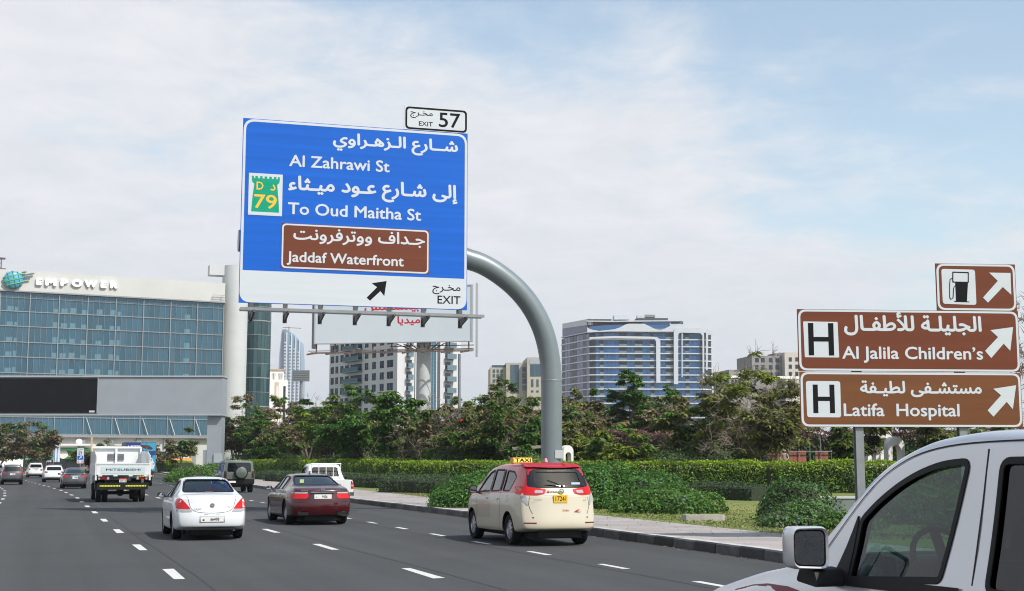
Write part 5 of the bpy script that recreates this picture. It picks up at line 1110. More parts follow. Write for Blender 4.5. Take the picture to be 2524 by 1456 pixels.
# vine-covered wall behind everything
hedge('vine_wall', 'dark flowering vine wall behind the flame trees, right of the curved pole', [on(1480, 104), on(1900, 96), on(2300, 92), on(2700, 90)], 1.6, 3.9, .2, L_PINK, L_DARK, 90, 'vine-covered walls', cat='vine wall')
hedge('vine_wall', 'vine wall with dusty pink flowers behind the flame trees, left of the curved pole', [on(620, 200), on(800, 165), on(1100, 134), on(1480, 118)], 1.8, 3.7, .24, L_BROWN, L_OLIVE, 60, 'vine-covered walls', cat='vine wall')
def bush(name, label, c, rx, ry, h, leaf, m, dens=260, group=None, lob=5, seed=1, flowers=None, spr=0.0):
    rnd = np.random.default_rng(seed); t = thing(name, label, 'bush', (c[0], c[1], .18), 0, group)
    area = math.pi * (rx + ry) * .5 * h * 1.3 + math.pi * rx * ry; n = int(area * dens * 1.7)
    u = rnd.normal(size=(n, 3)); u[:, 2] = np.abs(u[:, 2]); u /= np.linalg.norm(u, axis=1)[:, None]
    cs = rnd.normal(size=(lob, 3)); cs[:, 2] = np.abs(cs[:, 2]) * .8; cs /= np.linalg.norm(cs, axis=1)[:, None]
    r = 1 + .10 * np.sin(u[:, 0] * 4 + seed) * np.cos(u[:, 1] * 5 + seed * 2) + .17 * np.max(np.exp(-np.linalg.norm(u[:, None] - cs[None], axis=2) ** 2 * 5), axis=1) + .05 * np.sin(u[:, 0] * 9 + u[:, 1] * 7) + .05 * np.sin(u[:, 0] * 17 + u[:, 2] * 13 + seed) * np.cos(u[:, 1] * 15) + np.abs(rnd.normal(0, .06 + spr, n)) - .12
    C = u * r[:, None] * [rx, ry, h]; C[:, 2] = np.maximum(C[:, 2], .02)
    V, Fq = leaf_quads(C, leaf, .5, nrm=u * [1 / rx, 1 / ry, 1 / h] * h + [0, 0, .15]); ms = m if isinstance(m, list) else [m]; mi = np.floor((np.sin(C[:, 0] * 2 + C[:, 2] * 3) + rnd.normal(0, .6, n)) + 10).astype(int) % len(ms)
    if flowers: k = rnd.random(n) < .008; mi[k] = len(ms); ms = ms + [flowers]
    np_obj('foliage', V, Fq, ms, t, mi)
    k = 14; vs = []; rings = 6
    for i in range(rings + 1):
        a = math.pi / 2 * i / rings
        for j in range(k): b_ = 2 * math.pi * j / k; vs.append((math.cos(a) * math.cos(b_) * rx * .86, math.cos(a) * math.sin(b_) * ry * .86, math.sin(a) * h * .88))
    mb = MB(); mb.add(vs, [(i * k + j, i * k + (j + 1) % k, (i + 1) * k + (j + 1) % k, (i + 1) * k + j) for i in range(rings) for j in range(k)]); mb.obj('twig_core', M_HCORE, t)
    return t
L_FLB = mat('flower_blue', (0.12, 0.16, 0.45), 0.6)
BG = 'round bushes beside the pavement'
bush('round_bush', 'wide green bush behind the left side of the taxi', on(1165, 50), 1.5, 1.5, 1.15, .1, [L_BUSH, L_DARK], 330, BG, 6, 5)
bush('round_bush', 'large green bush right behind the taxi roof', on(1270, 53), 2.2, 1.8, 1.55, .1, [L_BUSH, L_DARK], 300, BG, 6, 6)
bush('round_bush', 'green bush at the foot of the curved pole, right of the taxi', on(1480, 48.5), 1.9, 1.6, 1.5, .1, [L_BUSH, L_BUSH, L_DARK], 330, BG, 7, 7, L_FLB)
bush('round_bush', 'spreading green bush left of the flat stone', on(1640, 43.5), 1.7, 1.3, .8, .1, [L_BUSH, L_MID], 360, BG, 5, 8, L_FLB)
bush('round_bush', 'green bush between the two bushes right of the taxi', on(1575, 48), 2.0, 1.6, 1.2, .1, [L_BUSH, L_DARK], 280, BG, 6, 9)
bush('round_bush', 'dark bush with a shaded top right of the small lawn', on(1945, 38), 1.1, 1.1, 1.15, .085, [L_DARK, L_LOW], 420, BG, 4, 10)
bush('round_bush', 'bright green bush in front of the dark one, right of the small lawn', on(1955, 34), 1.0, .9, .62, .085, [L_BUSH, L_GREY], 480, BG, 4, 11, L_FLB)
bush('round_bush', 'low green bush beside the mirror of the silver off-roader', on(2070, 33), .9, .8, .42, .085, [L_BUSH, L_MID], 480, BG, 4, 12)
bush('round_bush', 'leafy green mound left of the gantry column', on(492, 118), 2.4, 2.4, 1.35, .16, [L_BUSH, L_MID], 130, BG, 6, 13)
bush('round_bush', 'leafy green mound in front of the gantry column', on(548, 128), 1.9, 2.4, 1.5, .16, [L_BUSH, L_MID], 130, BG, 6, 14)
SG = 'loose grey-green shrubs under the trees'
for i, (px, Y, r_, h_, lb) in enumerate(((905, 128, 3.4, 3.0, 'grey-green shrub under the tall dark tree'), (1085, 112, 2.0, 3.1, 'upright green shrub right of the pale bare tree'), (1120, 108, 2.6, 2.4, 'grey-green shrub left of the leaning trunk'), (860, 132, 3.0, 2.3, 'grey-green shrub by the crooked dark trunk'),
      (1640, 94, 2.3, 2.2, 'grey shrub left of the leaning dark trunk'), (1760, 84, 2.2, 2.6, 'silvery shrub between the two big trees'), (1870, 86, 1.9, 1.8, 'silvery shrub before the red fence'), (620, 170, 4, 2.6, 'olive shrub at the left end of the row'), (1400, 98, 2, 2.2, 'dark shrub by the curved pole'), (740, 150, 3.4, 2.6, 'olive shrub under the twiggy trees'), (1000, 118, 2.6, 2.6, 'olive shrub behind the pale bare tree'), (1310, 100, 2.2, 2.2, 'shrub under the thatched shelter side'))):
    bush('loose_shrub', lb, on(px, behind(px, Y, 5.5)), r_, r_ * .8, h_, .17, [L_GREY, L_MID] if i not in (1, 8) else [L_DARK, L_MID], 90, SG, 6, 30 + i, spr=.05)
bush('round_bush', 'green bush on the lawn seen through the near window of the silver off-roader', on(2260, 36), 1.5, 1.2, .95, .085, [L_BUSH, L_MID], 300, BG, 5, 15)
bush('round_bush', 'rightmost bush, on the lawn behind the rear door of the silver off-roader', on(2420, 33), 1.6, 1.2, 1.0, .085, [L_BUSH, L_MID], 300, BG, 5, 16)
# flat stone, planter wall
c_ = G(1732, 1283, .19); st = MB(); st.prism([(-.62, -.2), (-.5, -.32), (.5, -.25), (.62, 0), (.4, .25), (-.45, .22)], 0, .17, 'xy'); o = st.obj('flat_stone', mat('pale_stone', (0.34, 0.31, 0.28), .9, var=.2, scale=4, bump=.5), None, label='flat pale stone lying on the lawn by the pavement', cat='stone'); o.location = (c_.x, c_.y, .185)
c_ = on(2060, 42); o = MB().box(-.9, 1.6, -.15, .15, 0, .5).obj('planter_wall', mat('grey_render', (0.16, 0.19, 0.19), .8, var=.08, scale=2), None, label='low grey planter wall right of the dark bush', cat='wall'); o.location = (c_[0], c_[1], .19)
o = MB().box(-.93, 1.63, -.18, .18, .5, .56).obj('coping', M_CONC, o)
# short grass tufts scattered near the pavement edge
n = 22000; yy = RNG.uniform(28, 75, n); xk = np.array([kerbX(v) + walkW(v) for v in yy]); xx = xk + RNG.gamma(1.3, 2.6, n); C = np.stack([xx, yy, np.full(n, .2)], -1)
a = RNG.uniform(0, 6.28, n); hgt = RNG.uniform(.015, .055, n); wv = RNG.uniform(.012, .03, n); d = np.stack([np.cos(a), np.sin(a), np.zeros(n)], -1) * wv[:, None]
V = np.stack([C - d, C + d, C + np.stack([RNG.normal(0, .02, n), RNG.normal(0, .02, n), hgt], -1)], 1).reshape(-1, 3)
np_obj('grass', V, np.arange(3 * n).reshape(n, 3), [mat('grass_blade', (0.10, 0.16, 0.03), .7, island=.5, rgb2=(0.2, 0.17, 0.06), scale=.15)], label='short lawn grass beside the pavement', cat='grass', kind='stuff')
# dry leaves blown along the kerb and over the pavement
n = 2600; yy = RNG.uniform(20, 85, n); kx = np.array([kerbX(v) for v in yy]); ww = np.array([walkW(v) for v in yy]); wh = RNG.random(n)
xx = np.where(wh < .45, kx - RNG.gamma(1.2, .12, n) - .01, np.where(wh < .7, kx + .3 + RNG.random(n) * (ww - .4), kx + ww - RNG.gamma(1.2, .25, n))); zz = np.where(xx < kx, .012, .2)
V, Fq = leaf_quads(np.stack([xx, yy, zz], -1), .05, .5, nrm=np.tile([0, 0, 1.0], (n, 1)), jit=.25)
np_obj('leaf_litter', V, Fq, [mat('dry_leaf', (0.16, 0.10, 0.05), .9, island=.5)], label='dry leaves scattered along the kerb and pavement', cat='leaves', kind='stuff')
# ---- things beyond the hedge: white arches, red fence with poles, a person, a thatched shelter
M_ARCH = mat('white_render', (0.66, 0.65, 0.62), .8, var=.05, scale=1.5)
def arch(label, px, Y, w_, h_, d_, rz=0.0):
    t = thing('white_arch', label, 'arch', (PX(px, Y), Y, .18), rz, 'white arches beyond the hedge'); n = 10
    o_ = [(-w_ / 2, 0)] + [(-w_ / 2 * math.cos(math.pi * k / n), h_ - w_ / 2 + w_ / 2 * math.sin(math.pi * k / n)) for k in range(n + 1)] + [(w_ / 2, 0)]
    wi = w_ * .56; i_ = [(wi / 2, 0)] + [(wi / 2 * math.cos(math.pi * k / n), h_ * .9 - wi / 2 - .2 + wi / 2 * math.sin(math.pi * k / n)) for k in range(n + 1)] + [(-wi / 2, 0)]
    MB().prism(o_ + i_, -d_ / 2, d_ / 2).obj('arch_wall', M_ARCH, t); return t
arch('front white arch beyond the hedge, right of the sign post', 2190, 86, 1.25, 3.3, .5, R(20)); arch('taller white arch just behind the front one', 2160, 89, 1.3, 3.9, .5, R(20)); arch('third white arch, lowest, beside the tree fork', 2140, 92, 1.3, 3.0, .5, R(20))
arch('white arch peeking out right of the curved pole', 1394, 97, .85, 2.9, .5, R(30)); arch('white arch under the low tree left of the curved pole', 1172, 108, 1.3, 2.7, .5, R(30))
fx0 = PX(1880, 92); fx1 = PX(2062, 92); rf = thing('red_fence', 'red-brown board fence with thin scaffold poles beyond the hedge', 'fence', (fx0, 92, .18)); wd_ = fx1 - fx0
for a, b_ in ((0, .27), (.3, .56), (.68, .85)): 
    k0 = int(a * wd_ / .3); k1 = int(b_ * wd_ / .3)
    for k in range(k0, k1): MB().box(k * .3 + .01, k * .3 + .29, 0, .03, .3, 2.45 + (k % 3) * .01).obj('board', mat('red_board', (0.30, 0.11, 0.075), .8, var=.2, scale=2), rf)
for k in range(8): x_ = wd_ * k / 7; MB().tube([(x_, -.1, 0), (x_, -.1, 2.6 + (k % 3) * .35)], .03, 6).obj('scaffold_pole', M_STEEL, rf)
MB().tube([(0, -.14, 2.35), (wd_ * 1.02, -.14, 2.4)], .03, 6).obj('scaffold_pole', M_STEEL, rf)
th = thing('thatched_shelter', 'small grey thatched shelter left of the curved pole', 'shelter', (PX(1312, 104), 104, .18)); q = MB(); q.prism([(-1.5, 2.6), (1.6, 2.85), (1.5, 3.05), (-1.6, 2.85)], -1, 1); q.obj('thatch', mat('thatch', (0.25, 0.22, 0.19), .95, var=.4, scale=3, bump=.6), th)
for x_ in (-1.2, 0, 1.2):
    for y_ in (-.8, .8): MB().tube([(x_, y_, 0), (x_, y_, 2.7)], .06, 6).obj('post', M_BARK, th)
# worker standing beyond the fence
def person(label, x, y, z, s=1.0):
    t = thing('person', label, 'person', (x, y, z), R(160)); me = bpy.data.meshes.new('body')
    V = [(0, 0, .95), (0, .01, 1.2), (0, 0, 1.42), (0, 0, 1.5), (.11, 0, .92), (.12, .03, .5), (.12, -.01, .08), (.12, .12, .04), (-.11, 0, .92), (-.12, .0, .5), (-.12, -.05, .08), (-.12, .08, .04), (.19, 0, 1.40), (.26, .04, 1.14), (.2, .2, 1.0), (-.19, 0, 1.40), (-.27, .03, 1.14), (-.2, .18, .98)]
    E_ = [(0, 1), (1, 2), (2, 3), (0, 4), (4, 5), (5, 6), (6, 7), (0, 8), (8, 9), (9, 10), (10, 11), (2, 12), (12, 13), (13, 14), (2, 15), (15, 16), (16, 17)]
    rd = [.15, .14, .12, .055, .1, .07, .05, .04, .1, .07, .05, .04, .065, .045, .03, .065, .045, .03]
    me.from_pydata(V, E_, []); o = bpy.data.objects.new('body', me); link(o, t); md = o.modifiers.new('s', 'SKIN'); sv = me.skin_vertices[0].data
    for i, r_ in enumerate(rd): sv[i].radius = (r_, r_ * .8)
    sv[0].use_root = True; o.modifiers.new('u', 'SUBSURF').levels = 1; me.materials.append(mat('work_clothes', (0.42, 0.33, 0.24), .9))
    dg = bpy.context.evaluated_depsgraph_get(); m2 = bpy.data.meshes.new_from_object(o.evaluated_get(dg)); o.modifiers.clear(); o.data = m2
    hd = MB(); hd.lathe([(.01, 1.5), (.06, 1.5), (.09, 1.56), (.1, 1.63), (.09, 1.7), (.05, 1.745), (.01, 1.76)], n=12).obj('head', mat('skin', (0.25, 0.14, 0.09), .6), t, smooth=60)
    hc = MB(); hc.lathe([(.105, 1.62), (.112, 1.68), (.1, 1.75), (.06, 1.79), (.01, 1.8)], n=12).obj('head_cloth', mat('head_cloth', (0.6, 0.52, 0.44), .9), t, smooth=60); return t
person('person in tan work clothes and pale head cloth standing by the red fence', PX(1927, 90), 90.6, 1.0)
o = MB().box(-.8, .8, -.4, .4, 0, .82).obj('work_platform', M_DSTEEL, None, label='low steel work platform the person stands on by the fence', cat='platform'); o.location = (PX(1927, 90), 90.6, .18)
# ------------------------------------------------------------------ vehicles
M_TYRE = mat('tyre_rubber', (0.014, 0.014, 0.015), 0.85, spec=.15); M_RIM = mat('alloy_rim', (0.42, 0.43, 0.45), 0.35, 0.8); M_RIMG = mat('grey_hubcap', (0.27, 0.28, 0.30), 0.4, 0.5)
M_BLK = mat('black_plastic', (0.008, 0.008, 0.009), 0.55, spec=.25); M_INT = mat('car_interior', (0.035, 0.036, 0.04), 0.8); M_SEAT = mat('seat_fabric', (0.05, 0.05, 0.055), 0.9); M_SEATG = mat('seat_grey', (0.16, 0.16, 0.17), 0.9)
M_TL = mat('tail_light_red', (0.50, 0.006, 0.008), 0.25, coat=.25, spec=.3); M_TLD = mat('tail_light_dark', (0.14, 0.005, 0.008), 0.25, coat=.25, spec=.3); M_TLW = mat('tail_light_clear', (0.32, 0.33, 0.35), 0.2, coat=.3); M_CHR = mat('chrome', (0.75, 0.76, 0.78), 0.12, 1.0)
M_PLW = mat('plate_white', (0.62, 0.62, 0.6), 0.5); M_PLY = mat('plate_yellow', (0.72, 0.42, 0.03), 0.5); M_DGL = mat('tinted_glass_dark', (0.006, 0.008, 0.010), 0.04, spec=0.5)
M_MIRG = mat('mirror_glass', (0.6, 0.62, 0.65), 0.03, 1.0); M_UND = mat('underbody', (0.012, 0.012, 0.012), .9)
G_LIGHT = glassmat('window_glass_light', (0.50, 0.58, 0.58), 1); G_MED = glassmat('window_glass_tinted', (0.17, 0.21, 0.21), 1); G_DARK = glassmat('window_glass_dark', (0.05, 0.055, 0.06), 1); G_SUV = glassmat('window_glass_green', (0.36, 0.52, 0.47), 1)
def paint(n, c, metal=0.0, rough=0.35): return mat('paint_' + n, c, rough, metal, coat=0.55 if n == 'maroon' else 0.8)
def sm(pts, x, wdt=.14):
    xs = [p[0] for p in pts]; zs = [p[1] for p in pts]; return float(np.mean([np.interp(x + d, xs, zs) for d in np.linspace(-wdt, wdt, 7)]))
MROW = 11; MC = 6
def loft(s, inset=0.0, xa=None, xb=None, floor=None):
    """body as a skin over cross sections; inset makes the cabin hollow"""
    L = s['L']; xa = 0 if xa is None else xa; xb = L if xb is None else xb; n = s.get('n', 34)
    X = np.unique(np.concatenate([np.linspace(xa, xb, n), xa + np.array([.04, .1]) * (1 if not inset else 0) if not inset else [xa], xb - np.array([.04, .1]) if not inset else [xb]]))
    Dr, Df = s.get('Dr', .9), s.get('Df', .7); ro = s.get('roff', [(0, 0)]); fo = s.get('foff', [(0, 0)]); cr, cf = s.get('cr', .12), s.get('cf', .22)
    def mapx(x, y, z, w):
        fr = max(0, 1 - x / Dr); ff = max(0, 1 - (L - x) / Df); q = min(1, abs(y) / max(w, .01)) ** 4
        return x + fr * (np.interp(z, [p[0] for p in ro], [p[1] for p in ro]) + cr * q) - ff * (np.interp(z, [p[0] for p in fo], [p[1] for p in fo]) + cf * q)
    V = []; rows = []
    for x in X:
        zt = sm(s['top'], x, s.get('smt', .12)) - inset; zb = sm(s['bot'], x) if floor is None else floor; zl = sm(s['belt'], x); w = sm(s['hw'], x, .1) - inset
        if zl > zt - .03: zl = zt - .03
        g_ = zt - zl; wr_ = sm(s['wr'], x, .1) - inset; k = min(1, g_ / .40); wr = w * .93 * (1 - k) + min(wr_, w * .93) * k; c = min(1, g_ / .3); e = s.get('edge', 1.0)
        side = [(w * .93, zb), (w * .97, zb + .05), (w * .99, zb + .16), (w, zb + (zl - zb) * .55), (w * .992, zl - .10), (w * .968, zl)]
        side += [(w * .955 + (wr - w * .955) * .34, zl + (zt - .12 * c - zl) * .34), (w * .955 + (wr - w * .955) * .67, zl + (zt - .12 * c - zl) * .67), (wr, zt - .11 * c * e), (wr - .045 * c * e, zt - .045 * c * e), (wr - .15 * c * e, zt - .012 * c)]
        if zl - zb < .3 and floor is None: pass
        rows.append((x, side, zt, zb, w))
    def ringpts(x, side, zt, zb, w):
        r = [(y, z) for y, z in side]; yt = side[-1][0]; yb = side[0][0]
        r += [(yt * (1 - 2 * k / MC), side[-1][1] + .02 * (1 - (1 - 2 * k / MC) ** 2)) for k in range(1, MC)]
        r += [(-y, z) for y, z in side[::-1]]
        r += [(-yb * (1 - 2 * k / MC), zb) for k in range(1, MC)]
        return [(mapx(x, y, z, w), y, z) for y, z in r]
    for q in rows: V += ringpts(*q)
    R_ = 2 * MROW + 2 * (MC - 1); n = len(rows); Fc = []; ri = []
    for i in range(n - 1):
        for j in range(R_):
            Fc.append((i * R_ + j, i * R_ + (j + 1) % R_, (i + 1) * R_ + (j + 1) % R_, (i + 1) * R_ + j)); ri.append(j)
    for end in (0, n - 1):
        x, side, zt, zb, w = rows[end]; base = end * R_; grid = {}
        for j in range(MROW):
            for k in range(MC + 1):
                if k == 0: grid[j, k] = base + j
                elif k == MC: grid[j, k] = base + MROW + (MC - 1) + (MROW - 1 - j)
                elif j == MROW - 1: grid[j, k] = base + MROW + k - 1
                elif j == 0: grid[j, k] = base + R_ - k
                else:
                    y = side[j][0] * (1 - 2 * k / MC); grid[j, k] = len(V); V.append((mapx(x, y, side[j][1], w), y, side[j][1]))
        for j in range(MROW - 1):
            for k in range(MC):
                f = (grid[j, k], grid[j + 1, k], grid[j + 1, k + 1], grid[j, k + 1]); Fc.append(f if end else f[::-1]); ri.append(j)
    return V, Fc, ri, R_
def bake(me, mods, name='b'):
    o = bpy.data.objects.new(name, me); COL.objects.link(o); cut = []
    for kind, arg in mods:
        if kind == 'S': m = o.modifiers.new('s', 'SUBSURF'); m.levels = arg; m.render_levels = arg
        else:
            c = bpy.data.objects.new('cut', arg); COL.objects.link(c); cut.append(c); m = o.modifiers.new('b', 'BOOLEAN'); m.operation = 'DIFFERENCE'; m.object = c; m.solver = 'EXACT'; m.material_mode = 'TRANSFER'
    dg = bpy.context.evaluated_depsgraph_get(); dg.update(); out = bpy.data.meshes.new_from_object(o.evaluated_get(dg))
    for c in cut + [o]: bpy.data.objects.remove(c)
    return out
def dens(poly, step=.07):
    out = []
    for i in range(len(poly)):
        a, b_ = Vector(poly[i]), Vector(poly[(i + 1) % len(poly)]); k = max(1, int((b_ - a).length / step)); out += [tuple(a + (b_ - a) * j / k) for j in range(k)]
    return out
class Shell:
    def __init__(s, me, L): b = bmesh.new(); b.from_mesh(me); s.t = BVHTree.FromBMesh(b); b.free(); s.L = L
    def cast(s, a, b_, d):
        o, v = {'L': ((a, 3, b_), (0, -1, 0)), 'R': ((a, -3, b_), (0, 1, 0)), 'B': ((-2, a, b_), (1, 0, 0)), 'F': ((s.L + 2, a, b_), (-1, 0, 0)), 'T': ((a, b_, 4), (0, 0, -1))}[d]
        h = s.t.ray_cast(Vector(o), Vector(v))
        if h[0] is None: h = s.t.find_nearest(Vector(o) + Vector(v) * (2.2 if d in 'LR' else 2.0)); 
        return h[0], h[1], Vector(v)
def panel_(sh, poly, d, eps, th, grid=.11):
    P = dens(poly); n = len(P); pts = [Vector(p) for p in P]; xs = [p[0] for p in P]; ys = [p[1] for p in P]
    def inside(x, y):
        c = False
        for i in range(n):
            (x0, y0), (x1, y1) = P[i], P[(i + 1) % n]
            if (y0 > y) != (y1 > y) and x < (x1 - x0) * (y - y0) / (y1 - y0) + x0: c = not c
        return c
    gx = np.arange(min(xs) + grid / 2, max(xs), grid); gy = np.arange(min(ys) + grid / 2, max(ys), grid)
    for x in gx:
        for y in gy:
            if inside(x, y) and min((Vector((x, y)) - q).length for q in pts[:n]) > grid * .4: pts.append(Vector((x, y)))
    r = delaunay_2d_cdt(pts, [(i, (i + 1) % n) for i in range(n)], [], 1, 1e-5)
    V = []
    for p in r[0]:
        h, nn, v = sh.cast(p[0], p[1], d)
        if nn.dot(v) > 0: nn = -nn
        V.append(h + (nn * .6 - v * .4) * eps)
    Fc = [tuple(f) for f in r[2]]
    if th:
        m = {}; edges = {}
        for f in Fc:
            for a, b_ in zip(f, f[1:] + f[:1]): edges[(a, b_)] = 1
        v = Vector({'L': (0, -1, 0), 'R': (0, 1, 0), 'B': (1, 0, 0), 'F': (-1, 0, 0), 'T': (0, 0, -1)}[d])
        for a, b_ in list(edges):
            if (b_, a) not in edges:
                for q in (a, b_):
                    if q not in m: m[q] = len(V); V.append(V[q] + v * th)
                Fc.append((b_, a, m[a], m[b_]))
    return V, Fc
def add_panel(car, nm, poly, dirs, m, eps=.004, th=.012, label=None, grid=.11):
    for d in dirs:
        p = poly if d != 'R' and d != 'B2' else poly
        V, Fc = panel_(car['sh'], p, d, eps, th, grid); mb = MB(); mb.v = [tuple(v) for v in V]; mb.f = Fc; mb.m = [0] * len(Fc)
        o = mb.obj(nm, m, car['root'], smooth=35, fix=True)
        if label: o['label'] = label
def mir(poly): return [(-a, b_) for a, b_ in poly][::-1]
def add_rear_pair(car, nm, poly, m, eps=.006, th=.03, d='B'):
    add_panel(car, nm, poly, d, m, eps, th, grid=.07); add_panel(car, nm, mir(poly), d, m, eps, th, grid=.07)
def strip_poly(pts, w_, closed=False):
    """a thin band along a polyline"""
    P = [Vector(p) for p in pts]; n = len(P); L_, R2 = [], []
    for i in range(n):
        a = P[i - 1] if (i or closed) else P[i]; b_ = P[(i + 1) % n] if (i < n - 1 or closed) else P[i]; d = (b_ - a).normalized(); q = Vector((-d.y, d.x)) * w_ / 2; L_.append(tuple(P[i] + q)); R2.append(tuple(P[i] - q))
    return L_, R2
def add_line(car, nm, pts, w_, dirs, m, eps=.003, closed=False):
    pts = dens(pts, .09) if closed else [tuple(Vector(pts[i]).lerp(Vector(pts[i + 1]), k / 5)) for i in range(len(pts) - 1) for k in range(5)] + [pts[-1]]
    if not closed and len(pts) > 6:
        for _ in range(6): pts = [pts[0]] + [tuple((Vector(pts[i - 1]) + Vector(pts[i]) * 2 + Vector(pts[i + 1])) / 4) for i in range(1, len(pts) - 1)] + [pts[-1]]
    a, b_ = strip_poly(pts, w_, closed); n = len(pts)
    for d in dirs:
        V = []
        for p in a + b_:
            h, nn, v = car['sh'].cast(p[0], p[1], d)
            if nn.dot(v) > 0: nn = -nn
            V.append(h + (nn * .6 - v * .4) * eps)
        Fc = [(i, (i + 1) % n, n + (i + 1) % n, n + i) for i in range(n if closed else n - 1)]
        mb = MB(); mb.v = [tuple(v) for v in V]; mb.f = Fc; mb.m = [0] * len(Fc); mb.obj(nm, m, car['root'], fix=False)
WH = {}
def wheel_mesh(r, w_, rim, spokes):
    k = (r, w_, rim.name, spokes)
    if k in WH: return WH[k]
    t = MB().lathe([(r * .62, -w_ / 2 + .02), (r * .93, -w_ / 2), (r, -w_ / 2 + .03), (r, w_ / 2 - .03), (r * .93, w_ / 2), (r * .64, w_ / 2 - .01), (r * .62, w_ / 2 - .05)], 'y', 32).mesh('wheel', M_TYRE, 40)
    m = MB(); m.lathe([(r * .64, -.02), (r * .64, .02), (r * .60, .03), (r * .57, .0)], 'y', 32); ri = r * .6
    for i in range(spokes):
        a = 2 * math.pi * i / spokes; d = Vector((math.cos(a), 0, math.sin(a))); q = Vector((-math.sin(a), 0, math.cos(a))) * ri * (.13 if spokes > 6 else .17)
        p0 = d * .03; p1 = d * ri; y0, y1 = .03, -.005
        m.add([(p0 - q * 1.2) + Vector((0, y0, 0)), (p0 + q * 1.2) + Vector((0, y0, 0)), (p1 + q) + Vector((0, y1 + .02, 0)), (p1 - q) + Vector((0, y1 + .02, 0)), (p0 - q * 1.2), (p0 + q * 1.2), (p1 + q) + Vector((0, -.02, 0)), (p1 - q) + Vector((0, -.02, 0))], [(0, 1, 2, 3), (7, 6, 5, 4), (0, 3, 7, 4), (1, 5, 6, 2)])
    m.lathe([(.001, .035), (.05, .035), (.065, .02), (.065, -.01)], 'y', 16)
    dk = MB().lathe([(.001, -.04), (ri * 1.05, -.04)], 'y', 24).mesh('brake_disc', M_BLK)
    WH[k] = (t, m.mesh('rim', rim, 40), dk); return WH[k]
def add_wheel(root, x, y, r, w_, rim, spokes, sgn, yc=None):
    t, ri, dk = wheel_mesh(r, w_, rim, spokes); o = bpy.data.objects.new('wheel', t); link(o, root); o.location = (x, y, r); 
    if sgn < 0: o.rotation_euler = (0, 0, math.pi)
    q = bpy.data.objects.new('rim', ri); link(q, o); q.location = (0, w_ / 2 - .045, 0); q = bpy.data.objects.new('brake_disc', dk); link(q, o); q.location = (0, w_ / 2 - .05, 0); return o
def plate(car, y0, z0, w_, h_, m, txt, x, small=None, tb=None):
    x = min(car['sh'].cast(a, b_, 'B')[0].x for a in (y0 - w_ / 2, y0, y0 + w_ / 2) for b_ in (z0, z0 + h_)) - .016
    p = MB(); p.box(x, x + .012, y0 - w_ / 2, y0 + w_ / 2, z0, z0 + h_); o = p.obj('number_plate', m, car['root']); mp3 = lambda a, _, b_: (x - .004, -a, b_)
    tw = tb or (.35, .92); a0 = -y0 - w_ / 2 + w_ * tw[0]; a1 = -y0 - w_ / 2 + w_ * tw[1]
    lettering(txt, (a0, z0 + h_ * .18, a1, z0 + h_ * .80), 0, M_BLACK, o, .015, map3=mp3)
    if small: lettering(small, (-y0 - w_ / 2 + w_ * .08, z0 + h_ * .2, -y0 - w_ / 2 + w_ * .16, z0 + h_ * .5), 0, M_BLACK, o, .01, map3=mp3)
    return o
def rear_text(car, t, a0, z0, a1, z1, x, m, nm='badge', bold=.01):
    xm = min(car['sh'].cast(-a, b_, 'B')[0].x for a in (a0, a1, (a0 + a1) / 2) for b_ in (z0, z1)) - .008
    return lettering(t, (a0, z0, a1, z1), 0, m, car['root'], bold, name=nm, map3=lambda a, _, b_: (xm, -a, b_))
def mirror(car, x, y, z, m, w_=.2, h_=.14):
    for s in (1, -1):
        q = MB(); po = rpoly([(y, z - h_ / 2), (y + w_, z - h_ / 2 + .01), (y + w_, z + h_ / 2 - .01), (y, z + h_ / 2)], .05)
        po = [(a * s, b_) for a, b_ in po]; q.prism(po, x, x + .06, 'yz'); k = [((a - (y + w_ / 2) * s) * .7 + (y + w_ / 2) * s, (b_ - z) * .7 + z) for a, b_ in po]; n = len(po)
        q.add([(x + .06, a, b_) for a, b_ in po] + [(x + .13, a, b_) for a, b_ in k], [(i, (i + 1) % n, n + (i + 1) % n, n + i) for i in range(n)] + [tuple(range(n, 2 * n))])
        q.box(x + .02, x + .07, (y - .08) * s if s > 0 else -y, y * s if s > 0 else (-y + .08), z - h_ / 2, z - h_ / 2 + .04)
        o = q.obj('door_mirror', m, car['root'], smooth=40); g_ = [((a - (y + w_ / 2) * s) * .85 + (y + w_ / 2) * s, (b_ - z) * .85 + z) for a, b_ in po]; MB().prism(g_, x - .004, x - .001, 'yz').obj('mirror_glass', M_MIRG, o)
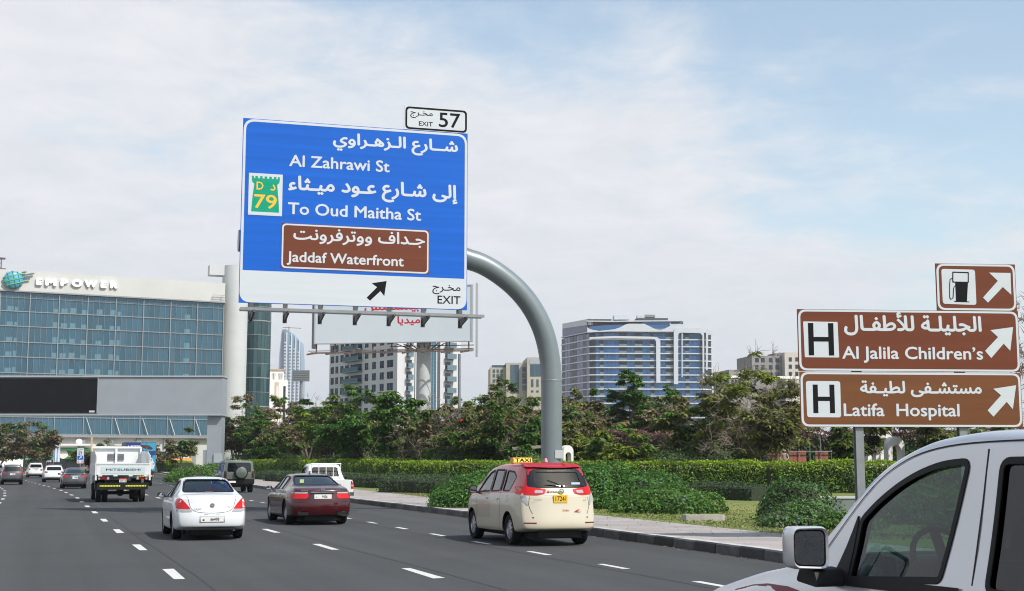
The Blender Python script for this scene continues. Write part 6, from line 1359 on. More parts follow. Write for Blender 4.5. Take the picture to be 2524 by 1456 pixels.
def car(s):
    """one road vehicle from its section curves"""
    fwd = Vector((-math.sin(s['phi']), math.cos(s['phi']), 0)); ra = s['ra']; p = Vector((s['pos'][0], s['pos'][1], 0)) - fwd * ra
    root = thing(s['name'], s['label'], s['cat'], (p.x, p.y, s.get('z', 0)), math.pi / 2 + s['phi'], s.get('group')); L = s['L']; r = s['r']; W = max(q[1] for q in s['hw'])
    V, Fc, ri, _ = loft(s); me = bpy.data.meshes.new('body'); me.from_pydata([tuple(v) for v in V], [], Fc)
    me.materials.append(s['paint']); me.materials.append(s.get('paint2', s['paint'])); 
    lo = s.get('row2', 99); idx = [1 if (j >= lo and j < 2 * MROW + MC - 1 - lo - 1) else 0 for j in ri]
    me.polygons.foreach_set('material_index', idx); b = bmesh.new(); b.from_mesh(me); bmesh.ops.recalc_face_normals(b, faces=b.faces); b.to_mesh(me); b.free()
    base = bake(me, [('S', 1)]); c = {'root': root, 'sh': Shell(base, L), 's': s, 'L': L}
    cuts = []; ac = MB()
    ah = s.get('arch', r + .055)
    for x in (ra, ra + s['wb']):
        for sg_ in (1, -1):
            n = 24; ac.add([(x + ah * math.cos(2 * math.pi * i / n), yy, r + .01 + ah * math.sin(2 * math.pi * i / n)) for yy in (sg_ * (W - .30), sg_ * (W + .2)) for i in range(n)], [tuple(range(n)), tuple(range(2 * n - 1, n - 1, -1))] + [(i, n + i, n + (i + 1) % n, (i + 1) % n) for i in range(n)])
    cuts.append(('B', ac.mesh('c', M_BLK)))
    if s.get('cabin'):
        xa, xb, fl = s['cabin']; s2 = dict(s); V, Fc, _, _ = loft(s2, .055, xa, xb, fl); mc = bpy.data.meshes.new('c'); mc.from_pydata([tuple(v) for v in V], [], Fc); mc.materials.append(M_INT)
        b = bmesh.new(); b.from_mesh(mc); bmesh.ops.recalc_face_normals(b, faces=b.faces); b.to_mesh(mc); b.free(); cuts.append(('B', mc))
        wc = MB(); T_ = W
        for po in s['swin']: wc.prism(po, -T_ - .3, T_ + .3, 'xz')
        cuts.append(('B', wc.mesh('c', M_BLK)))
        if s.get('rwin'): cuts.append(('B', MB().prism(s['rwin'], -1, xa + 1.1, 'yz').mesh('c', M_BLK)))
        if s.get('fwin'): cuts.append(('B', MB().prism(s['fwin'], xb - 1.1, L + 1, 'yz').mesh('c', M_BLK)))
    for q in s.get('cutboxes', []): cuts.append(('B', MB().box(*q[:6]).mesh('c', q[6])))
    body = bake(base, cuts); body.name = 'body'; body.polygons.foreach_set('use_smooth', [True] * len(body.polygons)); body.set_sharp_from_angle(angle=R(38))
    bo = bpy.data.objects.new('body', body); link(bo, root)
    gm = s.get('glass', M_DGL); e_ = -.012 if s.get('cabin') else .003
    for i, po in enumerate(s['swin']):
        g2 = gm[i] if isinstance(gm, list) else gm
        add_panel(c, 'side_window', po, 'LR', g2, e_, 0 if s.get('cabin') else .01); add_line(c, 'window_seal', po, .035, 'LR', M_BLK, .003, True)
    if s.get('rwin'): add_panel(c, 'rear_window', s['rwin'], 'B', s.get('rglass', gm if not isinstance(gm, list) else gm[-1]), e_, 0 if s.get('cabin') else .01); add_line(c, 'window_seal', s['rwin'], .03, 'B', M_BLK, .003, True)
    if s.get('fwin'): add_panel(c, 'windscreen', s['fwin'], 'F', s.get('fglass', G_LIGHT if s.get('cabin') else M_DGL), e_, 0)
    for x in (ra, ra + s['wb']):
        for sg_ in (1, -1): add_wheel(root, x, sg_ * (W - .045 - s.get('ww', .2) / 2), r, s.get('ww', .2), s.get('rim', M_RIM), s.get('spokes', 5), sg_)
    zb = s['bot'][len(s['bot']) // 2][1]; MB().box(.35, L - .35, -W + .32, W - .32, zb - .09, zb + .03).box(.2, .6, -W * .5, W * .5, zb - .06, zb + .1).tube([(ra, -W + .2, r), (ra, W - .2, r)], .06, 8).obj('underbody', M_UND, root)
    if s.get('seats'):
        for x, hh in s['seats']:
            for yy in (.36, -.36):
                q = MB(); q.prism(rpoly([(x - .12, .55), (x + .05, .55), (x - .08, s['seatz'] + hh), (x - .24, s['seatz'] + hh)], .04), yy - .24, yy + .24); q.prism(rpoly([(x - .22, s['seatz'] + hh + .02), (x - .1, s['seatz'] + hh + .02), (x - .12, s['seatz'] + hh + .2), (x - .23, s['seatz'] + hh + .2)], .04), yy - .13, yy + .13); q.box(x - .05, x + .45, yy - .24, yy + .24, .45, .62); q.obj('seat', s.get('seatm', M_SEAT), root, smooth=40)
    mx_ = s.get('mirror')
    if mx_: mirror(c, *mx_)
    for a in s.get('handles', []):
        add_panel(c, 'door_handle', rpoly([(a[0] - .09, a[1] - .018), (a[0] + .09, a[1] - .018), (a[0] + .09, a[1] + .018), (a[0] - .09, a[1] + .018)], .015), 'LR', s.get('handlem', s['paint']), .028, .03, grid=.2)
    for ln in s.get('seams', []): add_line(c, 'panel_gap', ln, .011, 'LR', M_BLK, .002)
    for ln in s.get('rseams', []): add_line(c, 'panel_gap', ln, .011, 'B', M_BLK, .002)
    return c
PH = R(19.2)
def axle(px, py): q = G(px, py); return (q.x, q.y)
# ---- white saloon in front
s = dict(name='saloon_car', label='white saloon car with tinted rear window and plate 66498', cat='car', pos=axle(509.5, 1326.5), phi=PH, L=4.45, r=.305, ra=.98, wb=2.535, ww=.19, rim=M_RIMG, spokes=7,
  top=[(0, .93), (.12, 1.0), (.4, 1.035), (.78, 1.05), (1.42, 1.345), (1.75, 1.415), (2.2, 1.44), (2.55, 1.42), (3.35, 1.0), (3.9, .9), (4.25, .76), (4.45, .62)], belt=[(0, .88), (1, .93), (3.3, .90), (4.2, .74), (4.45, .62)], bot=[(0, .32), (.3, .22), (2.2, .19), (4.2, .2), (4.45, .3)],
  hw=[(0, .72), (.15, .80), (.6, .845), (2, .85), (3.6, .845), (4.2, .78), (4.45, .64)], wr=[(0, .7), (1.2, .60), (2, .60), (2.6, .59), (3.4, .70)], roff=[(.2, .07), (.4, .0), (.6, .0), (.68, .05), (.95, .10), (1.1, .12)], foff=[(.3, 0), (.7, .1), (1, .2)], cr=.16, paint=paint('white', (0.62, 0.64, 0.66)),
  cabin=(1.0, 3.3, .62), swin=[rpoly([(1.42, .97), (2.12, .96), (2.12, 1.345), (1.78, 1.34), (1.56, 1.26)], .04), rpoly([(2.2, .96), (3.05, .96), (2.62, 1.33), (2.2, 1.35)], .04)], rwin=rpoly([(-.60, 1.095), (.60, 1.095), (.50, 1.375), (-.50, 1.375)], [.05, .05, .09, .09]), fwin=rpoly([(-.62, 1.02), (.62, 1.02), (.5, 1.36), (-.5, 1.36)], .05),
  glass=[G_MED, G_LIGHT], rglass=G_MED, seats=[(1.75, .28), (2.6, .30)], seatz=.82, seatm=M_SEATG, mirror=(2.95, .84, .99, M_BLK, .17, .12), handles=[(1.75, .82), (2.55, .82)], seams=[[(2.16, .3), (2.16, 1.36)], [(3.12, .35), (3.1, .95)], [(1.3, .95), (1.38, .6), (1.5, .35)]],
  rseams=[[(-.52, .86), (-.46, .62), (.46, .62), (.52, .86)], [(-.56, 1.0), (-.52, .86)], [(.56, 1.0), (.52, .86)], [(-.83, .60), (.83, .60)]])
c = car(s)
add_rear_pair(c, 'tail_light', rpoly([(.785, .72), (.80, .86), (.76, .955), (.68, .955), (.56, .82), (.48, .72)], .04), M_TL, .012); add_rear_pair(c, 'reverse_light', rpoly([(.78, .655), (.785, .715), (.477, .715), (.45, .655)], .02), M_TLW, .012)
pl_x = -.0
add_panel(c, 'plate_recess', rpoly([(-.30, .41), (.30, .41), (.30, .56), (-.30, .56)], .02), 'B', paint('white', ()), .004, .01); plate(c, 0, .43, .52, .115, M_PLW, '66498', -.022, 'I', (.42, .80)); add_panel(c, 'plate_frame', [(-.285, .415), (.285, .415), (.285, .56), (-.285, .56)], 'B', M_CHR, .008, .01)
MB().lathe([(.001, -.01), (.052, -.01), (.052, .01)], 'x', 20, (.058, 0, .80)).obj('round_badge', M_CHR, c['root']); add_panel(c, 'high_brake_light', [(-.1, 1.085), (.1, 1.085), (.1, 1.105), (-.1, 1.105)], 'B', M_TLD, .01, .01)
rear_text(c, 'SUNNY', -.42, .70, -.24, .74, .042, M_STEEL); rear_text(c, 'Classic', .32, .755, .44, .79, .05, M_STEEL); MB().box(-.02, .1, -.62, .62, .245, .275).obj('bumper_lip', M_BLK, c['root']); MB().tube([(-.0, -.5, .24), (.35, -.5, .25)], .028, 10).obj('exhaust', M_STEEL, c['root'])
# ---- maroon saloon
s = dict(name='saloon_car', label='dark maroon luxury saloon with chrome strip and plate 9426', cat='car', pos=axle(776.5, 1290.5), phi=PH, L=5.03, r=.345, ra=1.13, wb=2.97, ww=.24, rim=M_RIM, spokes=7,
  top=[(0, .97), (.15, 1.05), (.5, 1.09), (.85, 1.10), (1.65, 1.38), (2.05, 1.445), (2.6, 1.465), (3.0, 1.44), (3.85, 1.02), (4.4, .94), (4.85, .80), (5.03, .62)], belt=[(0, .93), (1, .97), (3.6, .93), (4.8, .78), (5.03, .6)], bot=[(0, .30), (.3, .22), (2.5, .2), (4.8, .2), (5.03, .3)],
  hw=[(0, .80), (.15, .88), (.7, .935), (2.5, .935), (4.2, .93), (4.8, .85), (5.03, .7)], wr=[(0, .75), (1.3, .63), (2.6, .63), (3.9, .75)], roff=[(.2, .09), (.42, .0), (.66, .0), (.74, .04), (.97, .09), (1.1, .12)], foff=[(.3, 0), (.7, .12), (1, .25)], cr=.2, paint=paint('maroon', (0.045, 0.0004, 0.003), .1, .2),
  cabin=(1.15, 3.8, .66), swin=[rpoly([(1.62, 1.0), (2.02, .995), (2.02, 1.36), (1.88, 1.33)], .03), rpoly([(2.08, .995), (2.62, .99), (2.62, 1.385), (2.08, 1.37)], .03), rpoly([(2.7, .99), (3.5, .98), (2.98, 1.36), (2.7, 1.385)], .03)], rwin=rpoly([(-.66, 1.135), (.66, 1.135), (.53, 1.405), (-.53, 1.405)], [.05, .05, .1, .1]), fwin=rpoly([(-.68, 1.05), (.68, 1.05), (.55, 1.39), (-.55, 1.39)], .05),
  glass=[G_DARK, G_DARK, G_MED], rglass=G_DARK, seats=[(2.0, .25), (3.0, .27)], seatz=.85, mirror=(3.4, .92, 1.02, paint('maroon', ()), .19, .13), handles=[(2.0, .85), (2.85, .85)], handlem=M_CHR, seams=[[(2.66, .3), (2.66, 1.38)], [(3.6, .35), (3.58, .98)], [(1.55, .98), (1.6, .6), (1.75, .32)]],
  rseams=[[(-.60, 1.02), (-.52, .66), (.52, .66), (.60, 1.02)], [(-.9, .66), (-.52, .66)], [(.52, .66), (.9, .66)]])
c = car(s)
add_rear_pair(c, 'tail_light', rpoly([(.92, .76), (.93, .90), (.42, .90), (.40, .84), (.46, .76)], .02), M_TL, .01); add_rear_pair(c, 'indicator_strip', rpoly([(.92, .905), (.92, .945), (.43, .945), (.43, .905)], .01), M_TLW, .012)
for sg_ in (-1, 1): MB().bar((.0, .70 * sg_, .335), (.0, .42 * sg_, .345), .02, .09).obj('exhaust_opening', M_BLK, c['root']); add_line(c, 'exhaust_trim', [(sg_ * .72, .29), (sg_ * .66, .385), (sg_ * .42, .385), (sg_ * .46, .29)], .014, 'B', M_CHR, .008, True)
o = MB().box(-.0, .03, -.34, .34, .925, .955).obj('chrome_strip', M_CHR, c['root']); o.location.x = .03; plate(c, 0, .755, .50, .125, M_PLW, '9426', .018, 'O', (.45, .75)); MB().lathe([(.035, -.01), (.055, -.01), (.055, .01), (.035, .01)], 'x', 20, (.075, 0, 1.02)).box(.07, .08, -.02, .015, 1.0, 1.045).obj('oval_badge', M_CHR, c['root'])
rear_text(c, 'LEXUS', -.62, .975, -.42, 1.0, .07, M_CHR); rear_text(c, 'LS460L', .44, .97, .62, .995, .07, M_CHR); add_line(c, 'sill_trim', [(1.7, .3), (3.5, .3)], .025, 'LR', M_CHR); add_line(c, 'window_chrome', [(1.6, .985), (3.55, .965)], .018, 'LR', M_CHR, .008)
MB().prism([(2.1, 1.45), (2.3, 1.46), (2.12, 1.53)], -.02, .02).obj('roof_fin', paint('maroon', ()), c['root']); st = MB().box(1.0, 1.02, .38, .5, 1.2, 1.3).obj('window_sticker', mat('sticker', (0.4, 0.5, 0.2), .6), c['root'])
# ---- taxi
M_CREAM = paint('cream', (0.50, 0.45, 0.345), .0, .35); M_TRED = paint('taxi_red', (0.36, 0.006, 0.014), .1, .3)
s = dict(name='taxi_van', label='cream taxi people carrier with red roof and plate 17241', cat='taxi', pos=axle(1346.5, 1341), phi=R(18.3), L=4.73, r=.335, ra=.98, wb=2.75, ww=.21, rim=M_RIM, spokes=9,
  top=[(0, 1.65), (.1, 1.70), (.5, 1.745), (1.4, 1.77), (2.2, 1.76), (2.75, 1.69), (3.1, 1.56), (3.85, 1.14), (4.35, 1.03), (4.62, .88), (4.73, .7)], smt=.08, belt=[(0, 1.12), (1, 1.11), (3.4, 1.04), (4.4, .92), (4.73, .7)], bot=[(0, .38), (.35, .29), (2.4, .25), (4.4, .24), (4.73, .35)],
  hw=[(0, .80), (.12, .87), (.5, .91), (2.2, .915), (4.0, .90), (4.5, .82), (4.73, .68)], wr=[(0, .64), (.5, .69), (1.4, .71), (2.6, .70), (3.9, .78)], Dr=1.35, roff=[(.25, .06), (.42, .0), (.62, .0), (.68, .05), (1.0, .09), (1.15, .13), (1.25, .17), (1.66, .40), (1.72, .30), (1.8, .32)], foff=[(.3, 0), (.7, .08), (1, .2)], cr=.17, paint=M_CREAM, paint2=M_TRED, row2=5, edge=.8,
  cabin=(.42, 3.75, .75), swin=[rpoly([(.98, 1.17), (1.45, 1.165), (1.45, 1.60), (1.02, 1.58), (.80, 1.47)], .05), rpoly([(1.54, 1.165), (1.62, 1.165), (1.62, 1.61), (1.54, 1.605)], .02), rpoly([(1.68, 1.16), (2.32, 1.14), (2.32, 1.615), (1.68, 1.62)], .04), rpoly([(2.42, 1.14), (3.42, 1.11), (3.0, 1.42), (2.72, 1.56), (2.42, 1.61)], .04)], rwin=rpoly([(-.55, 1.29), (.55, 1.29), (.50, 1.585), (-.50, 1.585)], .07), fwin=rpoly([(-.7, 1.15), (.7, 1.15), (.62, 1.62), (-.62, 1.62)], .05),
  glass=[G_MED, G_MED, G_MED, G_LIGHT], rglass=G_DARK, seats=[(1.75, .32), (2.75, .34)], seatz=.95, seatm=M_SEATG, mirror=(3.28, .90, 1.16, M_BLK, .2, .17), handles=[(1.75, .98), (2.55, .98)], seams=[[(1.58, .35), (1.5, .8), (1.55, 1.13)], [(2.37, .32), (2.37, 1.62)], [(3.3, .4), (3.35, 1.1)]],
  rseams=[[(-.66, 1.06), (-.70, .86), (-.62, .69)], [(.62, .69), (.70, .86), (.66, 1.06)]])
c = car(s); TX = c
fr_o = rpoly([(-.70, 1.235), (.70, 1.235), (.63, 1.675), (-.63, 1.675)], .06); 
# dark glass surround of the tailgate, open in the middle
N_ = 40
def rs(poly, n): 
    P_ = [Vector(p) for p in poly]; L_ = [(P_[(i + 1) % len(P_)] - P_[i]).length for i in range(len(P_))]; T = sum(L_); out = []; acc = 0; i = 0
    for k in range(n):
        t_ = T * k / n
        while acc + L_[i] < t_: acc += L_[i]; i += 1
        out.append(P_[i].lerp(P_[(i + 1) % len(P_)], (t_ - acc) / L_[i]))
    return out
def band_panel(car_, nm, outer, inner, d, m, eps=.005):
    a = rs(outer, N_); b_ = rs(inner, N_); V = []
    for f_ in (0, .5, 1):
        for p, q in zip(a, b_):
            r_ = p.lerp(q, f_); h, nn, v = car_['sh'].cast(r_[0], r_[1], d); nn = -nn if nn.dot(v) > 0 else nn; V.append(tuple(h + nn * eps))
    mb = MB(); mb.add(V, [(k * N_ + i, k * N_ + (i + 1) % N_, (k + 1) * N_ + (i + 1) % N_, (k + 1) * N_ + i) for k in (0, 1) for i in range(N_)]); return mb.obj(nm, m, car_['root'], fix=False)
add_panel(c, 'tailgate_skin', rpoly([(-.74, 1.03), (.74, 1.03), (.74, 1.2), (.70, 1.232), (-.70, 1.232), (-.74, 1.2)], .01), 'B', M_CREAM, .003, .004)
band_panel(c, 'tailgate_surround', fr_o, s['rwin'], 'B', M_DGL)
add_panel(c, 'spoiler', rpoly([(-.64, 1.66), (.64, 1.66), (.60, 1.745), (-.60, 1.745)], .03), 'B', mat('spoiler_red', (0.36, 0.006, 0.014), .5), .05, .12)
add_rear_pair(c, 'tail_light', rpoly([(.86, 1.10), (.85, 1.25), (.76, 1.275), (.30, 1.21), (.34, 1.12), (.5, 1.085)], .03), M_TL, .014); add_rear_pair(c, 'reverse_light', rpoly([(.56, 1.125), (.54, 1.195), (.37, 1.18), (.39, 1.13)], .02), M_TLW, .022); add_rear_pair(c, 'clear_lens', rpoly([(.82, 1.08), (.73, 1.08), (.69, .88), (.72, .88), (.82, 1.0)], .015), M_TLW, .012)
add_rear_pair(c, 'reflector', [(.80, .488), (.80, .515), (.55, .515), (.55, .488)], M_TLD, .006); plate(c, 0, .93, .31, .17, M_PLY, '17241', .055, None, (.12, .90)); add_line(c, 'garnish', [(-.34, 1.10), (.34, 1.10)], .02, 'B', M_CHR, .01)
rear_text(c, 'DW665', -.29, 1.135, -.05, 1.185, .085, M_BLACK, 'door_number'); MB().lathe([(.035, -.01), (.06, -.01), (.06, .01), (.035, .01)], 'x', 20, (.1, -.03, 1.165)).obj('round_badge', M_CHR, c['root']); rear_text(c, 'INNOVA', -.60, .985, -.41, 1.01, .065, M_STEEL); rear_text(c, '2.7', .54, .965, .61, .99, .065, M_BLACK)
rear_text(c, 'DUBAI', .04, .745, .18, .785, .04, mat('logo_red', (.45, .03, .03), .5)); MB().prism([(-.30, .745), (-.40, .79), (-.42, .782), (-.37, .765), (-.47, .74)], .035, .045, 'yz').obj('taxi_logo', MATS['logo_red'], c['root']); MB().bar((.13, .28, 1.40), (.16, -.10, 1.27), .02, .025).obj('rear_wiper', M_BLK, c['root'])
MB().box(.22, .225, -.50, -.30, 1.31, 1.355).obj('window_sticker', mat('sticker_blue', (.45, .6, .7), .5), c['root']); add_panel(c, 'fuel_flap', rpoly([(1.02, .93), (1.2, .93), (1.2, 1.09), (1.02, 1.09)], .03), 'L', M_CREAM, .006, .006)
MB().prism([(.95, 1.79), (1.25, 1.80), (1.0, 1.87)], -.025, .025).obj('roof_fin', M_TRED, c['root']); add_rear_pair(c, 'parking_sensor', rpoly([(.60, .60), (.63, .60), (.63, .63), (.60, .63)], .01), M_BLK, .004)
tl = MB(); tl.prism(rpoly([(-.13, 0), (.13, 0), (.09, .13), (-.09, .13)], .03), -.23, .23, 'xz'); o = tl.obj('roof_light', mat('taxi_light_orange', (0.75, 0.36, 0.01), .4), c['root'], smooth=30); o.location = (2.35, .12, 1.765)
q = MB().box(-.128, -.10, -.215, .215, .02, .12).obj('light_face', mat('taxi_light_yellow', (0.8, 0.68, 0.12), .4), o); q.rotation_euler = (0, R(0), 0); lettering('TAXI', (-.19, .03, .19, .112), 0, M_BLACK, q, .02, map3=lambda a, _, b_: (-.132, -a, b_)); MB().box(-.1, .1, -.2, .2, -.05, 0).obj('light_mount', M_BLK, o)
# ---- grey saloon
s = dict(name='saloon_car', label='dark grey saloon with a small boot spoiler, left of the white truck', cat='car', pos=axle(182, 1203.5), phi=R(21), L=4.62, r=.32, ra=1.0, wb=2.7, ww=.2, n=24, top=[(0, .97), (.15, 1.05), (.5, 1.09), (.8, 1.10), (1.6, 1.40), (2.2, 1.49), (2.6, 1.47), (3.5, 1.05), (4.3, .85), (4.62, .6)], belt=[(0, .92), (1, .96), (3.4, .93), (4.62, .6)], bot=[(0, .3), (2.2, .2), (4.62, .3)],
  hw=[(0, .76), (.15, .84), (.6, .88), (4, .87), (4.62, .68)], wr=[(0, .7), (1.3, .6), (2.6, .6), (3.5, .7)], roff=[(.2, .06), (.45, 0), (.65, .02), (1.0, .1)], cr=.16, paint=paint('gunmetal', (0.055, 0.062, 0.072), .5), swin=[rpoly([(1.6, 1.0), (2.15, 1.0), (2.15, 1.40), (1.85, 1.37)], .04), rpoly([(2.22, 1.0), (3.2, .98), (2.7, 1.37), (2.22, 1.40)], .04)], rwin=rpoly([(-.62, 1.14), (.62, 1.14), (.5, 1.42), (-.5, 1.42)], .05), mirror=(3.05, .86, 1.03, M_BLK))
c = car(s); add_rear_pair(c, 'tail_light', rpoly([(.86, .84), (.82, .97), (.50, .93), (.40, .86), (.55, .80)], .03), M_TL, .012); plate(c, 0, .70, .36, .17, M_PLW, '79408', .02); MB().prism([(.05, 1.08), (.3, 1.12), (.3, 1.14), (.05, 1.15)], -.6, .6).obj('boot_spoiler', paint('gunmetal', ()), c['root']); add_line(c, 'chrome_strip', [(-.3, .90), (.3, .90)], .025, 'B', M_CHR, .01); add_rear_pair(c, 'reflector', [(.75, .42), (.75, .46), (.5, .46), (.5, .42)], M_TLD)
# ---- generic off-roaders and estates
def suv(label, pos, phi, m, L=4.7, W=.93, hgt=1.72, slope=.28, glassz=(1.12, 1.52), name='suv_car', light='mid', plate_t='', platez=.8, n=24, lower=None, group=None, sill=None, zroof=None, lightm=M_TL):
    s = dict(name=name, label=label, cat='car', pos=pos, phi=phi, L=L, r=.36, ra=.98, wb=L - 1.95, ww=.23, n=n, top=[(0, hgt - .09), (.1, hgt - .05), (.5, hgt - .01), (1.6, hgt), (2.3, hgt - .03), (2.75, hgt - .12), (3.4, 1.14), (4.2, 1.02), (L - .1, .85), (L, .7)], smt=.08, belt=[(0, 1.06), (1, 1.06), (3.4, 1.0), (L - .3, .88), (L, .7)], bot=[(0, .42), (.35, .32), (2.4, .28), (L, .38)],
      hw=[(0, W - .1), (.12, W - .04), (.5, W), (L - .6, W - .02), (L, W - .22)], wr=[(0, W - .26), (.5, W - .22), (2.4, W - .22), (3.5, W - .1)], Dr=1.2, roff=[(.25, .05), (.45, 0), (.7, .01), (1.0, .07), (hgt, .07 + slope)], cr=.15, paint=m, swin=[rpoly([(.75, 1.12), (1.3, 1.11), (1.3, hgt - .17), (.85, hgt - .2)], .05), rpoly([(1.38, 1.11), (2.15, 1.1), (2.15, hgt - .16), (1.38, hgt - .16)], .04), rpoly([(2.22, 1.1), (3.1, 1.07), (2.7, hgt - .22), (2.22, hgt - .16)], .04)],
      rwin=rpoly([(-W + .28, glassz[0]), (W - .28, glassz[0]), (W - .34, glassz[1]), (-W + .34, glassz[1])], .06), mirror=(3.0, W - .02, 1.16, m, .2, .16), group=group)
    c = car(s)
    if light == 'mid': add_rear_pair(c, 'tail_light', rpoly([(W - .05, .93), (W - .09, 1.06), (W - .38, 1.02), (W - .40, .95), (W - .2, .90)], .03), lightm, .012)
    if light == 'tall': add_rear_pair(c, 'tail_light', rpoly([(W - .06, .98), (W - .08, 1.2), (W - .30, 1.14), (W - .33, 1.0)], .03), lightm, .012)
    if plate_t: plate(c, 0, platez, .42, .14, M_PLW, plate_t, .0 if platez < .9 else .045)
    add_panel(c, 'bumper_trim', rpoly([(-W + .12, .40), (W - .12, .40), (W - .1, .52), (-W + .1, .52)], .03), 'B', lower or M_BLK, .006, .01)
    for sg_ in (-1, 1): MB().tube([(.6, sg_ * (W - .28), hgt - .0), (1.0, sg_ * (W - .26), hgt + .045), (2.2, sg_ * (W - .26), hgt + .04), (2.5, sg_ * (W - .27), hgt - .04)], .02, 6).obj('roof_rail', M_STEEL, c['root'])
    return c
c = suv('dark grey family off-roader at the far left of the traffic', axle(29, 1194), R(22), paint('dark_grey', (0.05, 0.053, 0.06), .4), L=4.64, W=.91, hgt=1.70, plate_t='4 8213', platez=.82, glassz=(1.13, 1.5)); rear_text(c, 'X', -.03, 1.0, .03, 1.04, .06, M_CHR)
c = suv('big white off-roader with red corner lights, behind the dark grey one', axle(86.5, 1176.5), R(23), paint('white_suv', (0.62, 0.63, 0.64)), L=4.95, W=.985, hgt=1.9, slope=.2, glassz=(1.30, 1.68), light='tall', plate_t='71905', platez=.95, group=None); add_line(c, 'chrome_strip', [(-.4, 1.16), (.4, 1.16)], .04, 'B', M_CHR, .01)
c = suv('low white coupe-backed off-roader partly behind the grey saloon', axle(131, 1188), R(22), paint('pearl_white', (0.60, 0.62, 0.64)), L=4.7, W=.95, hgt=1.62, slope=.62, glassz=(1.14, 1.46), lightm=M_TLD, plate_t='', lower=M_BLK)
c = suv('white car cut off by the left edge of the photo', (PX(-24, 160), 160), R(22), paint('white_suv', ()), hgt=1.55, W=.88, slope=.4, glassz=(1.1, 1.4))
c = suv('distant white car at the left edge, farthest back', (PX(14, 230), 230), R(24), paint('white_suv', ()), hgt=1.75, slope=.2, light='tall')
c = suv('small far dark car between the big white off-roader and the trees', (PX(62, 230), 230), R(24), paint('dark_grey', ()), hgt=1.5, W=.88, slope=.4, glassz=(1.08, 1.36), n=14)
c = suv('small far white car in the lane behind the coupe-backed off-roader', (PX(158, 215), 215), R(23), paint('white_suv', ()), hgt=1.6, W=.88, slope=.3, n=14)
# green off-roader with a spare wheel
M_GRN = paint('sage_green', (0.085, 0.105, 0.085), .1, .4)
s = dict(name='off_roader', label='sage green boxy off-roader with a covered spare wheel on its back door', cat='car', pos=axle(583, 1213), phi=R(19), L=4.75, r=.40, ra=1.0, wb=3.02, ww=.27, n=26, rim=M_RIMG, top=[(0, 1.88), (.08, 1.94), (.4, 1.965), (2.6, 1.97), (3.1, 1.90), (3.6, 1.30), (4.5, 1.24), (4.68, 1.1), (4.75, .9)], smt=.06, belt=[(0, 1.2), (4.4, 1.16), (4.75, .9)], bot=[(0, .5), (2.4, .42), (4.75, .5)], hw=[(0, .93), (.08, .98), (.4, .995), (4.4, .99), (4.75, .85)], wr=[(0, .84), (3.6, .85)], Dr=.8, roff=[(.4, .06), (.6, 0), (1.2, 0), (1.9, .07)], cr=.07, paint=M_GRN, edge=.8,
  swin=[rpoly([(.3, 1.27), (.95, 1.27), (.95, 1.78), (.35, 1.78)], .05), rpoly([(1.3, 1.27), (2.15, 1.27), (2.15, 1.8), (1.3, 1.8)], .05), rpoly([(2.22, 1.27), (3.25, 1.25), (3.0, 1.76), (2.22, 1.8)], .05)], rwin=rpoly([(-.72, 1.28), (.72, 1.28), (.68, 1.80), (-.68, 1.80)], .08), mirror=(3.2, .98, 1.3, M_BLK, .2, .2))
c = car(s); add_rear_pair(c, 'tail_light_panel', rpoly([(.90, .88), (.90, 1.30), (.76, 1.30), (.76, .88)], .02), M_BLK, .008); add_rear_pair(c, 'tail_light', rpoly([(.87, .93), (.87, 1.02), (.79, 1.02), (.79, .93)], .01), M_TLD, .016); add_rear_pair(c, 'tail_light', rpoly([(.87, 1.14), (.87, 1.24), (.79, 1.24), (.79, 1.14)], .01), M_TLD, .016)
add_panel(c, 'lower_bumper', rpoly([(-.93, .52), (.93, .52), (.93, .84), (-.93, .84)], .05), 'B', M_BLK, .03, .05); sw = MB().lathe([(.001, -.15), (.27, -.15), (.34, -.13), (.40, -.08), (.41, .1)], 'x', 32, (-.1, 0, 0)).obj('spare_wheel', M_BLK, c['root'], smooth=40); sw.location = (-.02, -.1, 1.22); MB().lathe([(.001, -.175), (.25, -.17), (.33, -.14), (.34, -.12)], 'x', 32, (-.1, 0, 0)).box(-.285, -.27, -.2, .2, -.02, .02).obj('wheel_cover', M_GRN, sw, smooth=40)
MB().box(-.06, -.05, .2, .62, .6, .72).obj('number_plate', M_PLW, c['root'])
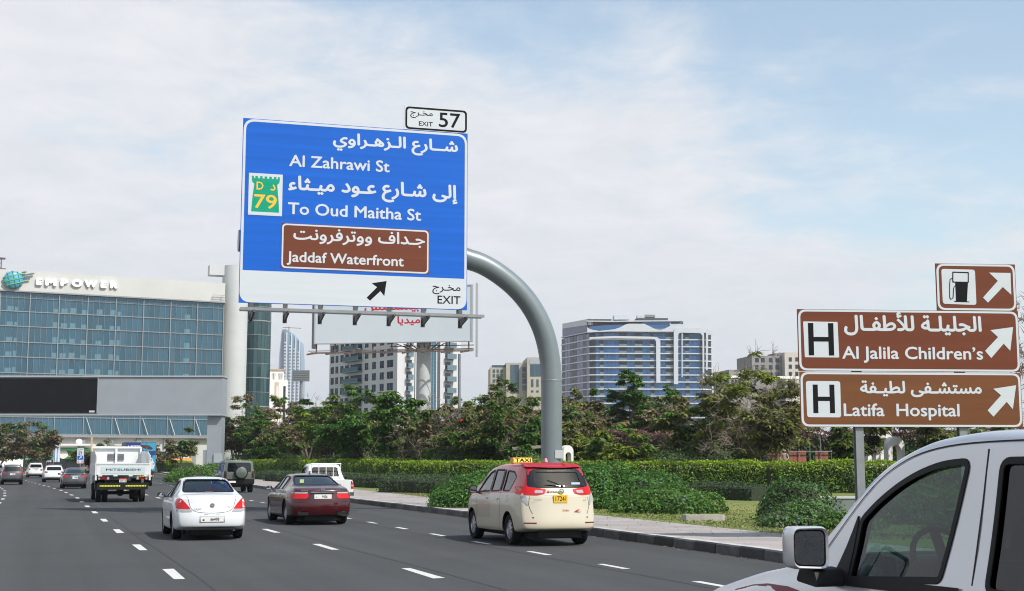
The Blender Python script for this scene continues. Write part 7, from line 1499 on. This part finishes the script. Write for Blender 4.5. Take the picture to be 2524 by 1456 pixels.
# ---- white pickup
M_PW = paint('pickup_white', (0.62, 0.63, 0.63)); 
s = dict(name='pickup_truck', label='white double-cab pickup with bars over its rear window, behind the maroon saloon', cat='pickup', pos=axle(806, 1247), phi=R(19.2), L=5.1, r=.36, ra=1.15, wb=3.0, ww=.22, n=40, rim=M_RIMG, top=[(0, 1.10), (1.58, 1.10), (1.64, 1.14), (1.78, 1.64), (1.95, 1.74), (2.6, 1.78), (3.0, 1.73), (3.75, 1.16), (4.8, 1.02), (5.1, .8)], smt=.03, belt=[(0, 1.06), (1.6, 1.08), (3.7, 1.05), (5.1, .8)], bot=[(0, .5), (2.4, .36), (5.1, .42)], hw=[(0, .85), (.1, .88), (4.7, .9), (5.1, .75)], wr=[(0, .7), (1.7, .68), (3.0, .67), (3.9, .8)], cr=.04, Dr=.3, paint=M_PW, cutboxes=[(.1, 1.5, -.74, .74, .72, 1.3, M_PW)], edge=.8,
  cabin=(1.7, 3.5, .7), swin=[rpoly([(1.95, 1.13), (2.45, 1.13), (2.45, 1.61), (2.05, 1.60)], .04), rpoly([(2.53, 1.13), (3.4, 1.12), (3.0, 1.56), (2.53, 1.61)], .04)], rwin=rpoly([(-.58, 1.24), (.58, 1.24), (.52, 1.60), (-.52, 1.60)], .06), fwin=rpoly([(-.66, 1.2), (.66, 1.2), (.56, 1.66), (-.56, 1.66)], .05), glass=[G_MED, G_LIGHT], rglass=G_LIGHT, seats=[(2.1, .25), (2.85, .27)], seatz=.98, mirror=(3.2, .88, 1.2, M_PW, .22, .17))
c = car(s); add_rear_pair(c, 'tail_light', rpoly([(.86, .74), (.86, 1.06), (.75, 1.06), (.75, .74)], .02), M_TL, .015); add_rear_pair(c, 'reverse_light', rpoly([(.855, .83), (.855, .90), (.755, .90), (.755, .83)], .01), M_TLW, .022)
for yy in (-.62, -.31, 0, .31, .62): MB().tube([(1.50, yy, 1.08), (1.50, yy, 1.76)], .018, 8).obj('rack_bar', M_PW, c['root'])
MB().tube([(1.50, -.64, 1.76), (1.50, .64, 1.76)], .024, 8).obj('rack_bar', M_PW, c['root']); MB().box(-.12, .02, -.85, .85, .45, .6).obj('rear_bumper', M_CHR, c['root']); rear_text(c, 'TOYOTA', -.35, .86, .35, .95, -.012, M_STEEL)
# ---- distant taxi, a copy of the near one
o = copy_tree(TX['root']); f_ = Vector((-math.sin(R(40)), math.cos(R(40)), 0)); q = G(222, 1165); o.location = Vector((q.x, q.y, 0)) - f_ * .98; o.rotation_euler = (0, 0, math.pi / 2 + R(40)); o['label'] = 'distant cream taxi with a red roof, half hidden by the white truck'
# ------------------------------------------------------------------ the open tipper truck
M_TW = mat('truck_white', (0.58, 0.60, 0.60), .45, var=.04, scale=2, coat=.2); M_TB = mat('truck_light_blue', (0.44, 0.53, 0.56), .5, var=.04, scale=2); M_MESH = mat('wire_mesh', (0.14, 0.15, 0.15), .6, .3); M_AMB = mat('reflector_yellow', (0.62, 0.60, 0.03), .4)
pos = axle(295, 1236); ph_ = R(20.5); fw = Vector((-math.sin(ph_), math.cos(ph_), 0)); RA = 1.35; p = Vector((*pos, 0)) - fw * RA
tr = thing('tipper_truck', 'white open-backed truck with MITSUBISHI on its tailgate', 'truck', p, math.pi / 2 + ph_); K = 1.12; tr.scale = (K, K, K)
def tb(nm, *a, m=M_TW, par=tr): return MB().box(*a).obj(nm, m, par)
TW = 1.04                       # half width of the bed
tb('chassis', .3, 6.0, -.42, .42, .62, .86, m=M_UND); tb('bed_floor', 0.02, 4.2, -TW, TW, 1.08, 1.18)
tg = tb('tailgate', -.05, 0.0, -TW, TW, 1.12, 1.54); MB().box(-.065, -.051, -TW + .17, TW - .17, 1.19, 1.46).obj('tailgate_inset', M_TB, tg); tb('tailgate_rim', -.075, 0.0, -TW, TW, 1.54, 1.59); tb('tailgate_rim', -.075, -.051, -TW, TW, 1.12, 1.165)
rt = lettering('MITSUBISHI', (-.68, 1.285, .68, 1.375), 0, M_BLACK, tr, .012, map3=lambda a, _, b_: (-.069, -a, b_)); 
for yy in (-.9, -.3, .3, .9): tb('hinge', -.07, .05, yy - .08, yy + .08, 1.06, 1.125)
for sg_ in (1, -1):
    y0, y1 = (TW, TW + .05) if sg_ > 0 else (-TW - .05, -TW)
    sdp = tb('side_board', 0.02, 4.15, y0, y1, 1.12, 1.56)
    yt = y0 + .015 if sg_ > 0 else y0 - .0
    pan = MB()
    for xx in np.arange(.05, 4.0, .5): pan.box(xx, xx + .05, y0 + .005, y1 - .005, 1.56, 1.93 + .12 * min(1, xx))
    pan.obj('side_rail_post', M_TW, tr, kind='stuff')
    q = MB(); q.prism([(0.05, 1.58), (4.1, 1.58), (4.1, 2.12), (1.0, 2.08), (.05, 1.86)], y0 + .016, y1 - .016); q.obj('side_panel', M_TW, tr)
    tb('corner_post', -.04, .06, y0 - .01, y1 + .01, .9, 1.62)
tb('headboard', 4.15, 4.2, -TW, TW, 1.18, 2.22)
for yy in (-TW, 0, TW): tb('headboard_post', 4.04, 4.15, yy - .045, yy + .045, 1.18, 2.30)
MB().tube([(4.08, -TW, 2.27), (4.08, TW, 2.27)], .055, 10).obj('headboard_rail', M_TW, tr)
for y0, y1 in ((.04, .36), (-.33, -.04)):
    tb('mesh_window', 4.12, 4.149, y0, y1, 1.72, 2.0, m=M_MESH)
    g_ = MB()
    for k in range(9): g_.box(4.10, 4.119, y0 + (y1 - y0) * k / 9, y0 + (y1 - y0) * k / 9 + .012, 1.72, 2.0)
    for k in range(8): g_.box(4.10, 4.118, y0, y1, 1.72 + .035 * k, 1.73 + .035 * k)
    g_.obj('mesh_wires', M_STEEL, tr, kind='stuff')
tb('wooden_pole', 3.95, 4.03, TW - .02, TW + .05, 1.2, 2.72, m=mat('raw_wood', (0.42, 0.30, 0.14), .8, var=.2, scale=5))
# cab ahead of the bed
cb_ = MB(); cb_.prism(rpoly([(4.3, .75), (6.0, .6), (6.05, 1.3), (5.75, 2.1), (5.5, 2.2), (4.35, 2.2)], .1), -.95, .95); cb_.obj('cab', M_TW, tr, smooth=35)
for sg_ in (1, -1): MB().prism(rpoly([(4.9, 1.4), (5.85, 1.4), (5.65, 2.0), (4.9, 2.0)], .06), sg_ * .951, sg_ * .956).obj('cab_window', M_DGL, tr); tb('door_mirror', 5.8, 5.9, sg_ * 1.12 - .1, sg_ * 1.12 + .1, 1.5, 1.9, m=M_BLK)
tb('rear_bumper', -.02, .1, -1.0, 1.0, .52, .80, m=M_BLK)
for a0, a1 in ((-.9, -.1), (.12, .93)):
    q = tb('reflective_strip', -.028, -.021, -a1, -a0, .645, .70, m=M_AMB)
    ch = MB()
    for k in range(7):
        c0 = -a1 + (a1 - a0) * (k + .5) / 7; ch.prism([(c0 - .03, .655), (c0 + .01, .655), (c0 + .035, .6725), (c0 + .01, .69), (c0 - .03, .69), (c0 - .005, .6725)], -.031, -.0285, 'yz')
    ch.obj('strip_marks', M_BLK, q, kind='stuff')
for sg_ in (1, -1):
    a, b_ = sorted((sg_ * .62, sg_ * .90)); tb('tail_light', -.02, .04, a, b_, .93, 1.04, m=M_TLD); a, b_ = sorted((sg_ * .90, sg_ * .97)); tb('indicator', -.02, .04, a, b_, .93, 1.04, m=M_TLW); a, b_ = sorted((sg_ * .54, sg_ * .62)); tb('reverse_light', -.02, .04, a, b_, .93, 1.04, m=M_TLW)
    tb('mudguard', .7, 2.1, sg_ * .8 - .2, sg_ * .8 + .2, .93, .97, m=M_BLK); tb('tool_box', 2.4, 3.0, sg_ * .75 - .2, sg_ * .75 + .2, .5, .95, m=M_BLK)
q = tb('number_plate', -.03, -.02, -.14, .14, .82, .98, m=M_PLW); MB().box(-.033, -.0305, -.14, .14, .93, .98).obj('plate_top', mat('plate_red', (.45, .03, .03), .5), q); lettering('42910', (-.12, .835, .12, .915), 0, M_BLACK, q, .01, map3=lambda a, _, b_: (-.034, -a, b_))
for sg_ in (1, -1):
    for yy in (.62, .88): add_wheel(tr, RA / K, sg_ * yy, .37, .21, M_RIMG, 5, sg_)
    add_wheel(tr, 5.2, sg_ * .82, .37, .2, M_RIMG, 5, sg_)
MB().tube([(RA / K, -.8, .37), (RA / K, .8, .37)], .07, 8).lathe([(.01, -.17), (.12, -.12), (.17, 0), (.12, .12), (.01, .17)], 'x', 14, (RA / K, 0, .40)).obj('rear_axle', M_UND, tr)
# ------------------------------------------------------------------ the box truck
pos = (PX(360, 107), 107); ph_ = R(19.5); fw = Vector((-math.sin(ph_), math.cos(ph_), 0)); p = Vector((*pos, 0))
bt = thing('box_truck', "blue refrigerated box truck printed with LET'S CHILL and ice cream", 'truck', p, math.pi / 2 + ph_); HW = 1.18
M_BB = mat('print_dark_blue', (0.015, 0.035, 0.17), .4); M_BC = mat('print_cyan', (0.02, 0.27, 0.42), .4); M_BBR = mat('print_brown', (0.07, 0.025, 0.02), .4); M_BG = mat('box_side_grey', (0.13, 0.13, 0.15), .5)
def bb_(nm, *a, m=M_BB, par=bt): return MB().box(*a).obj(nm, m, par)
bb_('cargo_box', 0, 5.0, -HW, HW, 1.12, 3.48, m=M_BG); bb_('rear_doors', -.03, -.001, -HW + .03, HW - .03, 1.16, 3.44); 
def dec(nm, poly, m, x=-.034): return MB().prism(poly, x, x + .003, 'yz').obj(nm, m, bt)
dec('cyan_print', [(-.0, 3.42), (-HW + .04, 3.42), (-HW + .04, 2.8), (-.55, 2.75), (-.2, 2.8)], M_BC); dec('cyan_print', [(-.95, 1.2), (-HW + .04, 1.2), (-HW + .04, 2.45), (-.9, 2.4)], M_BC)
dec('brown_print', rpoly([(.0, 3.25), (-.6, 3.22), (-.95, 2.98), (-.8, 2.86), (-.3, 2.95), (0, 3.1)], .08), M_BBR, -.037); dec('white_print', rpoly([(-.72, 1.35), (-1.0, 1.3), (-1.12, 1.7), (-.85, 2.3), (-.6, 1.9)], .1), M_WHITE, -.037); dec('oval_print', rpoly([(-.02, 2.75), (-.42, 2.75), (-.42, 2.45), (-.02, 2.45)], .15), M_WHITE, -.037); dec('oval_print', rpoly([(-.05, 2.71), (-.39, 2.71), (-.39, 2.49), (-.05, 2.49)], .11), M_BB, -.040)
for dz, y_ in ((0, .62), (.12, .8), (-.2, .95)): dec('red_print', rpoly([(-y_, 1.9 + dz), (-y_ - .1, 1.9 + dz), (-y_ - .1, 2.0 + dz), (-y_, 2.0 + dz)], .04), mat('print_red', (.4, .02, .03), .4), -.041)
for t_, a0, z0, a1, z1 in (("LET'S", -.98, 3.0, -.02, 3.22), ('CHILL', -.98, 2.68, -.02, 2.92)): lettering(t_, (a0, z0, a1, z1), 0, M_WHITE, bt, .02, map3=lambda a, _, b_: (-.0365, -a, b_))
for yy in (0.02, -.45): MB().tube([(-.06, yy, 1.2), (-.06, yy, 3.4)], .025, 6).obj('door_bar', M_STEEL, bt)
bb_('underframe', .1, 6.4, -.5, .5, .7, 1.1, m=M_UND); bb_('rear_bumper', -.05, .1, -1.1, 1.1, .72, .9, m=M_BLK); q = bb_('reflective_strip', -.056, -.051, -1.05, 1.05, .76, .86, m=M_AMB); 
for k in range(10): bb_('red_mark', -.06, -.057, -1.02 + k * .21, -.93 + k * .21, .76, .86, m=mat('mark_red', (.3, .03, .02), .5))
bb_('lamp_board', -.02, .05, -1.05, 1.05, .93, 1.11, m=M_BLK)
cb_ = MB(); cb_.prism(rpoly([(5.2, .7), (7.0, .6), (7.05, 1.4), (6.8, 2.4), (5.25, 2.45)], .1), -1.0, 1.0); cb_.obj('cab', M_TW, bt, smooth=35); MB().prism([(5.1, 2.5), (5.8, 2.5), (5.5, 3.1), (5.1, 3.1)], -.7, .7).obj('fridge_unit', M_TW, bt)
for sg_ in (1, -1):
    MB().prism(rpoly([(5.8, 1.5), (6.85, 1.5), (6.65, 2.2), (5.8, 2.2)], .06), sg_ * 1.001, sg_ * 1.006).obj('cab_window', M_DGL, bt)
    for yy in (.68, .94): add_wheel(bt, 1.5, sg_ * yy, .42, .22, M_RIMG, 5, sg_)
    add_wheel(bt, 6.1, sg_ * .9, .42, .22, M_RIMG, 5, sg_); bb_('tail_light', -.03, .0, sg_ * .9 - .12, sg_ * .9 + .12, .96, 1.07, m=M_TLD)

# ------------------------------------------------------------------ the silver off-roader alongside the camera
phs = R(18.5); us = Vector((-math.sin(phs), math.cos(phs), 0)); ns = Vector((math.cos(phs), math.sin(phs), 0)); OFF = 4.92; S0 = 3.7
def sideP(px, py, y=.97):
    r_ = Vector(ray(px, py)); t_ = (OFF - y) / (ns.dot(r_)); w_ = r_ * t_; return (us.dot(w_) - S0, H + w_.z)
def SZ(zx, zy):
    px, py = (2573 + zx / 1.2225) * .6703, (1507 + zy / 1.2225) * .6703; y = .95
    for _ in range(3): q = sideP(px, py, y); y = .955 - .24 * max(0, q[1] - 1.13)
    return q
M_SIL = mat('paint_silver', (0.64, 0.65, 0.67), .22, .4, coat=.9)
pz = us * (S0 + .95) + ns * OFF
s = dict(name='off_roader', label='silver off-roader with a large square mirror, alongside the camera at the right', cat='car', pos=(pz.x, pz.y), phi=phs, L=4.89, r=.385, ra=.95, wb=2.85, ww=.27, n=46, rim=M_RIM, spokes=5,
  top=[(0, 1.80), (.15, 1.87), (.6, 1.90), (1.7, 1.925), (2.1, 1.885), (2.42, 1.785), (2.66, 1.645), (2.86, 1.46), (3.1, 1.245), (3.28, 1.165), (3.6, 1.115), (3.95, 1.03), (4.35, .93), (4.7, .82), (4.89, .65)], smt=.09, belt=[(0, 1.13), (2.8, 1.125), (3.4, 1.06), (4.2, .9), (4.89, .62)], bot=[(0, .5), (2.4, .42), (4.89, .5)], hw=[(0, .90), (.15, .95), (.6, .97), (4.2, .965), (4.7, .88), (4.89, .75)], wr=[(0, .76), (1, .79), (2.4, .79), (3.2, .86)], Dr=.8, Df=.5, roff=[(.4, .05), (.6, 0), (1.1, .03), (1.8, .2)], cr=.12, cf=.2, paint=M_SIL, edge=.62,
  cabin=(.35, 3.05, .85), swin=[rpoly([(.30, 1.175), (.62, 1.175), (.62, 1.76), (.42, 1.76)], .04), rpoly([(.74, 1.175), (1.475, 1.175), (1.475, 1.765), (.74, 1.77)], .05), rpoly([SZ(1062, 768), SZ(652, 762), SZ(700, 495), SZ(775, 418), SZ(868, 345), SZ(968, 288), SZ(1085, 243), SZ(1212, 230)], [.03, .02, .04, .1, .1, .1, .1, .05])],
  rwin=rpoly([(-.66, 1.2), (.66, 1.2), (.6, 1.72), (-.6, 1.72)], .06), fwin=rpoly([(-.74, 1.24), (.74, 1.24), (.66, 1.76), (-.66, 1.76)], .06), glass=[G_DARK, G_DARK, G_SUV], rglass=G_DARK, fglass=G_SUV, seats=[(1.0, .32), (1.95, .30)], seatz=.98, handles=[(.95, 1.04), (1.9, 1.04)],
  seams=[[(1.585, .5), (1.585, 1.82)], [(2.88, 1.02), (2.88, .55)], [(.62, .8), (.70, 1.1), (.70, 1.8)]])
c = car(s); SV = c
# black rubber round the windows, roof drip line, windscreen pillar trim
for po in s['swin'][1:]: add_line(c, 'window_rubber', po, .03, 'LR', M_BLK, .006, True)
add_line(c, 'window_sill_trim', [(1.66, 1.15), (2.80, 1.13)], .05, 'LR', M_BLK, .012); add_panel(c, 'mirror_base', [SZ(648, 765), SZ(690, 500), SZ(688, 478), SZ(583, 745)], 'LR', M_BLK, .01, .01)
add_line(c, 'roof_drip_line', [(.3, 1.845), (1.2, 1.862), (1.85, 1.85), (2.2, 1.795), (2.48, 1.68), (2.78, 1.42), (2.98, 1.2)], .007, 'LR', M_BLK, .004)
add_line(c, 'waist_line', [(2.9, .98), (.2, 1.0)], .02, 'LR', M_STEEL, .006)
dcp = [sideP(*q_) for q_ in ((1793, 1452), (1835, 1441), (1876, 1438), (1930, 1445), (1962, 1456))]; zlow_ = dcp[0][1] - .05
add_panel(c, 'maroon_stripe', dcp[::-1] + [(dcp[0][0], zlow_ - .02), (dcp[-1][0], zlow_ - .05)], 'LR', mat('stripe_maroon', (0.16, 0.01, 0.03), .35), .004, .004); add_panel(c, 'maroon_stripe', [(1.7, .72), (3.9, .70), (3.9, .78), (1.7, .84)], 'LR', MATS['stripe_maroon'], .004, .004)
# interior: dashboard, wheel
rt_ = c['root']; dm = mat('dashboard_blue_grey', (0.06, 0.085, 0.10), .6); MB().prism(rpoly([(2.72, .95), (3.04, .95), (3.02, 1.17), (2.9, 1.2), (2.72, 1.14)], .05), -.85, .85).obj('dashboard', dm, rt_, smooth=40); MB().prism(rpoly([(2.66, 1.1), (2.9, 1.12), (2.86, 1.25), (2.68, 1.24)], .05), .18, .58).obj('instrument_hood', dm, rt_, smooth=40)
sw = MB(); pts_ = [(.19 * math.cos(a), .19 * math.sin(a), 0) for a in np.linspace(0, 2 * math.pi, 25)]; sw.tube(pts_, .017, 8, cap=False); sw.bar((-.18, 0, 0), (.18, 0, 0), .03, .05); sw.bar((0, 0, 0), (0, -.18, 0), .05, .03); so = sw.obj('steering_wheel', M_BLK, rt_, smooth=50); so.location = (2.52, .38, 1.23); so.rotation_euler = (0, R(-62), 0)
# big square mirrors
for sg_ in (1, -1):
    yc = 1.12 * sg_; zc = 1.303; mo = bpy.data.objects.new('door_mirror', None); 
    def rp(h, w_, r_): return rpoly([(yc - w_ / 2, zc - h / 2 + (.015 if sg_ < 0 else 0)), (yc + w_ / 2, zc - h / 2 + (0 if sg_ < 0 else .01)), (yc + w_ / 2, zc + h / 2), (yc - w_ / 2, zc + h / 2)], r_, 6)
    x_ = 2.66; a_ = rp(.232, .228, .05); b_ = rp(.197, .192, .04); d_ = rp(.15, .14, .05); n = len(a_); q = MB()
    q.add([(x_, *p_) for p_ in b_] + [(x_ - .012, *p_) for p_ in [((u0 + v0) / 2, (u1 + v1) / 2) for (u0, u1), (v0, v1) in zip(a_, b_)]] + [(x_ + .01, *p_) for p_ in a_] + [(x_ + .09, *p_) for p_ in a_] + [(x_ + .16, *p_) for p_ in d_], [(k * n + i, k * n + (i + 1) % n, (k + 1) * n + (i + 1) % n, (k + 1) * n + i) for k in range(4) for i in range(n)] + [tuple(range(4 * n, 5 * n))])
    mo_ = q.obj('door_mirror', M_SIL, rt_, smooth=50)
    q = MB(); q.prism(rp(.199, .194, .04), x_ + .012, x_ + .02, 'yz'); q.obj('mirror_bezel', M_BLK, mo_); q = MB(); g_ = rp(.182, .177, .035); q.prism(g_, x_ + .004, x_ + .011, 'yz'); q.obj('mirror_glass', M_MIRG, mo_)
    MB().prism(rpoly([(2.62, 1.10), (2.85, 1.12), (2.80, 1.20), (2.66, 1.19)], .03), *sorted((sg_ * .92, sg_ * 1.10))).obj('mirror_arm', M_BLK, mo_, smooth=40)
bpy.context.view_layer.update()
# ------------------------------------------------------------------ the air
hzm = bpy.data.materials.new('air'); hzm.use_nodes = True; t_ = hzm.node_tree
for n_ in list(t_.nodes):
    if n_.type == 'BSDF_PRINCIPLED': t_.nodes.remove(n_)
vn = t_.nodes.new('ShaderNodeVolumePrincipled'); vn.inputs['Color'].default_value = (0.86, 0.9, 0.96, 1); vn.inputs['Density'].default_value = 0.00014; vn.inputs['Anisotropy'].default_value = 0.2
t_.links.new(vn.outputs[0], t_.nodes['Material Output'].inputs['Volume'])
MB().box(-4100, 4100, -420, 5100, -1.1, 185).obj('haze', hzm, kind='stuff')
sc.cycles.volume_bounces = 0
